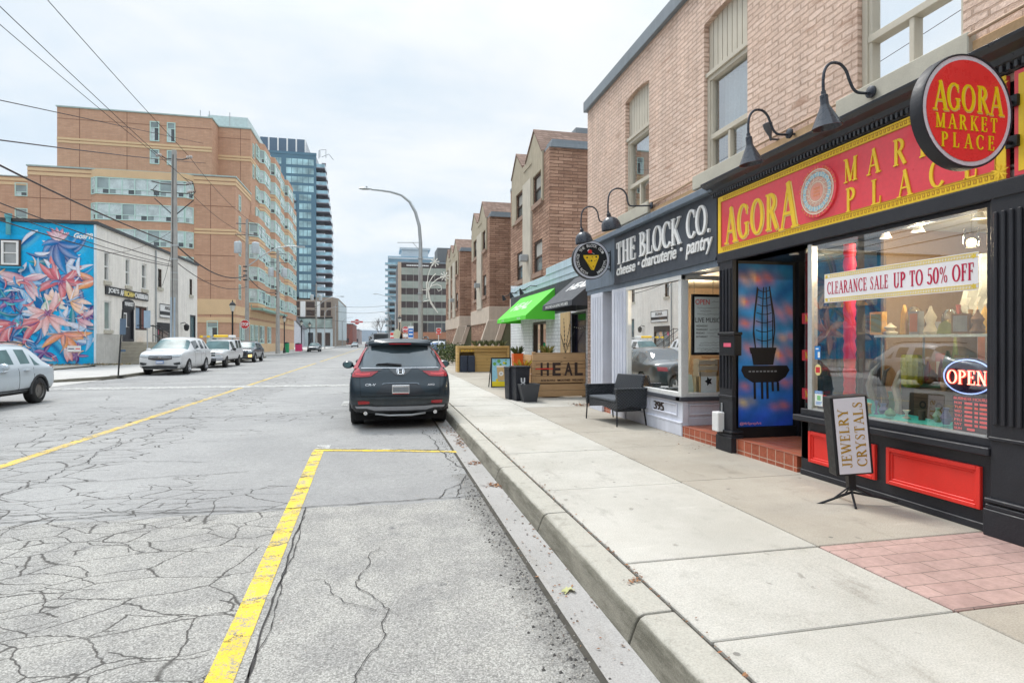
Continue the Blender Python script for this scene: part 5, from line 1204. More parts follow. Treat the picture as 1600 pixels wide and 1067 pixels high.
b = MB(); PH.box(b, -23.5, -12.45, 2.45, 3.38, -.2, -.005); b.obj('sign_band', M('dark_board', (.06, .07, .075), .7, .2, 2, streak=.2), h)
b = MB(); PH.frame(b, -19.93, -18.2, 1.1, 2.27, .08, -.15, -.03); PH.box(b, -19.1, -19.03, 1.18, 2.19, -.13, -.05); wd = b.obj('window', m_brownf, h)
b = MB(); PH.quad(b, -19.85, -18.28, 1.18, 2.19, -.1); b.obj('pane', m_shop, wd); b = MB(); PH.box(b, -20, -18, .9, 2.4, -1.2, -1.1); b.obj('interior', M('warm_room', (.3, .24, .17), .8, .4, 1.5), wd)
b = MB(); PH.frame(b, -15.64, -14.4, 1.15, 2.42, .06, -.15, -.02); wd = b.obj('window', m_black, h); b = MB(); PH.quad(b, -15.6, -14.4, 1.15, 2.4, -.1); b.obj('pane', M('window_night', (.012, .012, .025), .1), wd)
b = MB()
for k in range(7): b.ball(PH.p(-15.5+.17*k, 2.0-.04*math.sin(PI*k/6), -.06), .013, 6)
b.obj('string_lights', M('string_bulbs', (.6, .6, .5), .4), wd)
wp_ = MB(); PH.box(wp_, -16.55, -15.66, 1.12, 2.44, -.01, .03); pl_ = wp_.obj('timber_panel', wood('pale_panel', (.5, .34, .17), (.62, .45, .25), 'z', .14), h)
b = MB(); rp = random.Random(9)
def vine(u, v, L_, a, n=0):
    p = [(u, v)]
    for i in range(8): a += rp.uniform(-.12, .12); u += L_/8*math.cos(a); v += L_/8*math.sin(a); p.append((u, v))
    b.tube([PH.p(x, y, .034) for x, y in p], .005, 4)
    for i in range(2, 9, 1):
        for s in (-1, 1):
            aa = a+s*.8; x, y = p[i]; l = .1*(1.1-i/12); b.tube([PH.p(x, y, .034), PH.p(x+l*.5*math.cos(aa+s*.25), y+l*.5*math.sin(aa+s*.25), .034), PH.p(x+l*math.cos(aa), y+l*math.sin(aa), .034), PH.p(x+l*.55*math.cos(aa-s*.3), y+l*.55*math.sin(aa-s*.3), .034), PH.p(x, y, .034)], .004, 4)
for a in (1.2, 1.75, 2.3, .8): vine(-16.05, 1.25, 1.0 if a < 2 else .7, a)
b.obj('line_drawing', m_black, pl_)

def awning(label, y0, y1, zt, zf, xf, mt, words, wm):
    t = thing('awning', label, 'awning', (5.2, (y0+y1)/2, zf))
    b = MB(); zv = zf-.13
    b.add([(5.2, y1, zt), (5.2, y0, zt), (xf, y0, zf), (xf, y1, zf)], [(0, 1, 2, 3)]); b.add([(xf, y1, zf), (xf, y0, zf), (xf-.01, y0, zv), (xf-.01, y1, zv)], [(0, 1, 2, 3)])
    for y in (y0, y1): b.add([(5.2, y, zt), (xf, y, zf), (xf-.01, y, zv), (5.2, y, zv)], [(0, 1, 2, 3)])
    b.obj('canopy', mt, t)
    fr = MB()
    for a, c in (((5.18, y0+.02, zt-.03), (xf+.03, y0+.02, zf-.02)), ((5.18, y1-.02, zt-.03), (xf+.03, y1-.02, zf-.02)), ((xf+.03, y0+.02, zf-.02), (xf+.03, y1-.02, zf-.02))): fr.bar(a, c, .014)
    fr.obj('frame', m_galv, t)
    b = MB(); sl = Vector((5.2-xf, 0, zt-zf)); n_ = sl.normalized()
    for s_, f, hh, ww in words[0]: b.text(s_, Vector((xf, (y0+y1)/2+words[2], zf))+sl*f, Uw, n_, hh, .006, 0, width=ww, bold=.02)
    for s_, dy, ww in words[1]: b.text(s_, (xf-.006, (y0+y1)/2+dy, zf-.065), Uw, Zu, .07, .004, 0, width=ww)
    b.obj('lettering', wm, t)
    return t
awning('bright green canvas awning over the white brick shop', 17.2, 21.7, 3.25, 2.41, 4.28, M('green_canvas', (.1, .62, .04), .65, .06, 2), ([('HEAL', .5, .42, 2.4)], [('HEAL', 1.2, .5), ('HEAL', -1.3, .5)], .2), M('pale_green_letters', (.55, .8, .5), .6))
awning('black canvas awning reading HEAL in white beyond the cheese sign', 12.7, 15.2, 3.35, 2.56, 4.25, M('black_canvas', (.055, .06, .07), .7, .1, 2), ([('HEAL', .55, .3, 1.5)], [('SMOOTHIES ACAI BOWLS WELLNESS', 0, 1.9)], -.25), m_white)
for y, nm in ((22.3, 'leftmost'), (20.9, 'middle'), (19.3, 'rightmost')):
    t = thing('spot_lamp', 'small black spot lamp on a curved arm above the green awning, %s one' % nm, 'lamp', (5.2, y, 3.5), 'spot lamps over the green awning')
    b = MB(); b.tube([(5.2, y, 3.5), (5.0, y+.1, 3.52), (4.85, y+.3, 3.42), (4.75, y+.5, 3.4)], .015, 6); b.lathe([(.03, .08), (.05, 0), (.09, -.14), (.08, -.14)], (4.75, y+.55, 3.38), (-.4, 0, 1), 10); b.obj('arm_and_shade', m_black, t, smooth=True)

# HEAL patio fence, facing down the street
ft = thing('patio_fence', 'cedar plank patio fence with HEAL cut out in dark letters', 'fence', (4.5, 14.4, .15))
PFn = Pl((0, 14.4, 0), Us); b = MB()
for z0, z1 in ((.18, .5), (.53, .76), (.775, 1.0), (1.015, 1.31)): PFn.box(b, 3.84, 5.19, z0, z1, -.04, .0)
PFn.box(b, 3.76, 3.84, .15, 1.33, -.1, .01); PFn.box(b, 5.12, 5.2, .15, 1.3, -.1, -.042); b.obj('boards', m_cedar, ft, bevel=.006)
b = MB(); PFn.box(b, 3.84, 5.19, .18, 1.3, -.06, -.045); b.obj('backing', M('fence_back', (.15, .09, .05), .9), ft)
b = MB()
for ch, u in zip('HEAL', (4.08, 4.4, 4.72, 5.0)): b.text(ch, PFn.p(u, .885, 0), Us, Zu, .34, .012, 0, width=.22, bold=.03)
b.text('ACAI BOWLS   SMOOTHIES   WELLNESS', PFn.p(4.55, .6, 0), Us, Zu, .055, .01, 0, width=1.15, bold=.01); b.obj('lettering', M('dark_letter', (.05, .03, .025), .6), ft)
b = MB(); PFn.box(b, 3.83, 4.3, .885, .91, .013, .018); b.obj('red_tape', m_redpan, ft)
# side fence along the pavement
b = MB(); 
for z0, z1 in ((.18, .5), (.53, .76), (.775, 1.0), (1.015, 1.25)): b.box(3.74, 3.78, 14.5, 16.4, z0, z1)
b.box(3.72, 3.8, 16.4, 16.48, .15, 1.3); b.obj('side_boards', m_cedar, ft)

def plant(name, label, cat, c, h, spread, n, cols, parent=None, seed=1, w_=.02):
    rr = random.Random(seed); b = MB()
    for i in range(n):
        a = rr.uniform(0, 2*PI); s = rr.uniform(.2, 1)*spread; hh = h*rr.uniform(.6, 1); k = rr.uniform(.6, 1.3)
        base = Vector(c)+Vector((math.cos(a)*spread*.2, math.sin(a)*spread*.2, 0)); d = Vector((math.cos(a), math.sin(a), 0)); q = d.cross(Vector(Zu))*w_
        m1 = base+d*s*.45+Vector((0, 0, hh*.7)); e = base+d*s+Vector((0, 0, hh)); cl = rr.choice(cols); cl = tuple(v*k for v in cl)
        b.add([base-q*.6, base+q*.6, m1+q, e, m1-q], [(0, 1, 2, 3, 4)], 0, cl)
    o = b.obj(name, m_leafy, parent, recalc=False)
    if parent is None: tag(o, label, cat)
    return o
m_leafy = attr_paint('foliage', .6, 0)
op_ = thing('planter', 'tall orange planter with spiky grass in front of the cedar fence', 'planter', (3.62, 15.5, .15))
b = MB(); b.lathe([(.13, 0), (.2, 1.12), (.17, 1.12), (.16, 1.05), (0, 1.05)], (3.62, 15.5, .15), n=4); b.obj('pot', M('orange_glaze', (.75, .13, .02), .4, .12, 3), op_)
plant('foliage', None, None, (3.62, 15.5, 1.2), .3, .22, 60, [(.06, .1, .03), (.1, .13, .05)], op_, 4)
yp = thing('planter', 'yellow and red ornamental grass drooping beside the black bin', 'plant', (3.5, 14.3, .5)); plant('foliage', None, None, (3.5, 14.4, .75), .42, .25, 70, [(.65, .42, .03), (.6, .18, .03), (.55, .5, .08)], yp, 8); b = MB(); b.lathe([(.1, 0), (.14, .6), (0, .58)], (3.5, 14.4, .15), n=12); b.obj('pot', m_char, yp)
plant('potted_grass', 'tuft of yellowing grass on the cedar fence near the shop window', 'plant', (4.25, 14.75, 1.2), .32, .2, 80, [(.3, .28, .08), (.16, .2, .05), (.4, .33, .12)], None, 3)
b = MB(); b.box(4.05, 4.5, 14.6, 14.9, .15, 1.22); tag(b.obj('planter_box', m_cedar), 'cedar box behind the HEAL fence carrying a grass tuft', 'planter')
def bin_(label, x, y, w_, d, h, rz, logo):
    t = thing('recycling_bin', label, 'bin', (x, y, .15), 'black bins on the pavement', rz)
    b = MB(); b.prism([(-w_*.42, -d*.42, 0), (w_*.42, -d*.42, 0), (w_*.42, d*.42, 0), (-w_*.42, d*.42, 0)], (0, 0, .02))
    q = [(-w_*.42, -d*.42, .02), (w_*.42, -d*.42, .02), (w_*.42, d*.42, .02), (-w_*.42, d*.42, .02), (-w_/2, -d/2, h), (w_/2, -d/2, h), (w_/2, d/2, h), (-w_/2, d/2, h)]
    b.add(q, [(0, 3, 2, 1), (4, 5, 6, 7), (0, 1, 5, 4), (1, 2, 6, 5), (2, 3, 7, 6), (3, 0, 4, 7)])
    for k in (-.22, 0, .22): b.add([(w_*k-.02, -d*.43-.012, .1), (w_*k+.02, -d*.43-.012, .1), (w_*k+.022, -d*.49-.012, h*.8), (w_*k-.022, -d*.49-.012, h*.8)], [(0, 1, 2, 3)])
    b.obj('body', M('bin_plastic', (.02, .022, .03), .5, .2, 4), t, local=True, bevel=.01)
    b = MB(); b.box(-w_*.54, w_*.54, -d*.55, d*.54, h, h+.05); b.obj('lid', m_black, t, local=True, bevel=.012)
    if logo:
        b = MB(); b.text('U', (0, -d*.47-.008, h*.62), Us, (0, .12, 1), .14, .012, 0, width=.11, bold=.06); b.box(-.07, .07, -d*.48-.004, -d*.47, h*.5, h*.53); b.obj('emblem', m_white, t, local=True)
    return t
bin_('black wheelie bin with a white emblem beside the grey planter', 3.32, 13.95, .37, .42, .8, .12, True)
bin_('black bin with a paper poster edge behind the emblem bin', 3.16, 14.3, .22, .4, .76, .1, False)
gp = MB(); q = []
gp.add([(3.3, 13.45, .15), (3.62, 13.45, .15), (3.62, 13.8, .15), (3.3, 13.8, .15), (3.2, 13.38, .58), (3.68, 13.38, .58), (3.68, 13.86, .58), (3.2, 13.86, .58)], [(0, 3, 2, 1), (0, 1, 5, 4), (1, 2, 6, 5), (2, 3, 7, 6), (3, 0, 4, 7)])
gp.add([(3.2, 13.38, .58), (3.68, 13.38, .58), (3.68, 13.86, .58), (3.2, 13.86, .58), (3.24, 13.42, .58), (3.64, 13.42, .58), (3.64, 13.82, .58), (3.24, 13.82, .58), (3.26, 13.44, .5), (3.62, 13.44, .5), (3.62, 13.8, .5), (3.26, 13.8, .5)], [(0, 1, 5, 4), (1, 2, 6, 5), (2, 3, 7, 6), (3, 0, 4, 7), (4, 5, 9, 8), (5, 6, 10, 9), (6, 7, 11, 10), (7, 4, 8, 11), (8, 9, 10, 11)])
tag(gp.obj('planter', M('dark_grey_planter', (.05, .053, .06), .6, .12, 3), bevel=.006), 'empty square dark grey planter in front of the bins', 'planter')
# A-frame sign
af = thing('sandwich_board', 'A-frame pavement sign with a drink cup among lemons on blue and yellow', 'sign', (3.62, 17.8, .15))
PA = Pl((3.3, 17.75, 0), Us); b = MB(); PA.frame(b, 0, .64, .17, 1.1, .035, -.03, .0); 
for u in (.02, .6): b.beam((3.3+u, 18.25, .15), (3.3+u, 17.78, 1.08), .03, .02)
b.obj('frame', m_black, af)
b = MB(); PA.box(b, .035, .605, .2, 1.07, -.02, -.01, 0); PA.box(b, .035, .605, .2, .36, -.01, -.006, 1)
rq = random.Random(6)
for i in range(16): u, v, r = rq.uniform(.07, .57), rq.uniform(.4, 1.03), rq.uniform(.025, .06); PA.poly(b, [(u+r*math.cos(R(36*k)), v+r*math.sin(R(36*k))) for k in range(10)], -.008+.0004*i, 1 if i % 2 else 4)
for i in range(14): u, v = rq.uniform(.07, .57), rq.uniform(.4, 1.03); PA.poly(b, [(u-.02, v), (u, v+.012), (u+.03, v+.005)], -.003+.0002*i, 5)
PA.poly(b, [(.22, .38), (.42, .38), (.46, .8), (.18, .8)], .001, 2); PA.poly(b, [(.17, .8), (.47, .8), (.46, .85), (.18, .85)], .002, 3); PA.poly(b, [(.32+.075*math.cos(R(30*k)), .6+.075*math.sin(R(30*k))) for k in range(12)], .003, 3); PA.box(b, .29, .35, .59, .61, .003, .005, 6)
b.obj('poster', [M('sky_print', (.3, .6, .75), .5), M('lemon_yellow', (.8, .65, .03), .5), M('cup_tan', (.6, .42, .2), .5), m_white, M('leaf_green', (.15, .4, .08), .5), M('navy_print', (.02, .06, .35), .5), m_black], af)
# cedar bin enclosure
ce = thing('bin_shelter', 'open-fronted cedar counter shelter standing across the pavement edge', 'shelter', (4.7, 27.6, .15))
b = MB(); b.box(3.46, 5.98, 27.3, 28.0, 1.27, 1.38); b.box(3.46, 3.56, 27.3, 28.0, .15, 1.27); b.box(5.88, 5.98, 27.3, 28.0, .15, 1.27); b.box(4.3, 5.88, 27.5, 27.54, .15, 1.1); b.box(3.46, 5.98, 27.95, 28.0, .15, 1.27); b.box(3.5, 5.9, 27.4, 27.44, 1.1, 1.27)
b.obj('boards', m_cedarl, ce, bevel=.008)
t = thing('recycling_bin', 'pair of navy wheelie bins under yellow lettering inside the cedar shelter', 'bin', (3.95, 27.5, .15)); b = MB(); b.box(3.6, 3.94, 27.25, 27.5, .15, .93); b.box(3.96, 4.3, 27.25, 27.5, .15, .93); b.obj('body', M('navy_plastic', (.025, .035, .06), .5), t, bevel=.02); b = MB(); [b.beam((3.66+.08*k, 27.39, 1.11+.03*(k % 2)), (3.7+.08*k, 27.39, 1.23-.03*(k % 3)), .035, .02, 0, (0, 1, 0)) for k in range(8)]; b.obj('lettering', m_yel, t)

# ---- brownstone blocks
def brownstone(y0, ln, peaks, wins, label, n):
    t = thing('brownstone_block', label, 'building', (6.58, y0, 0), 'brownstone apartment blocks')
    X0, X1 = 6.58, 17.0; PBk = Pl((X0, y0, 0), Uw)       # u = -(Y-y0)
    b = MB(); hol = [(ln-c, ln-a, z0, z1) for a, c in wins for z0, z1 in ((4.57, 5.97), (7.6, 8.85))]
    wallp(b, (X0, y0+ln, 0), Uw, ln, 9.0, hol, .15)
    b.quad((X0, y0, 0), (X1, y0, 0), (X1, y0, 9.45), (X0, y0, 9.45)); b.quad((X0, y0+ln, 0), (X1, y0+ln, 0), (X1, y0+ln, 9.45), (X0, y0+ln, 9.45))
    b.quad((X0, y0, 9.0), (X0, y0+.88, 9.0), (X0, y0+.88, 9.45), (X0, y0, 9.45)); b.quad((X0, y0+ln-.5, 9), (X0, y0+ln, 9), (X0, y0+ln, 9.45), (X0, y0+ln-.5, 9.45)); b.obj('wall', m_stone, t)
    # stucco gable front
    g0, g1 = .86, ln-.5
    prof = [(g0, 7.5), (g0, 9.55)]
    for k, (pa, pk, pb) in enumerate(peaks): prof += [(pa, 9.85 if k else 9.55), (pk, 10.78), (pb, 9.85)]
    prof += [(g1, 9.9), (g1, 7.5)]
    b = MB(); w0 = min(a for a, c in wins)
    def strip(a, c, z0): # stucco from z0 up to the gable outline
        pts = [p for p in prof[1:-1] if a < p[0] < c]
        def zz(u):
            q = prof[1:-1]
            for i in range(len(q)-1):
                if q[i][0] <= u <= q[i+1][0]:
                    l = q[i+1][0]-q[i][0]; return q[i][1] if l < 1e-6 else q[i][1]+(q[i+1][1]-q[i][1])*(u-q[i][0])/l
            return 9.9
        PBk.poly(b, [(-c, z0), (-a, z0), (-a, zz(a))]+[(-p[0], p[1]) for p in pts]+[(-c, zz(c))], 0, 0, .06)
    edges = sorted({g0, g1, *[a for a, c in wins], *[c for a, c in wins]})
    for a, c in zip(edges, edges[1:]):
        iswin = any(abs(a-q[0]) < 1e-6 for q in wins)
        strip(a, c, 8.85 if iswin else 7.5)
    for pa, pk, pb in peaks[:-1]: PBk.box(b, -pb-.35, -pb+1.1, 9.52, 9.58, .06, .09)
    b.obj('gable_stucco', m_stucco, t)
    b = MB()
    for (a, c), (a2, c2) in zip(wins, wins[1:]): PBk.box(b, -(a2-.15), -(c+.3), 3.8, 8.95, .0, .09)
    b.obj('pilaster', m_stucw, t)
    b = MB()
    for pa, pk, pb in peaks:
        for s, (u0, u1, z0, z1) in enumerate(((pa, pk, 9.85 if pa > 1.2 else 9.5, 10.8), (pk, pb, 10.8, 9.83))):
            vv = [(X0-.1, y0+u0, z0+.02), (X0-.1, y0+u1, z1+.02), (X1-4, y0+u1, z1+.02), (X1-4, y0+u0, z0+.02)]
            b.prism(vv, (0, 0, .09))
    b.obj('roof', m_shing, t)
    b = MB(); b.box(X0+.02, X1, y0-.12, y0+.8, 9.42, 9.58); b.box(X0+.1, X1, y0-.02, y0+.8, 9.58, 9.75); b.box(X0, X1, y0+ln-.6, y0+ln+.1, 9.42, 9.58); b.obj('eaves', m_flash, t)
    b = MB(); PBk.box(b, -ln, -0, 2.78, 3.8, -.1, .05); b.box(X0-.05, X1, y0-.05, y0-.001, 2.78, 3.8); b.obj('stone_band', m_conband, t, bevel=.02)
    for a, c in wins:
        for z0, z1 in ((4.57, 5.97), (7.6, 8.85)):
            f = MB(); PBk.frame(f, -c, -a, z0, z1, .09, -.14, -.04); PBk.box(f, -c, -a, (z0+z1)/2-.03, (z0+z1)/2+.03, -.12, -.05); wn = f.obj('window', m_brownf, t)
            g = MB(); PBk.quad(g, -c, -a, z0, z1, -.1); g.obj('pane', m_pane, wn)
            g = MB(); PBk.quad(g, -c+.1, -a-.1, (z0+z1)/2+.04, z1-.1, -.09); g.obj('blind', M('pale_blind', (.42, .4, .36), .7), wn)
            g = MB(); PBk.box(g, -c-.12, -a+.12, z0-.2, z0, -.1, .1); g.obj('sill', M('brown_sill', (.3, .2, .15), .8), wn)
    u = MB(); a, c = wins[0]; PBk.box(u, -(c+1.05), -(c+.65), 5.25, 5.55, .1, .45); u.obj('vent_unit', m_galv, t, bevel=.02)
    return t
brownstone(22.5, 7.26, [(.9, 2.2, 3.75), (4.35, 5.6, 6.75)], [(1.1, 2.45), (4.4, 5.78)], 'nearest brownstone apartment block with twin cream gables, behind the white shop', 1)
brownstone(35.87, 7.6, [(.9, 2.3, 3.75), (4.4, 5.9, 7.1)], [(1.2, 2.4), (4.75, 6.2)], 'middle brownstone apartment block with twin cream gables', 2)
brownstone(50.1, 11.3, [(.9, 2.6, 4.1), (4.6, 6.1, 7.4), (7.9, 8.9, 10.7)], [(1.4, 2.7), (5.0, 6.3), (8.2, 9.5)], 'farthest brownstone apartment block with three cream gables', 3)
for y, ly, lb in ((29.8, 6.05, 'recessed cream link between the nearest two brownstone blocks'), (43.5, 6.6, 'recessed cream link between the farther two brownstone blocks')):
    t = thing('link_building', lb, 'building', (10, y+ly/2, 0)); b = MB(); b.box(10.5, 17, y, y+ly, 0, 9.0); b.obj('wall', m_stone, t); b = MB(); b.box(9.9, 17.1, y+.02, y+ly-.02, 8.7, 9.2); b.obj('roof', m_flash, t)
    b = MB(); yy = y+ly-1.0; b.prism([(5.35, yy, .1), (8, yy, .1), (8, yy, 2.9), (6.3, yy, 2.9)], (0, .3, 0)); b.obj('porch_wall', m_conband, t, bevel=.02)
    b = MB(); b.prism([(5.5, y+1.2, .1), (5.8, y+1.2, .1), (6.7, y+1.2, 2.85), (6.4, y+1.2, 2.85)], (0, .12, 0)); b.box(6.4, 8, y+1.2, y+1.32, 2.75, 2.9); b.obj('porch_frame', m_conband, t)
    b = MB(); b.quad((5.75, y+1.3, .2), (8, y+1.3, .2), (8, y+1.3, 2.75), (6.5, y+1.3, 2.75)); b.obj('porch_pane', wglass('green_glass', (.12, .15, .1), .08), t)
t = thing('penthouse', 'small cream rooftop block with grey flashing showing behind the pink building', 'building', (9, 25, 9.5)); b = MB(); b.box(9.3, 14, 27, 31, 9.5, 11.75); b.obj('wall', m_stucco, t); b = MB(); b.box(9.2, 14.1, 26.9, 31.1, 11.75, 12.0); b.obj('roof', m_flash, t); b = MB(); b.box(9.7, 9.9, 26.96, 27, 11.1, 11.6); b.obj('window', m_dglass, t)

def bush(label, c, r, hz, n, cols, seed, grp=None, name='bush'):
    rr = random.Random(seed); b = MB(); c = Vector(c)
    for i in range(n):
        d = Vector((rr.gauss(0, 1), rr.gauss(0, 1), rr.gauss(.2, 1))).normalized(); rad = rr.uniform(.55, 1.05)*(1+.15*math.sin(d.x*5+seed)+.12*math.sin(d.y*7+d.z*5))
        p = c+Vector((d.x*r*rad, d.y*r*rad, hz*.5+d.z*hz*.5*rad)); p.z = max(p.z, c.z+.02)
        u = (d+Vector((rr.uniform(-.6, .6), rr.uniform(-.6, .6), rr.uniform(-.6, .9)))).normalized(); v = u.orthogonal().normalized(); v.rotate(Matrix.Rotation(rr.uniform(0, 6), 3, u)); q = u.cross(v); s = rr.uniform(.03, .07)*(.6+r)
        k = rr.uniform(.55, 1.35); cl = tuple(x*k for x in rr.choice(cols)); b.add([p-v*s*.5, p+q*s*.5+u*s*.4, p+v*s*.6+u*s, p-q*s*.5+u*s*.4], [(0, 1, 2, 3)], 0, cl)
    return tag(b.obj(name, m_leafy, recalc=False), label, 'bush', grp)
gcol = [(.05, .085, .02), (.07, .1, .02), (.035, .06, .018), (.1, .12, .03)]
for i, (x, y, r, hz, lb) in enumerate(((4.9, 33.5, .75, 1.15, 'clipped evergreen bush right beside the cedar shelter'), (4.3, 36.0, .8, 1.3, 'round evergreen bush second from the cedar shelter'), (4.6, 39.0, .85, 1.3, 'round evergreen bush third along the pavement edge'), (4.3, 43.0, .9, 1.35, 'evergreen bush farthest from the cedar shelter'), (5.2, 31.0, .6, .9, 'low yellow-green bush behind the cedar shelter'))):
    bush(lb, (x, y, .17), r, hz, 900, gcol if i < 4 else [(.13, .14, .03), (.09, .12, .03)], i+3, 'bushes before the brownstone blocks')
for i in range(5): plant('potted_grass', 'wispy grass plant in the cedar shelter top, %s from the left' % ('first', 'second', 'third', 'fourth', 'fifth')[i], 'plant', (4.4+.33*i, 27.65, 1.36), .35, .25, 40, [(.1, .13, .06), (.2, .22, .12)], None, 30+i)

# ================================================================ far right: office block, blue tower
of = thing('office_building', 'brown banded office block with grey-green windows behind the lamp post', 'building', (12, 145, 0))
POf = Pl((3.86, 145, 0), Us); m_ob = M('brown_cladding', (.06, .045, .045), .5, .08, .3); m_og = wglass('grey_green_glass', (.26, .29, .25), .12, .15, .2)
b = MB(); b.box(3.86, 30, 145, 170, 0, 20.9); b.obj('wall', m_ob, of)
b = MB(); b.box(3.8, 30.05, 144.9, 170, 20.9, 21.2); b.obj('roof', m_flash, of)
for i in range(5):
    z0 = 18.0-3.28*i; f = MB(); POf.box(f, .1, 26, z0, z0+1.72, -.1, .05); wn = f.obj('window', m_og, of)
    f = MB()
    for k in range(15): POf.box(f, .1+1.75*k, .2+1.75*k, z0-1.6, z0+1.72, .05, .12)
    f.obj('mullion', M('pale_mullion', (.3, .29, .26), .6), wn)
f = MB(); POf.box(f, 3.5, 12, 3.6, 6.2, -.1, .06); POf.box(f, 5, 20, .3, 3.2, -.1, .06); f.obj('window', m_dglass, of)
f = MB(); POf.box(f, 0, 26, 2.2, 3.9, -.1, .5); f.obj('canopy', M('copper_band', (.36, .17, .1), .7), of); b = MB(); [POf.box(b, 2.0+.42*k, 2.32+.42*k, 20.15, 20.45, 0, .1) for k in range(13)]; b.obj('lettering', m_white, of)
f = MB(); f.box(3.8, 4.6, 144.85, 145.4, 0, 21); f.obj('corner_pier', M('pale_pier', (.45, .36, .28), .7), of)
ph = MB(); ph.box(13.6, 22, 147, 155, 21.2, 25.2); ph.obj('penthouse', M('grey_plant_room', (.13, .14, .15), .6), of)
tw = thing('apartment_tower', 'pale blue glass apartment tower with stacked white balconies rising behind the office block', 'building', (10, 250, 0))
b = MB(); b.box(2.4, 24, 246, 270, 0, 37); b.obj('wall', wglass('blue_tower_glass', (.16, .3, .4), .1, .25, .15), tw)
b = MB(); b.box(2.6, 24, 245.5, 270, 35.8, 36.6); b.box(8, 19, 248, 262, 37, 40.2); b.box(7.2, 20, 247.5, 263, 40.2, 41); b.obj('roof', M('pale_slab', (.5, .56, .6), .6), tw)
for i in range(13):
    z = 2.5+2.55*i; f = MB(); f.box(1.2, 24, 244.6, 246, z, z+.22); f.box(1.2, 9, 244.55, 244.62, z+.22, z+.95, 1); f.box(1.2, 1.3, 244.6, 247, z+.22, z+.95, 1); f.obj('balcony', [M('balcony_slab', (.55, .6, .62), .6), wglass('balcony_glass', (.25, .42, .5), .1)] if i == 0 else [bpy.data.materials['balcony_slab'], bpy.data.materials['balcony_glass']], tw)
    if i < 12:
        f = MB(); f.box(3, 8.6, 245.9, 246, z+.3, z+2.2); f.box(9.5, 23, 245.9, 246, z+.3, z+2.2); f.obj('window', m_dglass if i % 3 else bpy.data.materials['balcony_glass'], tw)

# ================================================================ LEFT: white shop building with the mural
XL = -16.5
m_wb = brick('cream_painted_brick', (.84, .8, .74), (.88, .845, .79), (.77, .73, .66), .24, .08, .01, .6, .8, .08, warp=.012, streak=.1)
wb = thing('shop_building', 'two-storey cream painted brick building with a mural on its end wall', 'building', (XL, 48, .3))
PWb = Pl((XL, 0, 0), Ue)          # u = Y, outwards +X
wn_l = [(39.95, 40.62), (42.95, 43.65), (45.6, 46.45), (48.6, 49.4), (55.97, 56.75)]
hol = [(a-38.9, c-38.9, 5.3+.4*(i > 2)-.1, 7.1-.1) for i, (a, c) in enumerate(wn_l)]+[(39.95-38.9, 40.86-38.9, 2.2, 4.0), (42.43-38.9, 44.22-38.9, 1.5, 4.1), (44.5-38.9, 46.5-38.9, 2.3, 3.95), (48.44-38.9, 51.6-38.9, .6, 2.95), (56.1-38.9, 57.7-38.9, .2, 3.85)]
b = MB(); wallp(b, (XL, 38.9, .1), Ue, 19.25, 8.45, hol, .22)
b.quad((XL, 58.15, 0), (-45, 58.15, 0), (-45, 58.15, 8.5), (XL, 58.15, 8.5)); b.quad((-45, 38.9, 8.4), (XL, 38.9, 8.4), (XL, 58.15, 8.4), (-45, 58.15, 8.4)); b.quad((-30.4, 38.91, 0), (-45, 38.91, 0), (-45, 38.91, 8.5), (-30.4, 38.91, 8.5))
b.obj('wall', m_wb, wb)
b = MB(); b.box(-45, XL+.12, 38.78, 58.25, 8.5, 8.68); b.obj('roof', M('dark_coping', (.05, .055, .06), .6), wb)
m_wf = M('white_sash', (.7, .7, .68), .5)
for i, (a, c) in enumerate(wn_l):
    z0 = 5.3+.4*(i > 2); f = MB(); PWb.frame(f, a, c, z0, 7.1, .1 if i < 3 else .07, -.2, -.04); PWb.box(f, a, c, (z0+7.1)/2-.04, (z0+7.1)/2+.04, -.16, -.06); wn = f.obj('window', m_wf if i < 3 else m_brownf, wb)
    g = MB(); PWb.quad(g, a, c, z0, 7.1, -.15); g.obj('pane', m_pane, wn); g = MB(); PWb.box(g, a-.12, c+.12, z0-.22, z0, -.1, .1); g.obj('sill', m_sillc, wn)
f = MB(); PWb.frame(f, 39.95, 40.86, 2.3, 4.1, .1, -.2, -.05); wn = f.obj('window', m_wf, wb); g = MB(); PWb.quad(g, 39.95, 40.86, 2.3, 4.1, -.12); g.obj('pane', wglass('green_pane', (.2, .27, .25), .1), wn); g = MB(); PWb.box(g, 39.85, 40.95, 2.1, 2.3, -.1, .1); g.obj('sill', m_sillc, wn)
f = MB(); PWb.frame(f, 42.43, 44.22, 1.6, 4.2, .16, -.2, .03); PWb.box(f, 42.5, 44.1, 3.62, 4.1, -.12, -.02); PWb.box(f, 42.6, 44.1, 1.6, 3.62, -.14, -.08); dr = f.obj('door', M('black_door', (.025, .027, .035), .4), wb)
g = MB(); PWb.frame(g, 42.75, 43.3, 2.55, 3.5, .09, -.08, -.06); g.obj('trim', m_white, dr); g = MB(); PWb.quad(g, 42.82, 43.25, 2.62, 3.43, -.07); g.obj('pane', m_pane, dr); g = MB(); PWb.box(g, 43.32, 43.5, 2.5, 2.6, -.08, -.02); g.obj('handle', m_chrome, dr)
f = MB(); PWb.frame(f, 44.5, 46.5, 2.4, 4.05, .1, -.2, -.02, 0); PWb.box(f, 45.5, 45.62, 2.4, 4.05, -.2, -.02, 0); wn = f.obj('window', m_brownf, wb); g = MB(); PWb.quad(g, 44.55, 45.5, 2.45, 4.0, -.12); g.obj('pane', wglass('blue_pane', (.25, .36, .5), .15), wn); g = MB(); PWb.quad(g, 45.62, 46.4, 2.45, 4.0, -.11); g.obj('shutter', M('maroon_board', (.15, .05, .04), .6), wn)
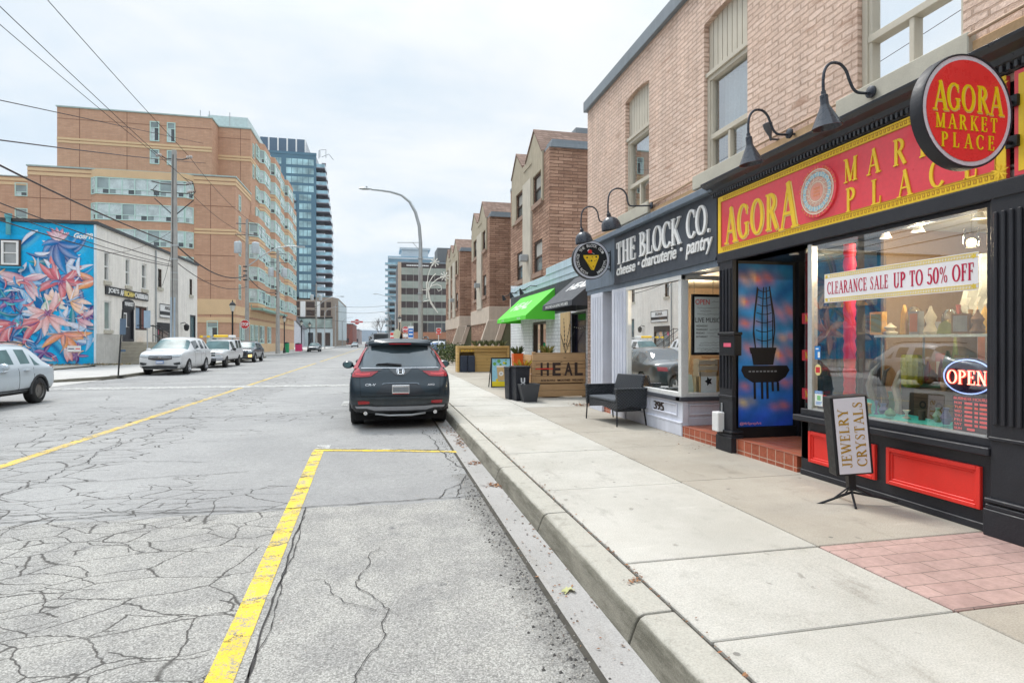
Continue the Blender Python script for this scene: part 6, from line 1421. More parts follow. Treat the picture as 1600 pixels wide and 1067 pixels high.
f = MB(); PWb.frame(f, 48.44, 51.6, .7, 3.05, .16, -.2, .02); PWb.box(f, 48.5, 51.4, 2.5, 2.95, -.1, .04); dr = f.obj('door', m_black, wb); g = MB(); PWb.quad(g, 49.9, 51.4, .7, 2.5, -.1); PWb.quad(g, 48.6, 49.7, .7, 2.5, -.1); g.obj('pane', m_pane, dr); g = MB(); PWb.poly(g, [(48.95+.22*math.cos(R(30*k)), 2.35+.22*math.sin(R(30*k))) for k in range(12)], -.09); g.obj('round_notice', M('pink_notice', (.7, .1, .2), .5), dr)
f = MB(); PWb.frame(f, 56.1, 57.7, .3, 3.95, .14, -.2, -.02); dr = f.obj('door', m_char, wb); g = MB(); PWb.quad(g, 56.2, 57.6, .3, 3.9, -.1); g.obj('pane', wglass('teal_pane', (.07, .13, .15), .1), dr)
b = MB(); PWb.box(b, 38.9, 42.3, .1, 2.05, .002, .03); b.obj('render_base', m_conc, wb)
b = MB(); PWb.box(b, 48.0, 48.12, .2, 8.4, 0, .1); b.obj('drainpipe', m_galv, wb)
# entry stairs with rails
st = thing('stairs', 'concrete front steps with black iron railings up to the market door', 'stairs', (-15.5, 43.4, .15)); b = MB(); n = 7
for i in range(n):
    b.box(XL+.01, XL+1.0+.3*(n-i), 42.2, 44.7, .12+(1.45/n)*i, .12+(1.45/n)*(i+1))
b.obj('step', M('step_concrete', (.36, .33, .27), .85, .15, 3, .2), st, bevel=.02)
for y in (44.75, 45.9):
    b = MB(); xs_, xe = XL+3.1, XL+1.0; b.bar((xs_, y, .15), (xs_, y, 1.25), .03); b.bar((xe, y, .15), (xe, y, 2.75), .03); b.bar((xs_, y, 1.25), (xe, y, 2.7), .03); b.bar((xe, y, 2.7), (XL, y, 2.7), .03); b.bar((xs_, y, .7), (xe, y, 2.1), .02)
    b.obj('railing', m_black, st)
rmp = MB(); rmp.prism([(XL+1, 44.8, 1.4), (XL+3.6, 44.8, .2), (XL+3.6, 44.8, .05), (XL+1, 44.8, .05)], (0, 1.0, 0)); rmp.box(XL, XL+1, 44.8, 46, .05, 1.5); tag(rmp.obj('ramp', M('raw_timber', (.6, .36, .13), .7, .15, 3)), 'orange timber ramp beside the market steps', 'ramp')
# signs on the white building
sg = thing('shop_sign', "long black sign reading JOE'S AFFICAN+CARIBBEAN over the market door", 'sign', (XL, 43.3, 4.5)); b = MB(); PWb.box(b, 40.0, 46.55, 4.48, 5.0, 0, .08); b.obj('board', m_black, sg)
b = MB(); b.text("JOE'S", PWb.p(41.0, 4.74, .08), Ue, Zu, .36, .02, 0, width=1.5, bold=.03); b.text("AF", PWb.p(42.2, 4.74, .08), Ue, Zu, .36, .02, 0, width=.5, bold=.03); b.text("RICAN+", PWb.p(43.35, 4.74, .08), Ue, Zu, .36, .02, 1, width=1.6, bold=.03); b.text("CARIBBEAN", PWb.p(45.3, 4.74, .08), Ue, Zu, .36, .02, 0, width=2.2, bold=.03); b.obj('lettering', [m_white, M('sign_gold_white', (.8, .65, .2), .5)], sg)
sg = thing('shop_sign', 'small arched sign reading MARKET above the black door', 'sign', (XL, 43.3, 3.9)); b = MB(); PWb.poly(b, [(42.45, 3.75), (44.2, 3.75), (44.2, 4.2), (43.9, 4.35), (43.3, 4.42), (42.75, 4.35), (42.45, 4.2)], .031, 0, .04); b.obj('board', m_black, sg); b = MB(); b.text('MARKET', PWb.p(43.32, 4.08, .071), Ue, Zu, .26, .02, 0, width=1.35, bold=.02); b.obj('lettering', m_white, sg)
sg = thing('shop_sign', 'white framed sign reading ANGEL over a black band, near the utility pole', 'sign', (XL, 50.3, 3.5)); b = MB(); PWb.box(b, 48.7, 52.1, 3.4, 4.5, 0, .08); b.obj('board', m_white, sg); b = MB(); PWb.frame(b, 48.7, 52.1, 3.4, 4.5, .06, .08, .1); PWb.box(b, 48.7, 52.1, 3.65, 3.92, .08, .095); b.obj('frame', m_black, sg); b = MB(); b.text('ANGEL', PWb.p(50.5, 4.2, .08), Ue, Zu, .28, .03, 0, width=1.5); b.obj('lettering', M('grey_letter', (.2, .2, .2), .5), sg)
sg = thing('wall_lantern', 'black lantern bracket on the cream brick wall right of the pole', 'lamp', (XL, 54, 2.8)); b = MB(); b.tube([(XL, 53.6, 3.1), (XL+.3, 53.8, 3.2), (XL+.35, 54, 3.0)], .03, 6); b.lathe([(.1, 0), (.2, .15), (.22, .45), (.05, .6)], (XL+.35, 54, 2.5), n=8); b.obj('lantern', m_black, sg)

# the mural: layered paint on the end wall (facing -Y)
PMu = Pl((0, 38.88, 0), Us)
mu = thing('mural', 'huge blue wall mural of pink and coral flowers covering the end wall', 'mural', (-22, 38.88, .3))
m_mu = attr_paint('wall_paint', .6, .12)
def h2(a, b_): return .5+.5*math.sin(a*12.9898+b_*78.233+3*math.sin(a*3.1-b_*1.7))
b = MB(); rows, cols = [], []
nx, nz = 150, 84; U0, U1, V0, V1 = -30.4, XL, .12, 8.48
for j in range(nz+1):
    row = []
    for i in range(nx+1):
        u, v = U0+(U1-U0)*i/nx, V0+(V1-V0)*j/nz; row.append(PMu.p(u, v, 0))
        a = u*.9+1.3*math.sin(v*.8+u*.4); c = v*.9+1.2*math.sin(u*.7-v*.3)
        q = .5+.5*math.sin(a*1.9+2.1*math.sin(c*1.3)); q2 = .5+.5*math.sin(c*2.7+2.6*math.sin(a*1.1+c*.7)); q3 = .5+.5*math.sin(a*4.1-c*3.3+2*math.sin(c*2))
        col = Vector((.003, .42, .8)).lerp(Vector((.004, .16, .55)), max(0, q*1.5-.8))
        col = col.lerp(Vector((.008, .03, .2)), max(0, q2*2.2-1.5)*(1.0 if v < 6 else .55))
        if q3 > .72 and q > .3: col = col.lerp(Vector((.12, .5, .68)), (q3-.72)*2.4)
        if u > XL-.9: col = col.lerp(Vector((.004, .38, .68)), min(1, (u-XL+.9)*1.6))
        if v > 7.7: col = col.lerp(Vector((.004, .36, .64)), .8)
        cols.append(tuple(col))
    rows.append(row)
b.grid(rows, 0, cols); b.obj('background', m_mu, mu, smooth=True)
pet = MB(); rmu = random.Random(12); lay = [0]
def petal(u, v, a, L_, wd, c0, c1, bend=.3):
    lay[0] += 1; d = .004+lay[0]*.00012; clip = lambda q: q if q[0] < XL-.12 else (XL-.12, q[1]); n = 12; vs, cs = [], []
    for i in range(n+1):
        t = i/n; aa = a+bend*t; cu, cv = u+L_*t*math.cos(a+bend*t*.5), v+L_*t*math.sin(a+bend*t*.5)
        w_ = wd*math.sin(PI*min(1, t*.92+.08))**.8*(1-.25*t); px_, py_ = -math.sin(aa), math.cos(aa)
        for k in (-1, -.35, .3, 1):
            q_ = clip((cu+px_*w_*k, cv+py_*w_*k)); vs.append(PMu.p(q_[0], min(8.4, max(.2, q_[1])), d)); f = t*.75+.25*(k+1)/2
            c = Vector(c0).lerp(Vector(c1), f)
            if k == -.35: c = c.lerp(Vector((.85, .75, .8)), .35*(1-abs(t-.5)))
            if abs(k) == 1: c = c*.72
            cs.append(tuple(c))
    pet.add(vs, [(i*4+j, i*4+j+1, i*4+j+5, i*4+j+4) for i in range(n) for j in range(3)], 0, cs)
PK, CO, WH, NV, OR, PU, TL, LB = (.55, .1, .2), (.75, .22, .2), (.85, .75, .78), (.006, .03, .2), (.85, .42, .12), (.2, .07, .28), (.01, .38, .42), (.35, .6, .85)
P_ = lambda x, y: (PIX[0](x), PIX[1](y))
# positions on the wall come from the photo's layout: x 0..151 px, y 350..566 px
fu = lambda x: -21.4+(x/151)*4.9
fv = lambda y: .35+(566-y)/216*8.05
def swirl(x, y, n, L_, cs, wd=.35, a0=0, spread=360, bend=.8):
    for i in range(n): a = R(a0+spread*i/n)+rmu.uniform(-.3, .3); petal(fu(x), fv(y), a, L_*rmu.uniform(.6, 1.15), wd*rmu.uniform(.6, 1.2), *rmu.choice(cs), bend*rmu.uniform(-1, 1))
# dark blue and pale ribbons first
for x, y, n, L_ in ((95, 395, 9, 1.5), (110, 430, 7, 1.3), (70, 440, 8, 1.4), (30, 450, 8, 1.5), (35, 490, 8, 1.4), (120, 480, 7, 1.4), (75, 505, 9, 1.6), (110, 525, 7, 1.3), (50, 540, 8, 1.5), (20, 525, 7, 1.2), (-60, 470, 12, 2.6), (-120, 420, 12, 2.8), (-180, 500, 12, 2.6), (135, 510, 6, 1.0)):
    swirl(x, y, n, L_*1.25, [(NV, (.003, .25, .6)), ((.01, .1, .4), (.01, .36, .7)), (NV, TL), ((.003, .34, .68), LB), ((.003, .3, .65), NV), (LB, WH)], .19, rmu.uniform(0, 360), 360, 2.0)
for x, y, n, L_ in ((20, 470, 5, 1.0), (140, 490, 5, .7), (120, 555, 5, .9), (70, 550, 5, 1.0), (25, 545, 5, .9)): swirl(x, y, n, L_*.8, [(PU, (.3, .15, .4)), (PU, NV)], .16, 0, 360, 1.2)
swirl(85, 470, 9, .95, [((.45, .65, .45), WH), (OR, WH), (TL, (.6, .7, .3))], .26)
# upper blue figure-like cluster with a pink crest
for a, L_, w_ in ((200, 1.1, .3), (235, 1.5, .3), (260, 1.9, .34), (300, 1.5, .3), (335, 1.2, .26), (170, .9, .22)): petal(fu(92), fv(378), R(a), L_, w_, (.01, .06, .3), (.01, .28, .62), .8)
for a in (60, 85, 105, 130, 30): petal(fu(90), fv(374), R(a), .75, .16, WH, PK, .3)
# main flowers
for x, y, angs, L_, wd, c0, c1 in ((96, 438, (150, 125, 25, -5, -75, -50, 185), 1.15, .26, PK, CO), (40, 436, (190, 165, -60, -40, 20), 1.1, .27, PK, WH), (75, 490, (175, 200, 235, 260, 300, -25, 60), 1.25, .25, CO, WH), (62, 500, (170, 215, 195), 1.3, .24, CO, PK), (20, 505, (200, 215, 235, 180), 1.4, .28, CO, PK), (100, 520, (-30, -55, -80, 200, 0), 1.1, .24, CO, OR), (112, 470, (50, 20, -60, -40, 90), .95, .2, OR, WH), (122, 495, (-60, -35, 10), .8, .2, PK, WH), (150, 437, (175, 190), 1.0, .3, CO, OR), (103, 543, (-70, -50, -30), .8, .2, WH, CO), (35, 535, (190, 225, 205), .8, .22, OR, WH),
                               (-40, 430, (30, 80, 150, 210, 280, 330), 1.5, .35, CO, PK), (-110, 510, (20, 70, 140, 200, 260, 310), 1.6, .35, PK, WH), (-170, 430, (20, 90, 160, 220, 300), 1.5, .34, CO, OR)):
    for a in angs: (petal(fu(x), fv(y), R(a+rmu.uniform(-12, 12)), L_*rmu.uniform(.95, 1.4), wd*.9, c0, c1, rmu.uniform(-.8, .8)), petal(fu(x)+rmu.uniform(-.1, .1), fv(y)+rmu.uniform(-.1, .1), R(a+rmu.uniform(-25, 25)), L_*rmu.uniform(.7, 1.1), wd*.2, WH if rmu.random() < .4 else NV, c1, rmu.uniform(-1.2, 1.2)))
for x, y in ((96, 438), (75, 488), (20, 505)): swirl(x, y, 6, .28, [(PU, PK), (NV, PK)], .07)
for x, y, a, L_ in ((60, 360, 200, 1.2), (105, 412, -40, .9), (125, 400, 250, 1.3), (55, 395, -20, .8), (78, 418, 95, .6), (30, 425, 30, .7)): petal(fu(x), fv(y), R(a), L_, .12, (.5, .7, .9), WH, .9)
for i in range(60):   # loose brush strokes over everything
    x, y = rmu.uniform(2, 140), rmu.gauss(490, 42)
    if 395 < y < 560: petal(fu(x), fv(y), rmu.uniform(0, 6.28), rmu.uniform(.25, .8), rmu.uniform(.03, .08), *rmu.choice([(NV, (.01, .2, .5)), (WH, LB), ((.003, .36, .7), WH), (CO, PK), (OR, WH), (TL, (.02, .5, .6)), (PU, NV), ((.003, .38, .72), (.01, .2, .55))]), rmu.uniform(-2, 2))
pet.obj('flowers', m_mu, mu, recalc=False)
b = MB(); b.text('GosPR', PMu.p(-17.15, 7.8, .004), Us, Zu, .34, .004, 0, .3, .04, 1.0); [PMu.box(b, -18.55+.1*k, -18.49+.1*k, 7.88, 7.98, .003, .008) for k in range(7)]; PMu.box(b, -17.95, -17.25, 1.0, 1.35, .06, .08); b.obj('signature', m_white, mu)
b = MB(); PMu.box(b, -17.9, -17.6, 1.15, 1.2, .08, .085); PMu.box(b, -17.52, -17.3, 1.15, 1.2, .08, .085, 1); b.obj('plate_text', [M('navy_text', (.02, .03, .15), .5), m_redpan], mu)
b = MB(); PMu.box(b, XL-.09, XL+.01, .12, 8.49, -.05, .05); b.obj('edge_strip', M('white_edge', (.62, .7, .75), .5), mu)
f = MB(); PMu.frame(f, -21.2, -20.36, 5.98, 7.36, .1, .08, .2, 0); PMu.box(f, -21.1, -20.46, 6.64, 6.7, .08, .14, 0); wn = f.obj('window', m_white, wb); g = MB(); PMu.frame(g, -21.28, -20.28, 5.9, 7.44, .09, .06, .14); g.obj('frame', m_brownf, wn); g = MB(); PMu.quad(g, -21.1, -20.46, 6.1, 7.26, .1); g.obj('pane', m_pane, wn); g = MB(); PMu.quad(g, -21.05, -20.5, 6.1, 7.2, .105); g.obj('blind', M('grey_blind', (.33, .35, .36), .7), wn)
g = MB(); PMu.box(g, -21.4, -20.15, 5.78, 5.9, .05, .2); g.obj('sill', M('blue_sill', (.02, .3, .5), .5), wn)
b = MB(); b.lathe([(.12, 0), (.12, .9), (.18, 1.0), (.18, 1.2)], (-20.85, 38.7, 7.7), n=10); b.obj('wall_vent', M('teal_pipe', (.1, .35, .4), .5), wb)
rb = MB(); rk = random.Random(4)
for i in range(420):
    x = rk.uniform(-22.3, -14.6); s = rk.uniform(.03, .1); y = 38.6+rk.uniform(-.4, .15); c = rk.choice([(.2, .14, .07), (.13, .12, .05), (.25, .18, .1)]); z = .22
    rb.add([(x-s, y, z), (x+s, y-.05, z+rk.uniform(0, .1)), (x+s*.4, y+.1, z+rk.uniform(.03, .14))], [(0, 1, 2)], 0, c)
tag(rb.obj('weeds', m_leafy, recalc=False), 'dry weeds and leaves along the foot of the mural wall', 'weeds', kind='stuff')

# ================================================================ big brick apartment building
m_ob = brick('orange_brick', (.5, .29, .19), (.56, .335, .225), (.46, .29, .205), .6, .2, .02, .2, .85, .06, streak=.05)
m_cr = M('cream_band', (.66, .47, .28), .8, .06, 1)
m_mint = M('mint_frame', (.5, .68, .62), .5, .05, 2)
m_pc = M('window_curtains', (.5, .58, .58), .25, .3, .9, spec=.8); m_pd = wglass('small_dark_pane', (.05, .06, .065), .06)
m_joint2 = M('expansion_joint', (.22, .11, .07), .9)
ap = thing('apartment_building', 'large stepped orange brick apartment building with cream bands and mint window bays', 'building', (-25, 80, 0))
b = MB()
b.box(-36.1, -16, 70.2, 78, 0, 19.9); b.box(-48, -36.1, 73, 90, 0, 19.4); b.box(-35.7, -19.7, 75, 95, 19.4, 28); b.box(-19.7, -16, 77.8, 114.5, 0, 28); b.box(-35.7, -19.7, 95, 114, 0, 28)
b.obj('wall', m_ob, ap)
b = MB(); b.box(-36.2, -15.9, 70.1, 78, 19.9, 20.05); b.box(-48, -36.1, 72.9, 80, 19.4, 19.5); b.box(-35.8, -19.6, 74.9, 95, 28, 28.15); b.box(-19.8, -15.9, 77.7, 114.6, 28, 28.15); b.obj('coping', M('mint_coping', (.36, .45, .42), .5), ap)
b = MB(); b.box(-28, -17, 82, 110, 28.1, 30.6); b.box(-21.5, -16.8, 80, 84, 28.1, 30.2); b.obj('roof_plant', M('pale_roof_sheet', (.5, .6, .6), .5), ap)
b = MB()
for x in (-21.5, -20.5, -18.2): b.bar((x, 77, 28), (x, 77, 29.6), .05)
b.obj('vent_pipes', m_galv, ap)
b = MB(); P1 = Pl((0, 70.2, 0), Us); P2 = Pl((0, 73, 0), Us); P3 = Pl((0, 75, 0), Us); P4 = Pl((0, 77.8, 0), Us); PE = Pl((-16, 0, 0), Ue)
for z in (19.0, 19.45): P1.box(b, -36.1, -15.98, z, z+.32, 0, .06); P2.box(b, -48, -36.1, z-.5, z-.2, 0, .06); PE.box(b, 70.2, 77.8, z, z+.32, 0, .07)
for z in (24.0, 24.35): P3.box(b, -35.7, -19.68, z, z+.24, 0, .06); P4.box(b, -19.7, -15.98, z, z+.24, 0, .06); PE.box(b, 77.8, 81, z, z+.24, 0, .07)
for z in (13.5, 13.85): P1.box(b, -20.2, -15.98, z, z+.24, 0, .06); PE.box(b, 70.2, 76.8, z, z+.24, 0, .07)
P1.box(b, -36, -15.98, 4.6, 6.3, 0, .05); PE.box(b, 70.2, 114, 4.6, 5.6, 0, .06); P1.box(b, -36, -15.98, 3.7, 4.3, 0, .06); PE.box(b, 70.2, 114, 3.7, 4.3, 0, .065); PE.box(b, 70.2, 114, 0, 1.3, 0, .1)
b.obj('cream_band', m_cr, ap)
b = MB()
for u in (-34.98, -32.2, -18.6): P1.box(b, u, u+.06, 0, 19, 0, .012)
for z in (16.6, 11.1, 8.3): P1.box(b, -36.1, -30.2, z, z+.06, 0, .013); P1.box(b, -20.2, -16, z, z+.06, 0, .013)
for u in (-33.5, -28.7): P3.box(b, u, u+.06, 19.5, 28, 0, .012)
P3.box(b, -35.7, -19.7, 26.7, 26.75, 0, .013); P4.box(b, -17.2, -17.14, 19.9, 28, 0, .012); P4.box(b, -19.7, -16, 26.7, 26.75, 0, .013)
b.obj('expansion_joint', m_joint2, ap)
def apwin(PL, u0, u1, z0, z1, n, d=0.0, split=.32, fr=.09, seed=0, par=None):
    """a mint-framed strip of n lights, the lower third small openers"""
    f = MB(); PL.frame(f, u0, u1, z0, z1, fr, d-.05, d+.08); w_ = (u1-u0)/n; zs = z0+(z1-z0)*split
    for k in range(1, n): PL.box(f, u0+w_*k-fr/2, u0+w_*k+fr/2, z0+fr, z1-fr, d-.05, d+.07)
    for k in range(n): PL.box(f, u0+w_*k+fr/2, u0+w_*(k+1)-fr/2, zs-.03, zs+.03, d-.05, d+.06)
    wn = f.obj('window', m_mint, par or ap); g = MB()
    for k in range(n):
        PL.quad(g, u0+w_*k, u0+w_*(k+1), zs, z1, d+.02, (k*7+seed) % 5 == 0 and 1 or 0); dk = (k+seed) % 2
        PL.quad(g, u0+w_*k, u0+w_*(k+.5), z0, zs, d+.02, 1 if dk else 0); PL.quad(g, u0+w_*(k+.5), u0+w_*(k+1), z0, zs, d+.02, 0 if dk else 2)
    g.obj('pane', [m_pc, wglass('dim_pane', (.24, .3, .3), .08) if 'dim_pane' not in bpy.data.materials else bpy.data.materials['dim_pane'], m_pd], wn); return wn
# the canted window bay on the end wall: five glass bands
b = MB()
for i in range(6):
    zt = 19.05-2.72*i-1.82
    for q in ([(-30.2, 70.2), (-29.5, 69.6), (-21.0, 69.6), (-20.3, 70.2)],):
        b = MB(); b.prism([(x, y, zt) for x, y in q], (0, 0, -.92)); b.obj('spandrel', m_ob, ap)
b = MB(); b.prism([(-30.25, 70.2, 19.05), (-29.52, 69.55, 19.05), (-20.98, 69.55, 19.05), (-20.25, 70.2, 19.05)], (0, 0, .8)); b.obj('bay_head', m_cr, ap)
Pb = Pl((0, 69.62, 0), Us)
for i in range(6):
    z1 = 19.03-2.72*i; apwin(Pb, -29.5, -21.0, z1-1.8, z1, 7, seed=i)
    PS_ = Pl((-30.2, 70.2, 0), (.7, -.6, 0)); apwin(PS_, 0, .9, z1-1.8, z1, 1, seed=i+1); PS2 = Pl((-21.0, 69.62, 0), (.7, .58, 0)); apwin(PS2, 0, .9, z1-1.8, z1, 1, seed=i+2)
for z0, z1 in ((24.85, 27.15), (22.2, 23.9)):
    for u0, u1 in ((-26.29, -25.3), (-24.5, -23.6)): apwin(P3, u0, u1, z0, z1, 1, .0, .68 if z0 > 24 else .4)
for z in (16.7, 13.95): apwin(P2, -38.7, -37.5, z+.6, z+2.05, 1, 0)
apwin(P1, -18.95, -17.8, 1.5, 3.9, 1, 0, .7, .08)
for k, z in enumerate((22.3, 24.9, 16.6, 14.2, 11.4, 8.6, 6.4)): apwin(PE, 71.6 if z < 19 else 78.9, 72.5 if z < 19 else 79.7, z, z+1.75, 1, .0)
# street-front bays, eight storeys
bays = [(76.9, 82.4, 6), (82.9, 87.9, 8), (88.6, 94.2, 8), (95.0, 100.0, 7), (100.6, 106.9, 7), (107.8, 113.6, 6)]
tops = [27.15-2.72*i for i in range(8)]
for k, (a, c, nf) in enumerate(bays):
    pr = .95 if k % 2 == 0 else .6
    tt = tops[4:] if k == 0 else tops[(1 if k == 5 else 0):]
    q = [(-16, a), (-16+pr, a+.55), (-16+pr, c-.55), (-16, c)]
    b = MB()
    for fl, zt in enumerate(tt):
        zb = zt-1.72
        b.prism([(x, y, zb-.98) for x, y in q], (0, 0, .98))
        if (fl+k) % 3 == 0: b.prism([(x+.04, y, zb-.88) for x, y in q], (0, 0, .28), 1); b.prism([(x+.04, y, zb-.38) for x, y in q], (0, 0, .28), 1)
    b.prism([(x, y, tt[0]) for x, y in q], (0, 0, .9)); bay = b.obj('bay', [m_ob, m_cr], ap)
    for fl, zt in enumerate(tt):
        zb = zt-1.72; Pq = Pl((-16+pr, 0, 0), Ue); apwin(Pq, a+.55, c-.55, zb, zt, 2, -.02, .34, .14, seed=fl+k, par=bay)
        Ps = Pl((-16, a, 0), (pr, .55, 0)); apwin(Ps, 0, math.hypot(pr, .55), zb, zt, 1, -.02, .34, .1, seed=fl, par=bay)
a, c = 80.6, 82.4
for fl, zt in enumerate(tops[:4]):
    Pq = Pl((-15.95, 0, 0), Ue); apwin(Pq, 80.5, 82.6, zt-1.75, zt, 2, .02, .34, .12, seed=fl)
b = MB(); PE.box(b, 77, 96, 5.5, 5.75, 0, 1.6); PE.poly(b, [(77, 5.75), (96, 5.75), (96, 6.2), (77, 6.2)], 0, 0, .3); b.obj('canopy', M('mint_canopy', (.25, .42, .36), .5), ap)
for a, c in ((72, 74), (77.5, 79.3), (80, 82), (83, 86), (88.5, 91)): apwin(PE, a, c, 1.3, 3.7, 2, .03, .25, .12)

# ================================================================ dark glass tower and its podium
gt = thing('apartment_tower', 'tall dark blue glass tower with balconies on its right edge, behind the brick building', 'building', (-25, 185, 0))
m_tg = wglass('navy_cladding', (.05, .14, .205), .25, .12, .08); m_tl = wglass('tower_pane', (.3, .48, .52), .1, .5, .35); m_tb = M('balcony_soffit', (.2, .19, .22), .6)
b = MB(); b.box(-40, -19, 180, 205, 14, 56.3); b.obj('wall', m_tg, gt)
b = MB(); b.box(-40, -22.2, 182, 200, 56.3, 61.5); ph = b.obj('penthouse', wglass('penthouse_cladding', (.06, .11, .17), .2, .1, .1), gt)
PT = Pl((0, 180, 0), Us); PT2 = Pl((0, 182, 0), Us); b = MB()
for k in range(6): PT2.box(b, -35.2+2.55*k, -34.8+2.55*k, 56.4, 61.5, 0, .1)
b.obj('fin', m_white, ph)
b = MB(); PT.box(b, -40, -18.9, 56.3, 57.1, -.2, .1); b.obj('roof_edge', m_tg, gt)
for i in range(16):
    z = 53.2-2.6*i
    f = MB()
    for u0, u1, n in ((-33.5, -32, 2), (-30.8, -28.6, 3), (-27.4, -19.6 if i < 4 else -24.7, 5 if i < 4 else 3), *([] if i < 4 else [(-23.8, -20.3, 3)])):
        w_ = (u1-u0)/n
        for k in range(n): PT.box(f, u0+w_*k+.07, u0+w_*(k+1)-.07, z+.15, z+1.9, -.1, .06)
    f.obj('window', m_tl, gt)
    f = MB(); ex = 2.4+min(i, 7)*.28
    f.box(-19.1, -19+ex, 180.5-.2, 187, z-.35, z-.1); f.box(-19+ex-.1, -19+ex, 180.4, 187, z-.1, z+.95, 1); f.box(-19, -19+ex, 180.35, 180.42, z-.1, z+.9, 1); f.box(-19+ex*.5, -19+ex, 184, 184.15, z-.1, z+2.3)
    if i >= 4: f.box(-31, -24.5, 178.9, 180, z-.3, z-.1); f.box(-31, -24.5, 178.85, 178.92, z-.1, z+.7, 1)
    f.obj('balcony', [m_tb, bpy.data.materials['balcony_glass']], gt)
b = MB(); b.tube([(-18.5, 183, 56.5), (-18.5, 183, 59), (-16.5, 183, 59.3), (-16.5, 183, 56.8)], .12, 5); b.tube([(-17.5, 181, 56.4), (-15.5, 181, 57.4), (-14.2, 181, 55.8)], .12, 5); b.bar((-18, 181, 56.3), (-18, 181, 58.5), .1); b.obj('roof_rail', m_galv, gt)
pdm = thing('podium_building', 'grey-brown mid-rise podium with white panels at the foot of the dark tower', 'building', (-20, 185, 0))
b = MB(); b.prism([(-40, 180, 0), (-14.4, 180, 0), (-13, 184, 0), (-13, 225, 0), (-40, 225, 0)], (0, 0, 14.7)); b.obj('wall', M('taupe_cladding', (.3, .245, .2), .7, .08, .3), pdm)
PT3 = Pl((0, 180, 0), Us); b = MB()
for u0, u1 in ((-23.4, -22), (-19.2, -17.9)): PT3.box(b, u0, u1, 8.7, 13.4, 0, .12)
b.obj('white_panel', m_white, pdm)
for u0, u1 in ((-25.2, -23.5), (-21.9, -19.3), (-17.8, -16.6), (-16.2, -14.7)):
    for z0, z1 in ((9.2, 10.9), (11.6, 13.3)):
        b = MB(); PT3.box(b, u0+.1, u1-.1, z0, z1, -.1, .06); b.obj('window', m_dglass, pdm)
b = MB(); PT3.box(b, -30, -14.4, 5.6, 8.6, 0, .5); b.obj('glass_canopy', wglass('pale_green_glass', (.3, .4, .38), .15), pdm); b = MB(); PT3.box(b, -30, -14.3, 8.4, 8.8, 0, .7); b.obj('canopy_edge', m_dark, pdm); b = MB(); PT3.box(b, -30, -14.3, .1, 5.4, 0, .3); b.box(-13.02, -12.9, 184, 225, 2, 14); b.obj('shopfront', M('pale_shopfront', (.55, .62, .64), .6, .15, .4), pdm)
for k in range(5): b = MB(); PT3.box(b, -26+2.4*k, -24.6+2.4*k, .3, 4.2, .3, .4); b.obj('shop_window', m_dglass, pdm)
hs_ = thing('house', 'small white gabled house tucked below the glass canopy', 'house', (-24, 168, 0)); b = MB(); b.box(-26, -21.5, 166, 174, 0, 5); b.prism([(-26.3, 166, 5), (-21.2, 166, 5), (-23.75, 166, 8.3)], (0, 8, 0)); b.obj('wall', M('white_siding', (.55, .56, .6), .7), hs_); b = MB(); b.prism([(-26.6, 165.8, 4.9), (-23.75, 165.8, 8.6), (-20.9, 165.8, 4.9), (-20.9, 165.8, 5.2), (-23.75, 165.8, 8.9), (-26.6, 165.8, 5.2)], (0, 8.4, 0)); b.obj('roof', M('grey_shingle', (.15, .15, .16), .8), hs_); b = MB(); b.box(-24.3, -23.2, 165.9, 166, 5.3, 6.8); b.obj('window', m_dglass, hs_)
# far low buildings at the end of the street
for i, (x0, x1, y0, y1, z, c, lb) in enumerate(((-17, -13.3, 203, 225, 6.5, (.5, .13, .06), 'low orange-red brick building past the podium'), (-18, -12.4, 260, 300, 9.0, (.27, .1, .08), 'low maroon brick building beyond the orange-red one'), (-30, -12.5, 330, 380, 8, (.3, .25, .25), 'grey low building at the far end of the street'), (3, 22, 300, 340, 9, (.3, .27, .25), 'beige low building far down the right side'), (5, 25, 190, 225, 9, (.28, .2, .17), 'brown low building between office block and blue tower'), (-9, 4, 480, 500, 7, (.33, .34, .36), 'pale building closing the far end of the street'))):
    t = thing('low_building', lb, 'building', ((x0+x1)/2, y0, 0)); b = MB(); b.box(x0, x1, y0, y1, 0, z); b.obj('wall', M('far_wall_%d' % i, c, .85, .12, .3), t); b = MB(); b.box(x0-.2, x1+.2, y0-.2, y1, z, z+.4); b.box(x0+1, x0+2, y0+3, y0+4, z+.4, z+1.6); b.obj('roof', m_flash, t); b = MB(); k = x0+.6
    while k < x1-1: b.box(k, k+1.2, y0-.08, y0, 1.2, 3.0); k += 2.2
    b.obj('window', m_dglass, t)
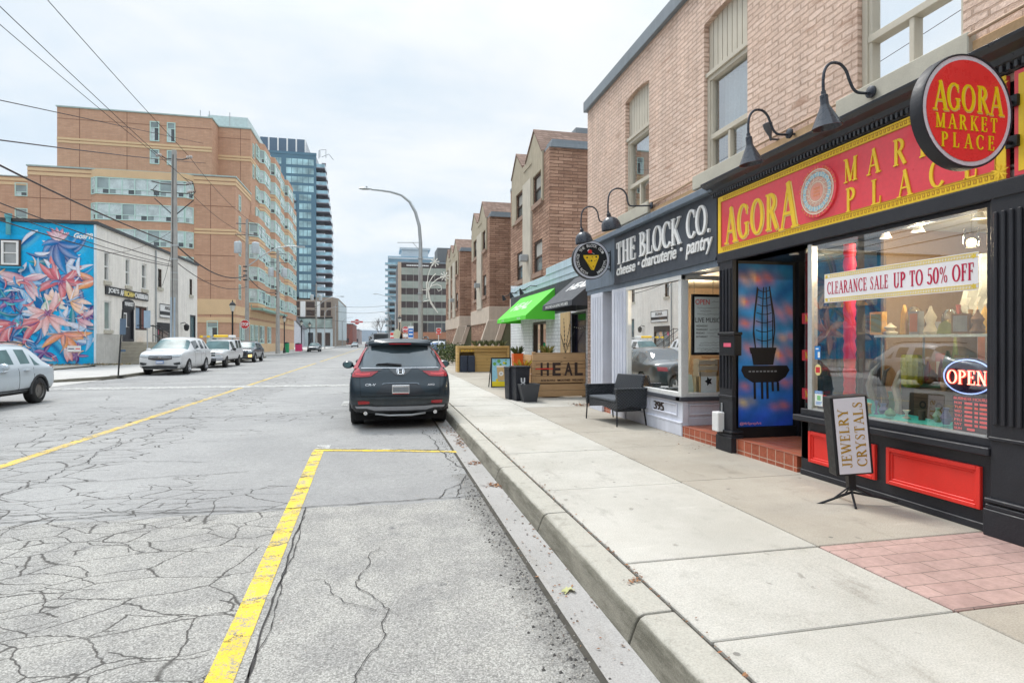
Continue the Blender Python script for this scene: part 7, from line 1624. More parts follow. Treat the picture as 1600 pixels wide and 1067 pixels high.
# across the street beside the camera: seen mirrored in the shop glass
sc_ = thing('school_building', 'tan brick building across the street, mirrored in the shop window', 'building', (-22, 8, 0))
b = MB(); b.box(-34, -19, -22, 22, 0, 7.2); b.obj('wall', brick('tan_brick', (.42, .27, .2), (.46, .31, .23), (.36, .25, .19), .4, .15, .02, .3, .85), sc_); b = MB(); b.box(-34.2, -18.7, -22.2, 22.2, 7.2, 7.9); b.obj('parapet', m_beige, sc_)
b = MB(); b.prism([(-34, -8, 7.9), (-34, 14, 7.9), (-34, 3, 11.5)], (13, 0, 0)); b.obj('roof', m_flash, sc_)
for i, (x0, x1, y0, y1, z, c_, lb) in enumerate(((4.6, 16, -60, -4.3, 8, (.2, .13, .1), 'brown shop row past the far pilaster of the red shop'), (-32, -17, -75, -26, 9, (.25, .22, .2), 'grey shop row next to the tan school building'), (-30, 25, -150, -125, 14, (.2, .18, .17), 'dark block closing the near end of the street'))):  # unseen blocks added to darken the horizon that paint and glass mirror
    t = thing('unseen_shop_row', lb, 'building', ((x0+x1)/2, y0, 0)); b = MB(); b.box(x0, x1, y0, y1, 0, z); b.obj('wall', M('row_wall_%d' % i, c_, .85, .15, .5), t); b = MB(); b.box(x0-.2, x1+.2, y0-.2, y1+.1, z, z+.4); b.obj('roof', m_flash, t)
    for k in range(12): b = MB(); f_ = (y1-y0)/12; b.box(x0-.05, x1+.05, y0+f_*(k+.2), y0+f_*(k+.7), 4.4, 6.6); b.box(x0-.06, x1+.06, y0+f_*(k+.1), y0+f_*(k+.9), .5, 2.8); b.obj('window', m_dglass, t)
for k in range(11):
    y = -20+3.7*k; b = MB(); b.box(-19.0, -18.93, y, y+(2.4 if k % 3 == 0 else 1.2), 3.6, 6.3); b.obj('window', m_pane, sc_)
# ================================================================ VEHICLES
def paint(name, col, metal=.0, rough=.3, coat=.8):
    m, nt, b = new_mat(name); x, y, z, o = xyz(nt)
    f = noise(nt, o, 1.5, 3).mr(.3, .7, .94, 1.06); d = (z.ss(.75, .25))*noise(nt, o, 5, 4).mr(.3, .7, .1, .5)
    c = mix(nt, 1.0, col, comb(nt, f, f, f), 'MULTIPLY'); c = mix(nt, d, c, (.2, .19, .17))
    nt.links.new(c, b.inputs['Base Color']); setp(b, rough=rough, metal=metal, coat=coat, spec=.5); b.inputs['Coat Roughness'].default_value = .05
    nt.links.new((d*.5+rough).k, b.inputs['Roughness']); return m
m_cglass = wglass('car_glass', (.035, .045, .05), .03, .3, .8, .6); m_cglass_l = wglass('car_glass_light', (.1, .17, .18), .3, .35, 1.5, .1)
m_cglass_r = wglass('rear_glass', (.06, .085, .1), .05, .35, 1.6, 1.0)
m_well = M('wheel_well', (.008, .008, .009), .95, .1, 5); m_clad = M('black_cladding', (.035, .037, .04), .6, .15, 8)
m_rim = M('alloy_rim', (.42, .43, .45), .3, .1, 8, metal=.7); m_steel = M('steel_rim', (.16, .15, .14), .5, .15, 12, metal=.4)
m_tail = M('tail_lamp', (.33, .006, .016), .15, .15, 12, coat=.6); m_lens = M('clear_lens', (.42, .46, .48), .12, .3, 14, coat=.6); m_amber = M('amber_lens', (.6, .28, .03), .2, coat=.5)
m_plate = M('plate_white', (.7, .72, .76), .4)


def interp(tab, y):
    for (a, va), (c, vc) in zip(tab, tab[1:]):
        if a <= y <= c: return va+(vc-va)*(y-a)/(c-a)
    return tab[0][1] if y < tab[0][0] else tab[-1][1]


def car_body(t, st, belt, glass_side, ws, rw, axles, wr, wx, mats, tum=(.992, .955), sub=1):
    """st: stations (y, zb, zt, w, wt). glass_side: y-ranges; ws / rw: y-ranges of windscreen and rear glass. t: root. returns BVH"""
    vs, fs, mi = [], [], []
    n = len(st)
    for y, zb, zt, w_, wt in st:
        bl = interp(belt, y)
        if zt > bl+.1:
            h = [(0, zb), (.8*w_, zb), (.965*w_, zb+.09), (w_, zb+.5*(bl-zb)), (tum[0]*w_, bl-.1), (tum[1]*w_, bl), (wt+.02, zt-.085), (wt*.86, zt-.018), (0, zt)]
        else:
            hb = zt-.035
            h = [(0, zb), (.8*w_, zb), (.965*w_, zb+.07), (w_, zb+.5*(hb-zb)), (tum[0]*w_, hb-.06), (tum[1]*w_, hb), (wt*.9, zt-.012), (wt*.5, zt-.003), (0, zt)]
        ring = [(x, y, z) for x, z in h]+[(-x, y, z) for x, z in h[-2:0:-1]]
        vs += ring
    k = 16
    def seg(i): return min(i, 15-i)
    def inr(y, rs): return any(a-1e-4 <= y <= c+1e-4 for a, c in rs)
    for s in range(n-1):
        y0, y1 = st[s][0], st[s+1][0]; ym = (y0+y1)/2
        for i in range(k):
            fs.append((s*k+i, s*k+(i+1) % k, (s+1)*k+(i+1) % k, (s+1)*k+i)); g = seg(i); m = 0
            if g in (0, 1): m = 4
            if g == 5 and inr(ym, glass_side): m = 1
            if g in (6, 7) and inr(ym, ws): m = 2
            if g in (6, 7) and inr(ym, rw): m = 3
            mi.append(m)
    fs.append(tuple(range(k))); mi.append(0); fs.append(tuple((n-1)*k+i for i in range(k))[::-1]); mi.append(0)
    me = bpy.data.meshes.new('b'); me.from_pydata(vs, [], fs)
    for q in range(6): me.materials.append(mats[q])
    me.polygons.foreach_set('material_index', mi)
    bm = bmesh.new(); bm.from_mesh(me); bmesh.ops.recalc_face_normals(bm, faces=bm.faces); bm.to_mesh(me); bm.free()
    o = bpy.data.objects.new('b', me); C.objects.link(o)
    if sub: q = o.modifiers.new('s', 'SUBSURF'); q.levels = q.render_levels = sub
    cb = MB()
    for ay in axles:
        for s in (-1, 1): cb.lathe([(wr, 0), (wr, .34)], (s*(wx+.14), ay, wr-.03), (-s, 0, 0), 28)
    cut = cb.obj('c', m_well); bo = o.modifiers.new('x', 'BOOLEAN'); bo.operation = 'DIFFERENCE'; bo.object = cut; bo.solver = 'EXACT'
    dg = bpy.context.evaluated_depsgraph_get(); ev = bpy.data.meshes.new_from_object(o.evaluated_get(dg))
    bpy.data.objects.remove(o); bpy.data.objects.remove(cut)
    for p in ev.polygons:
        c = p.center
        for ay in axles:
            if math.hypot(c.y-ay, c.z-wr+.03) < wr+.004 and abs(c.x) < wx+.2 and abs(c.x) > wx-.21 and abs(math.hypot(c.y-ay, c.z-wr+.03)-wr) < .02 or (math.hypot(c.y-ay, c.z-wr+.03) < wr-.01 and wx-.22 < abs(c.x) < wx-.18): p.material_index = 5
    bvh = BVHTree.FromPolygons([v.co for v in ev.vertices], [tuple(p.vertices) for p in ev.polygons])
    ev.polygons.foreach_set('use_smooth', [True]*len(ev.polygons)); ev.set_sharp_from_angle(angle=R(55))
    def part(name, keep, comps=False):
        bm = bmesh.new(); bm.from_mesh(ev)
        bmesh.ops.delete(bm, geom=[f for f in bm.faces if f.material_index not in keep], context='FACES')
        groups = [None]
        if comps:
            seen, groups = set(), []
            for f in bm.faces:
                if f in seen: continue
                q = [f]; seen.add(f); cc = []
                while q:
                    a = q.pop(); cc.append(a.index)
                    for e in a.edges:
                        for l in e.link_faces:
                            if l not in seen: seen.add(l); q.append(l)
                groups.append(set(cc))
        for gset in groups:
            b2 = bm.copy()
            if gset is not None:
                b2.faces.ensure_lookup_table(); bmesh.ops.delete(b2, geom=[f for f in b2.faces if f.index not in gset], context='FACES')
            m2 = bpy.data.meshes.new(name); b2.to_mesh(m2); b2.free()
            for q in range(6): m2.materials.append(mats[q])
            ob = bpy.data.objects.new(name, m2); C.objects.link(ob); ob.parent = t
        bm.free()
    part('body', {0, 4, 5}); part('side_window', {1}, True); part('windshield', {2}); part('rear_window', {3})
    return bvh


def wheel(t, x, y, r, wd, rim_m, spokes=5):
    s = 1 if x > 0 else -1
    b = MB(); b.lathe([(r*.62, -.01), (r*.93, 0), (r*.985, .02), (r, .05), (r, wd-.05), (r*.985, wd-.02), (r*.93, wd), (r*.6, wd)], (x, y, r), (-s, 0, 0), 32, cap=False)
    w_ = b.obj('wheel', m_rubber, t, smooth=True, local=True, angle=50)
    b = MB(); b.lathe([(r*.66, -.004), (r*.64, .012), (r*.6, .05)], (x, y, r), (-s, 0, 0), 32, cap=False); b.lathe([(0, .02), (r*.16, .02), (r*.18, .04)], (x, y, r), (-s, 0, 0), 14, cap=False); b.lathe([(0, .075), (r*.62, .075)], (x, y, r), (-s, 0, 0), 24, 1, cap=False)
    if spokes:
        for i in range(spokes):
            a = 2*PI*i/spokes+.3; c_ = Vector((x-s*.022, y+r*.12*math.cos(a), r+r*.12*math.sin(a))); e = Vector((x-s*.012, y+r*.64*math.cos(a), r+r*.64*math.sin(a))); b.beam(c_, e, r*.2, .03, 0, (1, 0, 0))
    else:
        b.lathe([(r*.18, .03), (r*.4, .02), (r*.5, .035), (r*.62, .03)], (x, y, r), (-s, 0, 0), 28, cap=False)
        for i in range(14): a = 2*PI*i/14; b.lathe([(0, .012), (r*.045, .012)], (x, y+r*.52*math.cos(a), r+r*.52*math.sin(a)), (-s, 0, 0), 8, 1, cap=False)
    b.obj('rim', [rim_m, m_well], w_, smooth=True, local=True)
    return w_


def decal(name, t, bvh, lo, hi, mat, direction, off=.006, n=10, m=5, th=.02, skip=None):
    """a panel between two outlines (x,z) laid on the body from behind ('r'), from the front ('f'); ('s+','s-') take (y,z)"""
    def lerpl(L, t_):
        k = t_*(len(L)-1); i = min(int(k), len(L)-2); f = k-i; return (L[i][0]+(L[i+1][0]-L[i][0])*f, L[i][1]+(L[i+1][1]-L[i][1])*f)
    rows = []
    for j in range(m+1):
        row = []
        for i in range(n+1):
            a, c = lerpl(lo, i/n), lerpl(hi, i/n); p = (a[0]+(c[0]-a[0])*j/m, a[1]+(c[1]-a[1])*j/m)
            if direction == 'r': o_, d = Vector((p[0], -2, p[1])), Vector((0, 1, 0))
            elif direction == 'f': o_, d = Vector((p[0], 9, p[1])), Vector((0, -1, 0))
            else: o_, d = Vector((3 if direction == 's+' else -3, p[0], p[1])), Vector((-1 if direction == 's+' else 1, 0, 0))
            hit = bvh.ray_cast(o_, d)
            if hit[0] is None:
                hit = bvh.find_nearest(o_+d*(2 if direction[0] == 'r' else 4))
                row.append(hit[0]-d*off)
            else: row.append(hit[0]-d*off)
        rows.append(row)
    b = MB(); b.grid(rows); 
    # a skirt back into the body, so that the panel has thickness
    d = {'r': Vector((0, 1, 0)), 'f': Vector((0, -1, 0)), 's+': Vector((-1, 0, 0)), 's-': Vector((1, 0, 0))}[direction]*th
    edge = rows[0]+[r[-1] for r in rows[1:]]+rows[-1][::-1][1:]+[r[0] for r in rows[::-1]][1:]
    k = len(edge); b.add(edge+[p+d for p in edge], [(i, (i+1) % k, k+(i+1) % k, k+i) for i in range(k)])
    return b.obj(name, mat, t, smooth=True, local=True, angle=50)


def mirror_part(t, x, y, z, s, pm, L_=.2):
    b = MB(); c = Vector((x+s*.15, y, z)); vs = []
    b.lathe([(.0, -.07), (.06, -.065), (.085, -.03), (.09, .02), (.07, .06), (0, .08)], c, (0, 1, 0), 14, cap=False)
    b.v = [(c.x+(p[0]-c.x)*1.35, p[1], p[2]) for p in b.v]
    b.beam(c-Vector((s*.1, 0, .03)), Vector((x-s*.06, y+.03, z-.06)), .06, .05); o = b.obj('mirror', pm, t, smooth=True, local=True)
    b = MB(); b.lathe([(.0, -.073), (.06, -.073)], c, (0, 1, 0), 14, cap=False); b.v = [(c.x+(p[0]-c.x)*1.35, p[1], p[2]) for p in b.v]; b.obj('mirror_glass', m_cglass_l, o, local=True)
    return o

# ---- the near dark SUV, seen from behind
def near_suv():
    t = thing('parked_car', 'dark blue-black SUV with red tail lamps parked at the right kerb', 'car', (.33, 10.72, 0))
    pm = paint('midnight_paint', (.004, .018, .03), .0, .28, .18)
    st = [(0, .42, .72, .76, .7), (.035, .34, .80, .86, .8), (.09, .30, .90, .905, .84), (.14, .29, 1.02, .915, .795), (.19, .28, 1.12, .92, .755), (.36, .27, 1.36, .927, .655), (.50, .26, 1.555, .927, .59), (.62, .26, 1.615, .927, .575), (1.03, .26, 1.655, .927, .565), (1.12, .26, 1.66, .927, .565), (1.75, .25, 1.675, .927, .57), (1.84, .25, 1.675, .927, .57), (2.55, .25, 1.645, .925, .6), (2.72, .25, 1.6, .925, .6), (3.1, .25, 1.36, .925, .66), (3.42, .25, 1.12, .92, .78), (3.9, .26, 1.06, .91, .8), (4.3, .27, .95, .87, .74), (4.5, .3, .8, .8, .68), (4.6, .4, .66, .66, .55)]
    bvh = car_body(t, st, [(0, 1.08), (.5, 1.09), (3.5, 1.0), (4.6, .9)], [(.62, 1.03), (1.12, 1.75), (1.84, 2.72)], [(2.72, 3.42)], [(.19, .5)], (1.05, 3.7), .37, .905, [pm, m_cglass, m_cglass, m_cglass_r, m_clad, m_well], (.97, .905))
    for s in (-1, 1):
        for ay in (1.05, 3.7):
            wheel(t, s*.915, ay, .345, .235, m_rim)
            b = MB(); q = [R(a) for a in range(-8, 189, 14)]; vs = []
            rows = [[(s*(.925+e), ay+r*math.cos(a), .345+r*math.sin(a)) for a in q] for r, e in ((.368, -.03), (.372, .012), (.43, .004), (.435, -.03))]; b.grid(rows); b.obj('wheel_arch', m_clad, t, smooth=True, local=True)
        mirror_part(t, s*.93, 2.85, 1.08, s, pm)
        # L-shaped tail lamps, the upright beside the glass and the tongue into the tailgate
        X_ = lambda L: [(s*x*.955, z) for x, z in L]
        decal('taillight', t, bvh, X_([(.92, .965), (.8, .955), (.56, .965), (.43, 1.045)]), X_([(.93, 1.15), (.79, 1.13), (.74, 1.055), (.42, 1.06)]), m_tail, 'r', .014, 14, 4)
        rows = []
        for x, z, w_ in ((.765, 1.115, .085), (.73, 1.2, .07), (.695, 1.29, .06), (.655, 1.39, .05), (.62, 1.49, .04), (.61, 1.53, .035)):
            h_ = bvh.ray_cast(Vector((s*x, -2, z)), Vector((0, 1, 0)))[0] or bvh.find_nearest(Vector((s*x, .3, z)))[0]; rows.append([h_+Vector((s*.0, .0, 0)), h_+Vector((s*.008, -.014, 0)), h_+Vector((s*w_*.6, .012, -.003)), h_+Vector((s*w_, .05, -.006)), h_+Vector((s*w_*.9, .09, -.006))])
        b = MB(); b.grid(rows); b.obj('taillight', m_tail, t, smooth=True, local=True)
        decal('light_bar', t, bvh, X_([(.84, 1.0), (.7, .99), (.57, 1.0)]), X_([(.84, 1.03), (.7, 1.02), (.57, 1.03)]), M('bright_red_lens', (.75, .05, .06), .15, coat=.6), 'r', .018, 10, 2)
        decal('lamp_trim', t, bvh, X_([(.8, 1.055), (.65, 1.055), (.36, 1.07)]), X_([(.8, 1.115), (.6, 1.115), (.33, 1.115)]), M('smoked_lens', (.03, .03, .035), .1, coat=.6), 'r', .009, 8, 2)
        decal('reflector', t, bvh, X_([(.78, .475), (.7, .475), (.58, .48)]), X_([(.79, .535), (.7, .535), (.575, .525)]), m_tail, 'r', .012, 6, 3)
        b = MB(); b.bar((s*.62, .0, .315), (s*.62, .3, .33), .035, 12); b.obj('exhaust_pipe', m_chrome, t, smooth=True, local=True)
        # door seams and handles along the flanks
        for y0 in (1.42, 2.5):
            b = MB(); b.box(s*.925-.02, s*.925+.02, y0, y0+.2, .93, .965); b.obj('door_handle', pm, t, local=True, bevel=.008)
        b = MB(); b.tube([(s*.56, .75, 1.63), (s*.575, 1.2, 1.69), (s*.58, 2.0, 1.7), (s*.56, 2.5, 1.67)], .018, 8); b.obj('roof_rail', m_black, t, smooth=True, local=True)
    decal('chrome_strip', t, bvh, [(-.7, 1.112), (-.3, 1.112), (0, 1.112), (.3, 1.112), (.7, 1.112)], [(-.7, 1.124), (-.3, 1.124), (0, 1.124), (.3, 1.124), (.7, 1.124)], M('satin_chrome', (.45, .46, .48), .3, metal=.9), 'r', .012, 14, 1)
    decal('badge_plinth', t, bvh, [(-.2, 1.09), (-.09, .985), (0, .975), (.09, .985), (.2, 1.09)], [(-.2, 1.112), (-.1, 1.112), (0, 1.112), (.1, 1.112), (.2, 1.112)], M('plinth_grey', (.05, .06, .07), .25, coat=.5), 'r', .011, 10, 3)
    def rear_pt(x, z, off):
        h = bvh.ray_cast(Vector((x, -2, z)), Vector((0, 1, 0))); return h[0]-Vector((0, off, 0))
    b = MB(); c = rear_pt(0, 1.05, .02); Vn = (rear_pt(0, 1.1, .02)-rear_pt(0, 1.0, .02)).normalized()
    def eb(p, q, w_, k): b.beam(c+Vector((p[0], 0, 0))+Vn*p[1], c+Vector((q[0], 0, 0))+Vn*q[1], w_, .012+k*.001, 0, (0, 1, 0))
    eb((-.038, -.045), (-.045, .045), .016, 0); eb((.038, -.045), (.045, .045), .016, 1); eb((-.04, -.002), (.04, -.002), .014, 2)
    pr = [(-.055, -.05), (-.072, .0), (-.068, .05), (0, .058), (.068, .05), (.072, 0), (.055, -.05), (0, -.057), (-.055, -.05)]
    b.tube([c+Vector((x, 0, 0))+Vn*z for x, z in pr], .006, 6); b.obj('emblem', m_chrome, t, local=True)
    b = MB(); b.text('CR-V', rear_pt(-.53, .82, .004), Us, (0, .15, 1), .042, .008, 0, .15, .03, width=.19); b.text('AWD', rear_pt(.55, .81, .004), Us, (0, .15, 1), .036, .008, 0, .2, .03, width=.13); b.obj('badge', m_chrome, t, local=True)
    # number-plate recess, plate, bumper steps, silver skid
    decal('tailgate_recess', t, bvh, [(-.44, .66), (-.2, .615), (.2, .615), (.44, .66)], [(-.34, .80), (-.3, .83), (.3, .83), (.34, .80)], M('recess_paint', (.016, .022, .03), .35, coat=.4), 'r', .004, 12, 4)
    decal('handle_strip', t, bvh, [(-.33, .81), (-.29, .835), (.29, .835), (.33, .81)], [(-.34, .825), (-.3, .852), (.3, .852), (.34, .825)], M('strip_grey', (.12, .14, .16), .25, metal=.6), 'r', .016, 14, 1)
    c = rear_pt(0, .73, .012); b = MB(); Pp = Pl(Vector((0, c.y-.012, 0)), Us); Pp.box(b, -.155, .155, .65, .81, -.02, .0); b.obj('plate_frame', m_chrome, t, local=True, bevel=.005)
    b = MB(); Pp.box(b, -.14, .14, .685, .775, 0, .004); b.obj('number_plate', M('plate_grey', (.2, .22, .24), .4), t, local=True); b = MB(); Pp.box(b, -.14, .14, .655, .662, 0, .003); b.obj('frame_strip', m_redpan, t, local=True)
    decal('bumper_step', t, bvh, [(-.88, .545), (-.4, .56), (0, .56), (.4, .56), (.88, .545)], [(-.88, .60), (-.4, .60), (0, .60), (.4, .60), (.88, .60)], pm, 'r', .03, 16, 2, .05)
    decal('bumper_cladding', t, bvh, [(-.85, .34), (-.4, .33), (0, .33), (.4, .33), (.85, .34)], [(-.84, .46), (-.5, .46), (0, .45), (.5, .46), (.84, .46)], m_clad, 'r', .01, 16, 3)
    decal('skid_trim', t, bvh, [(-.78, .40), (-.6, .40), (-.46, .355), (0, .35), (.46, .355), (.6, .40), (.78, .40)], [(-.8, .44), (-.58, .44), (-.42, .425), (0, .425), (.42, .425), (.58, .44), (.8, .44)], M('silver_skid', (.3, .31, .33), .35), 'r', .022, 24, 2, .03)
    b = MB(); b.box(-.8, .8, .25, 4.2, .16, .3); b.box(-.7, .7, .95, 1.15, .12, .3); b.obj('underbody_shade', m_well, t, local=True)  # near-black underbody box added to deepen the contact shadow beneath the car
    b = MB(); b.tube([(-.45, .1, .29), (-.2, .06, .26), (.2, .06, .26), (.45, .1, .29)], .02, 8); b.obj('underbody_bar', m_galv, t, smooth=True, local=True)
    # spoiler, wiper, shark fin, tailgate seams
    b = MB(); rows = [[(x, .33+.12*(abs(x)/.575)**2, 1.585-.03*(x/.6)**2), (x, .45, 1.64-.035*(x/.6)**2), (x, .75, 1.662-.04*(x/.6)**2)] for x in [-.575+.115*i for i in range(11)]]; b.grid(rows); rows2 = [[(p[0], p[1]+(.0 if k == 0 else 0), p[2]-.045) for k, p in enumerate(r)] for r in rows]; b.grid(rows2)
    for r, r2 in ((rows[0], rows2[0]), (rows[-1], rows2[-1]), ([q[0] for q in rows], [q[0] for q in rows2])): b.grid([r, r2])
    b.obj('spoiler', pm, t, smooth=True, local=True, angle=40); b = MB(); b.box(-.2, .2, .325, .335, 1.545, 1.565); b.obj('brake_light', m_tail, t, local=True)
    b = MB(); p0, p1, p2 = rear_pt(-.02, 1.15, .02), rear_pt(-.24, 1.19, .025), rear_pt(-.42, 1.185, .02); b.tube([rear_pt(.02, 1.16, .025), p1, p2], [.024, .016, .008], 8); b.beam(rear_pt(-.06, 1.165, .02), rear_pt(-.44, 1.175, .018), .02, .012); b.obj('wiper', m_black, t, smooth=True, local=True)
    b = MB(); b.lathe([(.035, 0), (.024, .06), (.006, .14), (0, .145)], (.03, .8, 1.645), (0, -.45, 1), 10); b.obj('antenna', m_black, t, smooth=True, local=True)
    for s in (-1, 1):
        decal('tailgate_seam', t, bvh, [(s*.7, .62), (s*.71, .75), (s*.72, .96)], [(s*.706, .62), (s*.716, .75), (s*.726, .96)], m_well, 'r', .003, 8, 1, .004)
    decal('tailgate_seam', t, bvh, [(-.7, .612), (0, .605), (.7, .612)], [(-.7, .62), (0, .613), (.7, .62)], m_well, 'r', .003, 14, 1, .004)
    # headrests and papers glimpsed through the rear glass are left dark
    return t
near_suv()

# ---- generic car for the others; drawn with its nose at +y
def plain_car(label, name, x, y, rz, pm, L_, W, H, axles, wr, kind, rim_m=None, glassm=None, spokes=5, rk=1.0, sub=1, front=True, rear=True, roof_rail=False, clad=True, detail=True):
    t = thing(name, label, 'car' if name != 'pickup_truck' else 'pickup', (x, y, 0), None, rz)
    hw = W/2; rim_m = rim_m or m_rim; gm_ = glassm or m_cglass; cl = m_clad if clad else pm
    a, c = axles
    if kind == 'suv':
        f = L_/4.6; zB = H*.63
        st = [(0, .42, H*.44, hw*.82, hw*.75), (.04, .34, H*.5, hw*.93, hw*.86), (.12, .3, H*.58, hw*.98, hw*.88), (.2*f, .28, H*.66, hw, hw*.83), (.36*f*rk, .27, H*.82, hw, hw*.77), (.52*f*rk, .26, H*.935, hw, hw*.71), (.66*f*rk, .26, H*.97, hw, hw*.7), ((1.08 if rk < 1.2 else 1.13)*f, .25, H*.988, hw, hw*.7), (1.16*f, .25, H*.99, hw, hw*.7), (1.8*f, .25, H, hw, hw*.705), (1.9*f, .25, H, hw, hw*.705), (2.55*f, .25, H*.98, hw, hw*.7), (2.72*f, .25, H*.955, hw, hw*.7), (3.12*f, .25, H*.82, hw, hw*.78), (3.5*f, .25, H*.672, hw*.995, hw*.88), (3.95*f, .26, H*.645, hw*.985, hw*.92), (4.25*f, .27, H*.615, hw*.97, hw*.9), (4.45*f, .27, H*.58, hw*.95, hw*.87), (4.54*f, .28, H*.53, hw*.93, hw*.84), (L_-.03, .3, H*.48, hw*.91, hw*.82), (L_, .36, H*.42, hw*.87, hw*.78)]
        bvh = car_body(t, st, [(0, zB), (L_*.75, zB*.975), (L_, zB*.95)], [*([(.66*f, 1.08*f)] if rk < 1.2 else []), (1.16*f, 1.8*f), (1.9*f, 2.72*f)], [(2.72*f, 3.5*f)], [(.2*f, .52*f*rk)], axles, wr+.03, hw-.02, [pm, gm_, m_cglass_l, gm_, cl, m_well], sub=sub)
    elif kind == 'sedan':
        f = L_/4.6; zB = H*.64
        st = [(0, .38, H*.5, hw*.85, hw*.78), (.06, .3, H*.62, hw*.95, hw*.86), (.2*f, .27, H*.69, hw, hw*.86), (.65*f, .25, H*.72, hw, hw*.84), (1.0*f, .24, H*.85, hw, hw*.7), (1.35*f, .24, H*.965, hw, hw*.62), (1.75*f, .24, H, hw, hw*.62), (1.83*f, .24, H, hw, hw*.62), (2.45*f, .24, H*.985, hw, hw*.62), (2.6*f, .24, H*.96, hw, hw*.63), (3.0*f, .24, H*.82, hw, hw*.72), (3.35*f, .24, H*.69, hw, hw*.84), (3.9*f, .25, H*.64, hw*.98, hw*.86), (4.3*f, .26, H*.57, hw*.94, hw*.8), (L_, .34, H*.42, hw*.78, hw*.66)]
        bvh = car_body(t, st, [(0, zB), (L_, zB*.9)], [(1.0*f, 1.75*f), (1.83*f, 2.6*f)], [(2.6*f, 3.35*f)], [(.65*f, 1.35*f)], axles, wr+.03, hw-.02, [pm, gm_, m_cglass_l, gm_, cl, m_well], sub=sub)
    for s in (-1, 1):
        for ay in axles: wheel(t, s*(hw-.012), ay, wr, .22, rim_m, spokes)
        if detail:
            mirror_part(t, s*hw, L_*.625, H*.64, s, pm)
            if clad:
                for ay in axles:
                    q = [R(k) for k in range(-10, 191, 20)]; b = MB(); b.grid([[(s*(hw+e), ay+r*math.cos(k), wr+r*math.sin(k)) for k in q] for r, e in ((wr+.025, -.03), (wr+.03, .01), (wr+.085, .003), (wr+.09, -.03))]); b.obj('wheel_arch', cl, t, smooth=True, local=True)
            for y0 in (L_*.31, L_*.53):
                b = MB(); b.box(s*hw-.03, s*hw+.025, y0, y0+.2, H*.555, H*.555+.035); b.obj('door_handle', pm, t, local=True, bevel=.008)
            for y0 in (L_*.25, L_*.4, L_*.6): decal('door_seam', t, bvh, [(y0, H*.24), (y0+.02, H*.6)], [(y0+.012, H*.24), (y0+.032, H*.6)], m_well, 's+' if s > 0 else 's-', .003, 6, 1, .003)
        if roof_rail: b = MB(); b.tube([(s*hw*.6, .8, H*.97), (s*hw*.62, 1.2, H*1.012), (s*hw*.62, 2.2, H*1.015), (s*hw*.6, 2.6, H*.985)], .016, 6); b.obj('roof_rail', m_black, t, smooth=True, local=True)
    return t, bvh, hw

m_wpaint = paint('white_pearl', (.6, .61, .62), 0, .3, .5); m_spaint = paint('silver_white', (.5, .57, .63), .1, .28); m_dpaint = paint('dark_slate_paint', (.03, .045, .065), .3, .28)
# white three-row SUV facing us (its nose towards -Y)
t, bvh, hw = plain_car('white SUV with chrome grille and blue plate parked by the market steps', 'parked_car', -10.2, 35.25, PI, m_wpaint, 4.94, 1.95, 1.84, (1.12, 3.93), .37, 'suv', glassm=m_cglass, roof_rail=False, clad=False)
for s in (-1, 1):
    X_ = lambda L: [(s*x, z) for x, z in L]
    decal('headlight', t, bvh, X_([(.5, .86), (.7, .86), (.9, .9)]), X_([(.5, .95), (.72, .97), (.9, 1.0)]), m_lens, 'f', .012, 8, 3)
    decal('headlight_trim', t, bvh, X_([(.5, .845), (.7, .845), (.9, .885)]), X_([(.5, .862), (.7, .862), (.9, .902)]), m_black, 'f', .014, 8, 1)
    decal('fog_grille', t, bvh, X_([(.6, .5), (.72, .48), (.88, .52)]), X_([(.56, .58), (.74, .61), (.9, .64)]), m_clad, 'f', .008, 6, 3)
decal('grille', t, bvh, [(-.5, .76), (-.3, .72), (0, .71), (.3, .72), (.5, .76)], [(-.52, .95), (-.3, .95), (0, .95), (.3, .95), (.52, .95)], m_black, 'f', .008, 14, 4)
for z in (.76, .82, .88, .94): decal('grille_bar', t, bvh, [(-.52+.3*(.95-z), z), (0, z-.015), (.52-.3*(.95-z), z)], [(-.52+.3*(.95-z), z+.012), (0, z+.004), (.52-.3*(.95-z), z+.012)], m_chrome, 'f', .02, 12, 1)
decal('lower_grille', t, bvh, [(-.85, .32), (0, .31), (.85, .32)], [(-.86, .44), (0, .47), (.86, .44)], m_clad, 'f', .012, 14, 3)
b = MB(); b.tube([(-.04, 5.0, .81), (-.045, 5.0, .89)], .01, 6); b.tube([(.04, 5.0, .81), (.045, 5.0, .89)], .01, 6); b.bar((-.04, 5.0, .85), (.04, 5.0, .85), .009); b.obj('emblem', m_chrome, t, local=True)
b = MB(); b.box(-.16, .16, 4.96, 5.0, .56, .7); pl = b.obj('number_plate', M('plate_blue', (.2, .32, .6), .4), t, local=True); b = MB(); b.box(-.14, .14, 5.0, 5.003, .59, .66); b.obj('plate_panel', m_plate, pl, local=True)
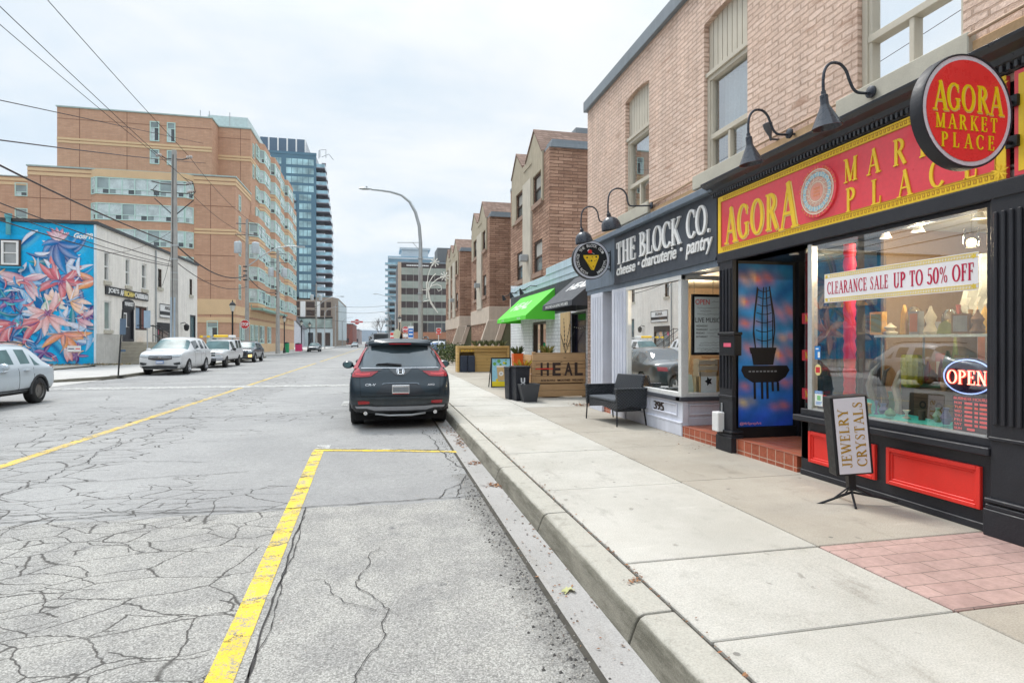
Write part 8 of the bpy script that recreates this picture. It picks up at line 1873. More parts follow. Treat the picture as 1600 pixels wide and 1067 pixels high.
# white crossover at the left edge of the frame, its tail towards us
t, bvh, hw = plain_car('silver-white crossover with black wheel-arch cladding and plain steel wheels', 'parked_car', -9.62, 18.32, PI, m_spaint, 4.18, 1.82, 1.56, (.83, 3.43), .335, 'suv', m_steel, m_cglass_l, 0, 1.55, roof_rail=True)
for s in (-1, 1):
    X_ = lambda L: [(s*x, z) for x, z in L]
    decal('taillight', t, bvh, X_([(.88, .93), (.75, .93), (.55, .95)]), X_([(.88, .99), (.75, 1.0), (.55, .99)]), m_tail, 'r', .012, 6, 2)
    decal('taillight', t, bvh, [(.1, .93), (.2, .93), (.3, .95)], [(.12, .98), (.2, .99), (.28, .98)], m_tail, 's+' if s > 0 else 's-', .012, 6, 2)
    decal('sill_cladding', t, bvh, [(1.2, .27), (2, .26), (3.0, .27)], [(1.2, .43), (2, .41), (3.0, .43)], m_clad, 's+' if s > 0 else 's-', .01, 8, 2)
    if s < 0: decal('quarter_window', t, bvh, [(.74, .99), (1.0, .99)], [(.86, 1.06), (1.0, 1.26)], m_cglass_l, 's-', .004, 5, 4)
    else: decal('quarter_window', t, bvh, [(.74, .99), (1.0, .99)], [(.86, 1.06), (1.0, 1.26)], m_cglass_l, 's+', .004, 5, 4)
    decal('fuel_flap', t, bvh, [(.95, .78), (1.1, .78)], [(.95, .9), (1.1, .9)], m_spaint, 's+' if s > 0 else 's-', .004, 3, 3) if s < 0 else None
# dark compact SUV behind the pickup
t, bvh, hw = plain_car('dark slate hatchback SUV with a lit amber fog lamp, last of the parked row', 'parked_car', -10.45, 51.7, PI, m_dpaint, 4.4, 1.84, 1.66, (.9, 3.55), .34, 'suv', clad=True)
for s in (-1, 1):
    X_ = lambda L: [(s*x, z) for x, z in L]
    decal('headlight', t, bvh, X_([(.52, .78), (.82, .8)]), X_([(.55, .88), (.84, .95)]), m_lens, 'f', .012, 5, 3)
    decal('fog_lamp', t, bvh, X_([(.55, .42), (.8, .42)]), X_([(.55, .6), (.82, .62)]), emit('fog_glow', (1, .62, .22), .9) if s < 0 else m_amber, 'f', .014, 5, 3)
decal('grille', t, bvh, [(-.4, .5), (.4, .5)], [(-.45, .82), (.45, .82)], m_black, 'f', .008, 8, 3)
# white pickup with a cap and ladder rack
def pickup():
    t = thing('pickup_truck', 'white pickup truck with a windowed cap and ladders on its roof rack', 'pickup', (-10.2, 43.05, 0), None, PI)
    L_, hw, H = 5.2, .88, 1.68; pm = m_wpaint
    st = [(0, .5, 1.0, hw*.96, hw*.9), (.03, .45, 1.7, hw, hw*.8), (.25, .42, 1.74, hw, hw*.82), (.35, .42, 1.74, hw, hw*.82), (1.0, .4, 1.75, hw, hw*.82), (1.1, .4, 1.75, hw, hw*.82), (1.75, .4, 1.75, hw, hw*.82), (1.83, .4, 1.6, hw, hw*.72), (1.9, .4, H, hw, hw*.72), (2.05, .4, H, hw, hw*.72), (2.6, .4, H, hw, hw*.72), (2.75, .4, H*.98, hw, hw*.72), (3.05, .4, H*.84, hw, hw*.78), (3.3, .4, 1.14, hw, hw*.86), (3.7, .4, 1.1, hw, hw*.9), (4.7, .42, 1.04, hw*.98, hw*.9), (5.05, .45, .97, hw*.94, hw*.85), (5.15, .5, .8, hw*.88, hw*.8)]
    bvh = car_body(t, st, [(0, 1.16), (1.8, 1.14), (3.4, 1.02), (5.2, .95)], [(.35, 1.0), (1.1, 1.75), (2.05, 2.75)], [(2.75, 3.3)], [], (1.05, 4.2), .38, hw-.02, [pm, m_cglass, m_cglass_l, m_cglass, m_clad, m_well], sub=0)
    for s in (-1, 1):
        for ay in (1.05, 4.2): wheel(t, s*(hw-.01), ay, .35, .22, m_steel, 0)
        mirror_part(t, s*hw, 3.1, 1.12, s, m_black)
        X_ = lambda L: [(s*x, z) for x, z in L]
        decal('headlight', t, bvh, X_([(.42, .74), (.8, .74)]), X_([(.42, .95), (.82, .96)]), m_lens, 'f', .012, 5, 3); decal('signal_lamp', t, bvh, X_([(.45, .83), (.8, .83)]), X_([(.45, .86), (.8, .86)]), M('pink_amber', (.6, .35, .28), .3), 'f', .018, 5, 1)
        b = MB(); b.box(s*hw-.02, s*hw+.02, 2.15, 2.35, .98, 1.02); b.obj('door_handle', m_black, t, local=True)
    decal('grille', t, bvh, [(-.42, .72), (.42, .72)], [(-.42, .95), (.42, .95)], m_char, 'f', .008, 8, 3); decal('grille_bar', t, bvh, [(-.42, .82), (.42, .82)], [(-.42, .86), (.42, .86)], M('grey_bar', (.45, .46, .46), .4), 'f', .018, 8, 1)
    b = MB(); b.box(-hw, hw, 5.08, 5.25, .45, .66); b.obj('bumper', m_chrome if False else M('grey_bumper', (.38, .39, .42), .4, metal=.4), t, local=True, bevel=.03); b = MB(); b.box(-.5, .5, 5.245, 5.26, .48, .57); b.obj('air_intake', m_clad, t, local=True)
    b = MB()
    for y in (.4, 1.6, 2.5): b.bar((-.75, y, 1.84), (.75, y, 1.84), .02); [b.bar((s*.72, y, 1.7), (s*.72, y, 1.84), .02) for s in (-1, 1)]
    b.obj('roof_rack', m_galv, t, local=True)
    return t
pickup()
ld_ = thing('ladder', 'long yellow-tipped ladder tied on the pickup roof rack', 'ladder', (-10.2, 41, 1.86)); b = MB()
for x in (-10.75, -10.35): b.beam((x, 38.6, 1.9), (x, 43.2, 1.9), .05, .08)
for k in range(12): b.bar((-10.75, 38.9+.37*k, 1.9), (-10.35, 38.9+.37*k, 1.9), .018)
b.obj('rails', m_galv, ld_); b = MB()
for x in (-10.75, -10.35): b.box(x-.04, x+.04, 38.5, 38.9, 1.84, 1.97)
b.obj('tip', m_yel, ld_)
ld_ = thing('toolbox', 'yellow and white rolled gear strapped across the front of the roof rack', 'roof load', (-9.8, 40, 1.86)); b = MB(); b.bar((-10.2, 39.3, 1.93), (-9.4, 39.3, 1.93), .08, 10); b.obj('roll', m_yel, ld_); b = MB(); b.bar((-9.35, 39.3, 1.92), (-8.95, 39.3, 1.92), .07, 10); b.obj('tube', m_white, ld_)

# ---- distant traffic
def far_car(label, x, y, rz, col, kind='sedan', H=1.46, W=1.8):
    t, bvh, hw = plain_car(label, 'parked_car', x, y, rz, paint('paint_far', col, .1, .3), 4.5, W, H, (.95, 3.6), .33, kind, sub=1, detail=False, clad=False)
    for s in (-1, 1):
        X_ = lambda L: [(s*q, z) for q, z in L]
        decal('headlight', t, bvh, X_([(.5, .6), (.78, .62)]), X_([(.5, .7), (.8, .74)]), m_lens, 'f', .012, 4, 2); decal('taillight', t, bvh, X_([(.5, .72), (.8, .74)]), X_([(.5, .84), (.8, .86)]), m_tail, 'r', .012, 4, 2)
    decal('grille', t, bvh, [(-.4, .4), (.4, .4)], [(-.42, .58), (.42, .58)], m_black, 'f', .008, 6, 2); return t
far_car('dark green-grey sedan parked at the left kerb by the lantern posts', -10.3, 97.5, PI, (.06, .08, .09), 'sedan')
far_car('red sedan parked beyond the pavement bins', -16.6, 96, PI/2, (.4, .02, .06), 'sedan')
far_car('silver car far down the street in the oncoming lane', -7.5, 172, PI, (.3, .33, .35), 'sedan')
far_car('dark car far down the street just left of the bus', -3.3, 150, 0, (.03, .03, .04), 'suv', 1.6)
far_car('white van-like car beyond the dark car far down the street', -2.6, 190, 0, (.6, .6, .6), 'suv', 1.7)
far_car('blue and white car parked across the lot past the brownstones', 7.6, 66.5, PI/2, (.12, .2, .42), 'sedan')
far_car('pale silver car parked in front of the office block', 9.4, 80, PI/2, (.55, .58, .62), 'suv', 1.65)
far_car('white car parked behind the do-not-enter sign', 6.2, 90, PI/2, (.6, .62, .65), 'sedan')
far_car('dark sedan parked ahead of the near SUV, mostly hidden by it', .38, 15.6, 0, (.03, .045, .05), 'sedan', 1.44)
mirror_part(bpy.data.objects[[o.name for o in bpy.data.objects if o.get('label', '').startswith('dark sedan parked ahead')][0]], -.9, 2.8, .98, -1, m_black)
def bus():
    t = thing('bus', 'city bus with dark rear and yellow panel far down the right lane', 'bus', (-.2, 108, 0)); hw = 1.28
    b = MB(); b.box(-hw-.2, hw-.2, 108, 120, .35, 3.05); b.obj('body', M('bus_dark', (.05, .055, .06), .4), t, bevel=.12, seg=2)
    b = MB(); b.box(-hw+.05, hw-.45, 107.93, 108.02, 1.75, 2.75); b.obj('rear_window', m_dglass, t)
    b = MB(); b.box(-hw-.05, -hw+.35, 107.9, 108, .6, 1.1); b.box(hw-.75, hw-.35, 107.9, 108, .6, 1.1); b.obj('taillight', m_tail, t)
    b = MB(); b.box(-.75, .35, 107.9, 108, 1.15, 1.6); b.obj('route_panel', M('bus_yellow', (.75, .5, .03), .4), t); b = MB(); b.box(-hw-.2, hw-.2, 107.95, 108, .4, .6); b.obj('bumper', m_clad, t)
    for s in (-1, 1): b = MB(); b.bar((s*1.05-.2, 110.5, .5), (s*1.25-.2, 110.5, .5), .48, 20); b.obj('wheel', m_rubber, t)
    b = MB(); b.box(-.9, .6, 109, 112, 3.05, 3.25); b.obj('roof_unit', m_white, t)
bus()
# ================================================================ STREET FURNITURE
m_pole = M('weathered_concrete_pole', (.36, .35, .33), .8, .15, 3, .2, 30, streak=.2)
m_ins = M('porcelain', (.45, .42, .4), .3); m_iron = M('cast_iron', (.02, .022, .024), .5); m_wire = M('cable', (.045, .03, .028), .6)
def lamp_globe():
    return M('lamp_glass', (.6, .6, .55), .2)
m_globe = lamp_globe()
# right-hand curved street light
sl = thing('street_lamp', 'tall grey curved-arm street lamp standing behind the dark SUV', 'street lamp', (1.82, 28.5, .15))
b = MB(); b.tube([(1.82, 28.5, .1), (1.82, 28.5, 5.2)], [.13, .105], 14); b.obj('pole', m_pole, sl, smooth=True)
b = MB(); pts = [(1.82, 5.1), (1.82, 6.4), (1.76, 7.2), (1.58, 7.85), (1.3, 8.35), (.9, 8.65), (.4, 8.78), (-.2, 8.83), (-.5, 8.84)]; b.tube([(x, 28.5, z) for x, z in pts], [.1, .085, .08, .075, .07, .06, .055, .05, .045], 12); b.obj('arm', m_galv, sl, smooth=True)
b = MB(); b.lathe([(.02, 0), (.06, .05), (.11, .25), (.12, .45), (.06, .62), (.0, .64)], (-.45, 28.5, 8.86), (-1, 0, -.02), 12); b.v = [(p[0], p[1], 8.86+(p[2]-8.86)*.5) for p in b.v]; b.lathe([(.04, 0), (.04, .07), (0, .09)], (-.72, 28.5, 8.91), n=8); b.obj('lamp_head', m_galv, sl, smooth=True)
b = MB(); b.bar((1.8, 28.5, 6.4), (.72, 28.5, 6.36), .02); b.bar((1.8, 28.5, 6.0), (1.45, 28.5, 6.38), .014)
for z in (5.6, 3.9, 3.5): b.lathe([(.13, 0), (.135, .03), (.13, .06)], (1.82, 28.5, z), n=14)
b.obj('bracket', m_galv, sl)
dc = thing('light_decoration', 'white starburst festive light frame fixed to the curved street lamp', 'decoration', (2.1, 28.4, 4.0)); m_fest = M('white_tinsel', (.78, .76, .7), .6, .1, 30, .6, 60)
b = MB(); PD_ = Pl((0, 28.4, 0), Us)
stems = [[(2.65, 3.0), (2.4, 3.3), (2.2, 3.75), (2.12, 4.3), (2.18, 4.8), (2.35, 5.3), (2.55, 5.55)], [(2.6, 3.05), (2.3, 3.45), (2.18, 4.0), (2.22, 4.45), (2.4, 4.75), (2.55, 4.9)], [(2.55, 3.15), (2.28, 3.6), (2.2, 4.05), (2.35, 4.4), (2.65, 4.65), (2.95, 4.75)], [(2.15, 4.1), (2.35, 4.3), (2.6, 4.38), (2.8, 4.3), (2.82, 4.12), (2.68, 4.05), (2.6, 4.15)], [(2.1, 3.7), (2.1, 4.5)]]
for k, s_ in enumerate(stems): b.tube([(x, 28.4-.01*k, z) for x, z in s_], .02, 6)
for cx, cz in ((2.5, 5.45), (2.98, 4.78)):
    for i in range(8): a = R(45*i+10); b.tube([(cx, 28.38, cz), (cx+.22*math.cos(a), 28.38, cz+.22*math.sin(a))], [.012, .03], 5)
b.bar((1.82, 28.45, 4.1), (2.2, 28.4, 4.1), .02); b.bar((1.82, 28.45, 3.5), (2.25, 28.4, 3.6), .02); b.obj('tinsel_frame', m_fest, dc, smooth=True)
# far cobra-head lamps
def cobra(label, x, y, h, arm, s, base=.14):
    t = thing('street_lamp', label, 'street lamp', (x, y, base)); b = MB(); b.tube([(x, y, base), (x, y, h*.86)], [.12, .08], 8); b.obj('pole', m_galv, t, smooth=True); b = MB(); b.tube([(x, y, h*.84), (x+s*arm*.3, y, h*.95), (x+s*arm, y, h)], .045, 6); b.obj('arm', m_galv, t, smooth=True); b = MB(); b.box(min(x+s*arm, x+s*(arm+.7)), max(x+s*arm, x+s*(arm+.7)), y-.12, y+.12, h-.06, h+.06); b.obj('lamp_head', m_galv, t, bevel=.03); return t
cobra('slim street lamp far down the right kerb near the blue tower', 2.0, 92, 8.9, 2.6, -1); cobra('slim street lamp on the left kerb by the podium', -11.8, 128, 9, 2.6, 1); cobra('slim grey lamp at the far end of the left kerb', -11.9, 185, 9, 2.4, 1); cobra('slim lamp farthest down the right kerb', 2.2, 150, 9, 2.4, -1)

# utility poles on the left
def upole(label, x, y, h, gear, r=.2):
    t = thing('utility_pole', label, 'utility pole', (x, y, .12)); b = MB(); b.tube([(x, y, .1), (x, y, h)], [r, r*.55], 12); b.obj('pole', m_pole, t, smooth=True)
    if gear == 1:
        b = MB()
        for z, w_ in ((h-.5, 1.3), (h-2.0, 1.7), (h-2.5, 1.8)): b.tube([(x-w_/2-.35*(z < h-1), y, z+.1), (x-w_/2+.2, y, z-.02), (x+w_/2-.2, y, z-.02), (x+w_/2+.2, y, z+.1)], .035, 6)
        b.bar((x-1.05, y, h-2.9), (x, y, h-3.9), .03); b.bar((x+1.05, y, h-2.9), (x, y, h-3.9), .03)
        for k in range(2): b.tube([(x+.5, y, h-1.6-.3*k), (x+1.0, y, h-1.8), (x+1.15, y, h-2.4), (x+.9, y, h-2.75)], .02, 5)
        b.tube([(x-.9, y, h-2.1), (x-1.15, y, h-2.4), (x-.9, y, h-2.8)], .02, 5); b.bar((x-.03, y-.2, .3), (x-.02, y-.14, h-.3), .025); b.obj('crossarm', m_iron, t)
        for px_, pz in ((-.8, h-.35), (.85, h-.35), (.85, h-1.9), (.9, h-2.4)):
            b = MB(); b.lathe([(.04, -.2), (.1, -.15), (.06, -.1), (.11, -.03), (.06, .02), (.1, .08), (.03, .14)], (x+px_, y, pz), (1, 0, .2), 10); b.obj('insulator', m_ins, t, smooth=True)
        b = MB()
        for px_, z0, z1 in ((.08, .3, 4.2), (-.1, .3, 4.2)): b.bar((x+px_, y-.2, z0), (x+px_, y-.18, z1), .045, 8)
        b.obj('conduit', M('blue_grey_conduit', (.34, .42, .5), .5), t)
        b = MB()
        for z in (4.0, 5.2, 5.6, 6.4, 7.2): b.lathe([(.19, 0), (.2, .05), (.19, .1)], (x, y, z), n=12)
        b.obj('band', m_galv, t)
    if gear >= 2:
        for s in (-1, 1):
            b = MB(); b.lathe([(.3, 0), (.32, .03), (.32, .95), (.26, 1.02), (.1, 1.06)], (x+s*.75, y-.1, h-3.1), n=14); b.obj('transformer', M('pale_transformer', (.5, .55, .58), .45), t, smooth=True)
        b = MB(); b.tube([(x-.9, y, h-.4), (x+.9, y, h-.4)], .04, 6); b.tube([(x-1, y, h-1.4), (x+1, y, h-1.4)], .04, 6)
        for z in (h-4.3, h-4.7, h-5.1, h-5.5): b.bar((x-.3, y-.1, z), (x+.05, y-.1, z), .07, 6)
        b.obj('crossarm', m_iron, t)
        if gear == 2:
            b = MB(); b.tube([(x, y, h-4.3), (x+1.4, y, h-3.2), (x+2.6, y, h-2.5), (x+3.6, y, h-2.3), (x+4.4, y, h-2.3)], .05, 8); b.obj('lamp_arm', m_galv, t, smooth=True); b = MB(); b.box(x+4.3, x+5.0, y-.13, y+.13, h-2.4, h-2.26); b.obj('lamp_head', m_galv, t)
    return t
upole('tall utility pole with crossarms and blue-grey conduit beside the cream building', -12.0, 37.9, 12.9, 1, .24)
upole('utility pole with two pale transformers and a long lamp arm', -12.0, 56.9, 12.7, 2)
upole('stout utility pole with two transformers standing at the pavement corner', -12.0, 72.9, 12.3, 3, .26)
upole('utility pole with lamp arm in front of the podium', -12.0, 114, 12.4, 2); upole('bare utility pole beyond the podium on the left kerb', -12.0, 160, 11.5, 0); upole('utility pole far down the right kerb, left of the blue tower', 1.9, 170, 13, 0); upole('utility pole farthest down the right kerb', 1.9, 230, 15, 0)
upole('utility pole at the driveway edge left of the leaning signpost', -14.88, 25.1, 11.3, 0)
# cables
def cable(label, a, c, sag, r=.014, n=16):
    a, c = Vector(a), Vector(c); b = MB(); b.tube([a.lerp(c, i/n)-Vector((0, 0, sag*4*(i/n)*(1-i/n))) for i in range(n+1)], r, 5); tag(b.obj('cable', m_wire, smooth=True), label, 'cable', 'overhead cables')
H1 = 12.9
cable('thin overhead cable from the top of the nearest utility pole, upper one', (-11.2, 37.9, H1-.3), (-10.8, 4, 14.4), .3); cable('thin overhead cable just below the top one at the nearest pole', (-11.15, 37.9, H1-1.9), (-11.2, 4, 12.7), .25); cable('thin overhead cable third from the top at the nearest pole', (-12.9, 37.9, H1-.4), (-12.9, 4, 13.2), .25)
cable('thick twisted cable bundle swinging to the nearest pole', (-12.1, 37.8, 7.4), (-12.3, 12, 7.9), .35, .035); cable('lower thick cable to the nearest pole', (-12.1, 37.8, 6.3), (-12.3, 12, 6.5), .3, .022); cable('lowest thick cable to the nearest pole', (-12.05, 37.8, 6.0), (-12.25, 12, 5.8), .35, .022)
cable('paired lower cable beside the lowest one', (-12.1, 37.8, 6.1), (-12.35, 12, 6.35), .4, .016)
cable('long dark cable crossing high in front of the brick building, upper one', (-14.85, 25.2, 10.71), (-33, 180.5, 55.2), .0, .022); cable('long dark cable crossing in front of the brick building, lower one', (-14.9, 25.2, 9.15), (-32, 180.5, 54.6), 1.2, .03)
cable('cable from the nearest pole top down the line to the transformer pole', (-11.2, 37.9, H1-.3), (-11.2, 56.9, 12.3), .5); cable('second cable down the line from the nearest pole', (-11.1, 37.9, H1-2.5), (-11.1, 56.9, 11.3), .6); cable('thick low cable drooping from the nearest pole to the transformer pole', (-12, 37.9, 7.4), (-12, 56.9, 7.6), .9, .045); cable('low cable drooping under the thick one to the transformer pole', (-12, 37.9, 6.4), (-12, 56.9, 6.6), .8, .025)
cable('thick low cable from the transformer pole to the corner pole', (-12, 56.9, 7.6), (-12, 72.9, 7.5), .7, .045); cable('top cable from the transformer pole to the corner pole', (-11.1, 56.9, 12.2), (-11.1, 72.9, 11.8), .4)
cable('thin service wire from the nearest pole to the cream wall', (-12, 37.9, 8.2), (-16.5, 40.2, 7.0), .35, .012); cable('thin service wire to the cream wall beside the small window', (-12, 38, 8.0), (-16.5, 49.5, 5.9), .3, .012)
cable('far overhead wire crossing the street past the podium, upper one', (-12, 160, 11), (1.9, 170, 12), .5, .04); cable('far overhead wire crossing the street past the podium, middle one', (-12, 160, 9.5), (1.9, 170, 10.4), .6, .04); cable('far overhead wire crossing the street at the hanging stop sign', (-12, 114, 6.0), (1.9, 116, 5.6), .5, .03)

# lantern posts
def lantern(label, x, y, h, base=.12):
    t = thing('lantern_post', label, 'lantern post', (x, y, base), 'black lantern posts'); b = MB(); b.lathe([(.17, 0), (.17, .35), (.12, .45), (.13, .6), (.075, .8), (.065, h-1.0), (.09, h-.95), (.05, h-.85)], (x, y, base), n=10); b.obj('pole', m_iron, t, smooth=True)
    b = MB(); b.lathe([(.1, h-.85), (.24, h-.4), (.2, h-.36)], (x, y, base), n=8); b.obj('lamp_glass', m_globe, t); b = MB(); b.lathe([(.27, h-.38), (.18, h-.2), (.06, h-.1), (.03, h+.05), (0, h+.08)], (x, y, base), n=8); b.obj('cap', m_iron, t); return t
l0 = lantern('black lantern post behind the white pickup, nearest on the left', -11.9, 51.2, 4.8)
for x, y, lb in ((-12.0, 77.6, 'black lantern post beside the stout corner pole'), (-12.0, 93.5, 'black lantern post by the pink bin'), (-12.0, 103.9, 'black lantern post farthest along the left kerb'), (2.2, 76, 'black lantern post on the right beside the stop sign')):
    c_ = dup(l0); c_.location = (x, y, .12); c_['label'] = lb; 
# stop signs and other signs
def octa(r): return [(r*math.cos(R(22.5+45*k)), r*math.sin(R(22.5+45*k))) for k in range(8)]
def stop(label, x, y, z, face=-1, base=.12, r=.4):
    t = thing('stop_sign', label, 'sign', (x, y, base)); P_ = Pl((x, y, 0), Us); b = MB(); b.bar((x, y+.05, base), (x, y+.05, z+.3), .035); b.obj('post', m_galv, t)
    b = MB(); P_.poly(b, [(u, z+v) for u, v in octa(r)], 0, 0, .012); P_.poly(b, [(u*.92, z+v*.92) for u, v in octa(r)], .014, 1); b.obj('plate', [m_white, m_red], t); b = MB(); b.text('STOP', P_.p(0, z, .014), Us, Zu, .28*r/.4, .006, 0, width=.6*r/.4, bold=.04); b.obj('lettering', m_white, t); return t
stop('red STOP sign above the dark slate SUV on the left', -11.35, 53.0, 3.05); s2_ = stop('red STOP sign on the right behind the SUV roof', 2.85, 74, 3.1, r=.42)
b = MB(); P_ = Pl((2.85, 74, 0), Us); P_.box(b, -.3, .3, 2.15, 2.55, 0, .012); b.obj('tab', m_white, s2_); b = MB(); P_.box(b, -.28, .28, 1.4, 1.9, 0, .012); P_.box(b, -.26, .26, 1.58, 1.72, .012, .016, 1); b.obj('no_entry_tab', [m_redpan, m_white], s2_)
t = thing('road_sign', 'blue and white lot sign beside the right STOP sign', 'sign', (3.55, 73, .15)); P_ = Pl((3.45, 73, 0), Us); b = MB(); b.bar((3.45, 73.05, .1), (3.45, 73.05, 3.9), .035); b.obj('post', m_galv, t); b = MB(); P_.box(b, -.3, .35, 2.0, 3.5, 0, .03); P_.box(b, -.28, .33, 2.12, 3.2, .03, .034, 1); P_.box(b, -.2, .25, 2.85, 3.0, .034, .037, 0); P_.box(b, -.2, .25, 2.4, 2.6, .034, .037, 0); b.obj('plate', [m_white, M('sign_blue', (.01, .16, .55), .4)], t)
t = thing('road_sign', 'pale round-backed sign left of the lantern post on the right', 'sign', (1.8, 71, .15)); P_ = Pl((1.75, 71, 0), Us); b = MB(); b.bar((1.75, 71.05, .1), (1.75, 71.05, 3), .03); b.obj('post', m_galv, t); b = MB(); P_.poly(b, [(.45*math.cos(R(30*k)), 2.4+.7*math.sin(R(30*k))) for k in range(12)], 0, 0, .02); b.obj('plate', M('sign_cream', (.62, .6, .42), .6), t)
t = thing('road_sign', 'red and white do-not-enter sign on a thin white post at the lot', 'sign', (6.1, 64.5, .15)); P_ = Pl((6.1, 64.5, 0), Us); b = MB(); b.bar((6.1, 64.55, 0), (6.1, 64.55, 3.0), .04); b.obj('post', m_white, t); b = MB(); P_.box(b, -.28, .28, 2.35, 3.1, 0, .012); P_.poly(b, [(.26*math.cos(R(24*k)), 2.8+.26*math.sin(R(24*k))) for k in range(15)], .014, 1); P_.box(b, -.17, .17, 2.76, 2.84, .016, .02); P_.box(b, -.26, .26, 2.37, 2.5, .012, .016, 1); b.obj('plate', [m_white, m_redpan], t)
t = thing('road_sign', 'small red and white sign at the right kerb near the bus', 'sign', (1.75, 96, .15)); P_ = Pl((1.6, 96, 0), Us); b = MB(); b.bar((1.6, 96.05, 0), (1.6, 96.05, 3.0), .04); b.obj('post', m_galv, t); b = MB(); P_.box(b, -.35, .35, 1.9, 3.1, 0, .02); P_.box(b, -.3, .3, 2.6, 3.0, .02, .025, 1); P_.box(b, -.3, .3, 2.0, 2.3, .02, .025, 1); b.obj('plate', [m_white, m_redpan], t)
t = thing('stop_sign', 'red STOP sign hung over the roadway on a red-armed span', 'sign', (-4.7, 115, 5.3)); P_ = Pl((-4.7, 115, 0), Us); b = MB(); P_.poly(b, [(u, 5.35+v) for u, v in octa(.55)], 0, 0, .02); P_.poly(b, [(u*.9, 5.35+v*.9) for u, v in octa(.55)], .022, 1); b.obj('plate', [m_white, m_red], t); b = MB(); b.text('STOP', P_.p(0, 5.35, .022), Us, Zu, .36, .01, 0, width=.8, bold=.04); b.obj('lettering', m_white, t); b = MB(); P_.box(b, -1.1, -.5, 5.2, 5.5, -.1, .0); P_.box(b, .5, 1.1, 5.2, 5.5, -.1, 0); b.obj('lamp', M('beacon_red', (.6, .1, .1), .3), t)
t = thing('signpost', 'leaning dark iron signpost with a blue edge-on plate at the left kerb', 'signpost', (-11.3, 28.6, .12)); b = MB(); b.bar((-11.2, 28.4, .1), (-11.1, 28.6, 3.0), .035); b.bar((-11.2, 28.4, .1), (-11.2, 28.4, .13), .3, 14); b.obj('post', m_iron, t); b = MB(); b.prism([(-11.13, 28.35, 1.9), (-11.1, 28.85, 1.9), (-11.08, 28.85, 2.6), (-11.11, 28.35, 2.6)], (.02, 0, 0)); b.box(-11.16, -10.96, 28.5, 28.53, 1.15, 1.25); b.obj('plate', M('steel_blue', (.1, .16, .24), .5), t)
t = thing('signpost', 'slim signpost with a blue-grey parking plate before the cream wall', 'signpost', (-11.9, 33.6, .12)); b = MB(); b.bar((-11.9, 33.6, .1), (-11.9, 33.6, 3.4), .03); b.obj('post', m_galv, t); b = MB(); b.box(-12.05, -11.75, 33.55, 33.58, 2.3, 3.2); b.obj('plate', M('blue_grey_plate', (.3, .4, .5), .5), t)
# litter bins on the left corner
def litter_bin(label, x, y, col, h, w_): 
    t = thing('litter_bin', label, 'bin', (x, y, .13)); b = MB(); b.box(x-w_/2, x+w_/2, y-w_/2, y+w_/2, .13, h); b.obj('body', M('bin_paint', col, .5), t, bevel=.04); b = MB(); b.lathe([(w_*.6, h), (w_*.5, h+.12), (0, h+.2)], (x, y, 0), n=8); b.obj('lid', m_char, t)
litter_bin('green litter bin at the left corner', -12.4, 82, (.02, .3, .12), 1.35, .6); litter_bin('pink-red litter bin right of the green one', -12.2, 92, (.6, .04, .15), 1.2, .9)

# wicker armchair
ch = thing('armchair', 'black wicker armchair with a grey cushion in front of the house number 395', 'chair', (4.25, 9.85, .15))
m_wick, nt, bb = new_mat('black_wicker'); x, y, z, o = xyz(nt)
wv = ((x+y)*90).op('SINE')*((z*120).op('SINE')); bb.inputs['Base Color'].default_value = (.022, .027, .036, 1); setp(bb, rough=.45, spec=.5)
c = mix(nt, wv.ss(-.6, .7), (.008, .009, .012), (.04, .048, .06)); nt.links.new(c, bb.inputs['Base Color'])
bn = node(nt, 'Bump', {'Strength': .8, 'Distance': .006, 'Height': wv}); nt.links.new(bn.outputs[0], bb.inputs['Normal'])
Mc = Matrix.Translation((4.24, 9.86, .15)) @ Matrix.Rotation(R(78), 4, 'Z')   # local: back towards +y, front -y
Mc = Matrix.Translation((4.1, 9.86, .15)) @ Matrix.Rotation(R(-84), 4, 'Z')
def chair_part(name, fn, mat, bev=.012):
    b = MB(Mc); fn(b); b.obj(name, mat, ch, bevel=bev, seg=2)
hw_, dp = .58, .25
def seat(b):
    b.prism([(-hw_+.06, -dp, .24), (0, -dp, .30), (hw_-.06, -dp, .24), (hw_-.06, -dp, .40), (-hw_+.06, -dp, .40)], (0, 2*dp, 0))
chair_part('seat', seat, m_wick)
chair_part('cushion', lambda b: b.box(-hw_+.08, hw_-.08, -dp-.01, dp-.06, .40, .455), M('charcoal_cushion', (.09, .1, .115), .8, .1, 6), .02)
chair_part('backrest', lambda b: b.prism([(-.5, dp-.06, .36), (.5, dp-.06, .36), (.46, dp+.07, .86), (-.46, dp+.07, .84)], (0, .045, 0)), m_wick)
for s in (-1, 1):
    chair_part('armrest', lambda b: (b.prism([(s*hw_-.03, -dp-.02, .28), (s*hw_-.03, 0, .33), (s*hw_-.03, dp+.04, .28), (s*hw_-.03, dp+.06, .63), (s*hw_-.03, -dp-.04, .63)], (.06, 0, 0)), b.box(s*hw_-.045, s*hw_+.045, -dp-.05, dp+.06, .62, .65)), m_wick)
    for e in (-1, 1):
        def leg(b): b.tube([(s*(hw_-.01), e*(dp+.0), .64 if e < 0 else .4), (s*(hw_-.01), e*(dp+.01), .3), (s*(hw_+.01), e*(dp+.05 if e > 0 else dp+.02), 0)], .014, 6)
        chair_part('leg', leg, m_black, 0)
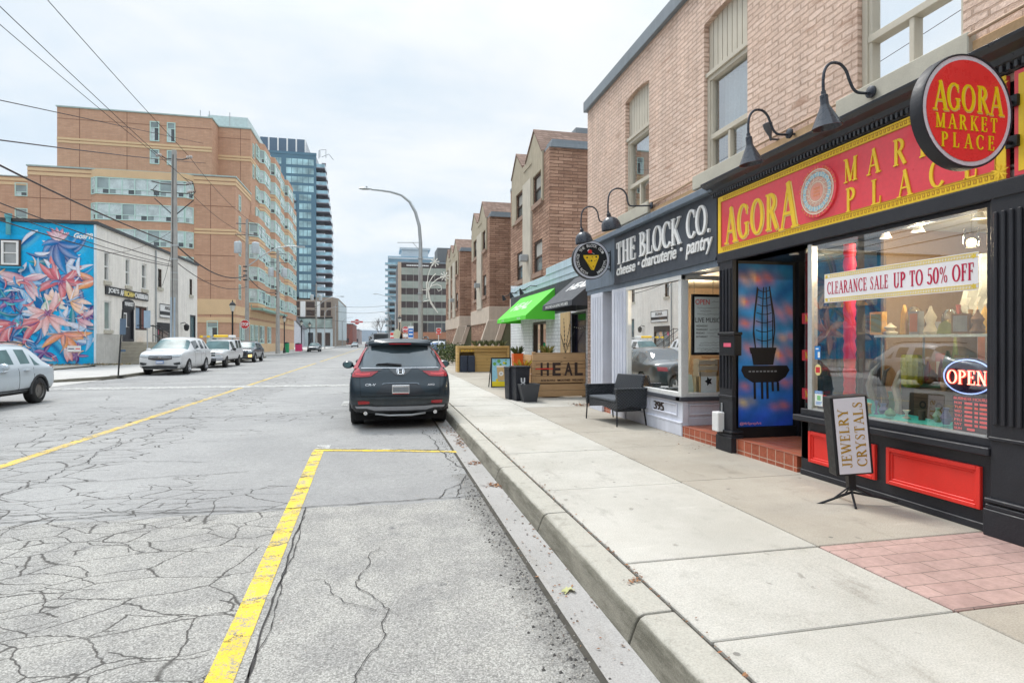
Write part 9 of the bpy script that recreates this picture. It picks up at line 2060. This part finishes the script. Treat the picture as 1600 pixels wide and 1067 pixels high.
# jewellery sidewalk sign on its tripod
js = thing('sidewalk_sign', 'upright black lightbox sign reading JEWELRY CRYSTALS on a folding tripod', 'sign', (4.13, 4.43, .15))
Mj = Matrix.Translation((4.12, 4.42, .15)) @ Matrix.Rotation(R(-16), 4, 'Z') @ Matrix.Rotation(R(-5), 4, 'Y')
b = MB(Mj); b.box(-.15, .17, -.075, .075, .27, .97); b.obj('casing', m_black, js, bevel=.008)
b = MB(Mj); b.box(-.125, .145, -.078, -.075, .285, .955); b.obj('face', M('lightbox_white', (.74, .73, .78), .4, .03), js)
b = MB(Mj); serif(b, 'JEWELRY', (-.055, -.078, .6), (0, 0, 1), (-1, 0, 0), .085, 0, .002, width=.52, gap=.1); serif(b, 'CRYSTALS', (.075, -.078, .63), (0, 0, 1), (-1, 0, 0), .085, 0, .002, width=.57, gap=.1); b.obj('lettering', M('mustard_letter', (.42, .24, .01), .5), js)
b = MB(Mj); b.box(-.03, .03, -.03, .03, .12, .27); b.box(-.1, .1, -.02, .02, .262, .275)
b.obj('stem', m_black, js)
for a, l in ((185, .36), (250, .2), (350, .36), (100, .2)):
    b = MB(Mj); e = (l*math.cos(R(a)), l*math.sin(R(a)), .012); b.bar((0, 0, .1), e, .011); b.bar((.5*e[0], .5*e[1], .055), (0, 0, .16), .007); b.obj('leg', m_black, js)

def bare_tree(label, x, y, h, seed):
    rt = random.Random(seed); t = thing('bare_tree', label, 'tree', (x, y, 0), 'bare trees down the street'); b = MB(); b.tube([(x, y, 0), (x+.1, y, h*.35)], [.16, .11], 7); b.obj('trunk', m_bark, t); b = MB()
    def br(p, d, l, r, n):
        e = p+d*l; b.tube([p, p.lerp(e, .5)+Vector((rt.uniform(-.1, .1), 0, .05*l)), e], [r, r*.8, r*.55], 4)
        if n:
            for k in range(3): br(p.lerp(e, rt.uniform(.55, 1)), (d+Vector((rt.uniform(-.8, .8), rt.uniform(-.8, .8), rt.uniform(-.1, .7)))).normalized(), l*rt.uniform(.55, .8), r*.6, n-1)
    for k in range(4): br(Vector((x+.1, y, h*.33)), Vector((rt.uniform(-.7, .7), rt.uniform(-.7, .7), 1)).normalized(), h*.3, .08, 4)
    b.obj('crown', m_bark, t)
m_bark = M('winter_bark', (.12, .1, .09), .9, .2, 4)
bare_tree('bare winter tree rising just left of the bus', -.6, 175, 9, 3); bare_tree('bare winter tree beside the far utility poles', 2.6, 205, 11, 5); bare_tree('bare winter tree at the far left end of the street', -14, 250, 9, 8)
# the damp winter air: one closed box of even density around everything
hz = MB(); hz.box(-2200, 2200, -320, 4380, -1.05, 140); m_hz = bpy.data.materials.new('haze_air'); m_hz.use_nodes = True; nt = m_hz.node_tree
nt.nodes.remove(nt.nodes['Principled BSDF']); pv = node(nt, 'VolumePrincipled', {'Color': (.8, .88, .95, 1), 'Density': .0001, 'Anisotropy': .2}); nt.links.new(pv.outputs[0], nt.nodes['Material Output'].inputs['Volume'])
ho = hz.obj('haze', m_hz); ho['kind'] = 'stuff'; ho['label'] = 'pale damp air over the far end of the street'; ho['category'] = 'haze'
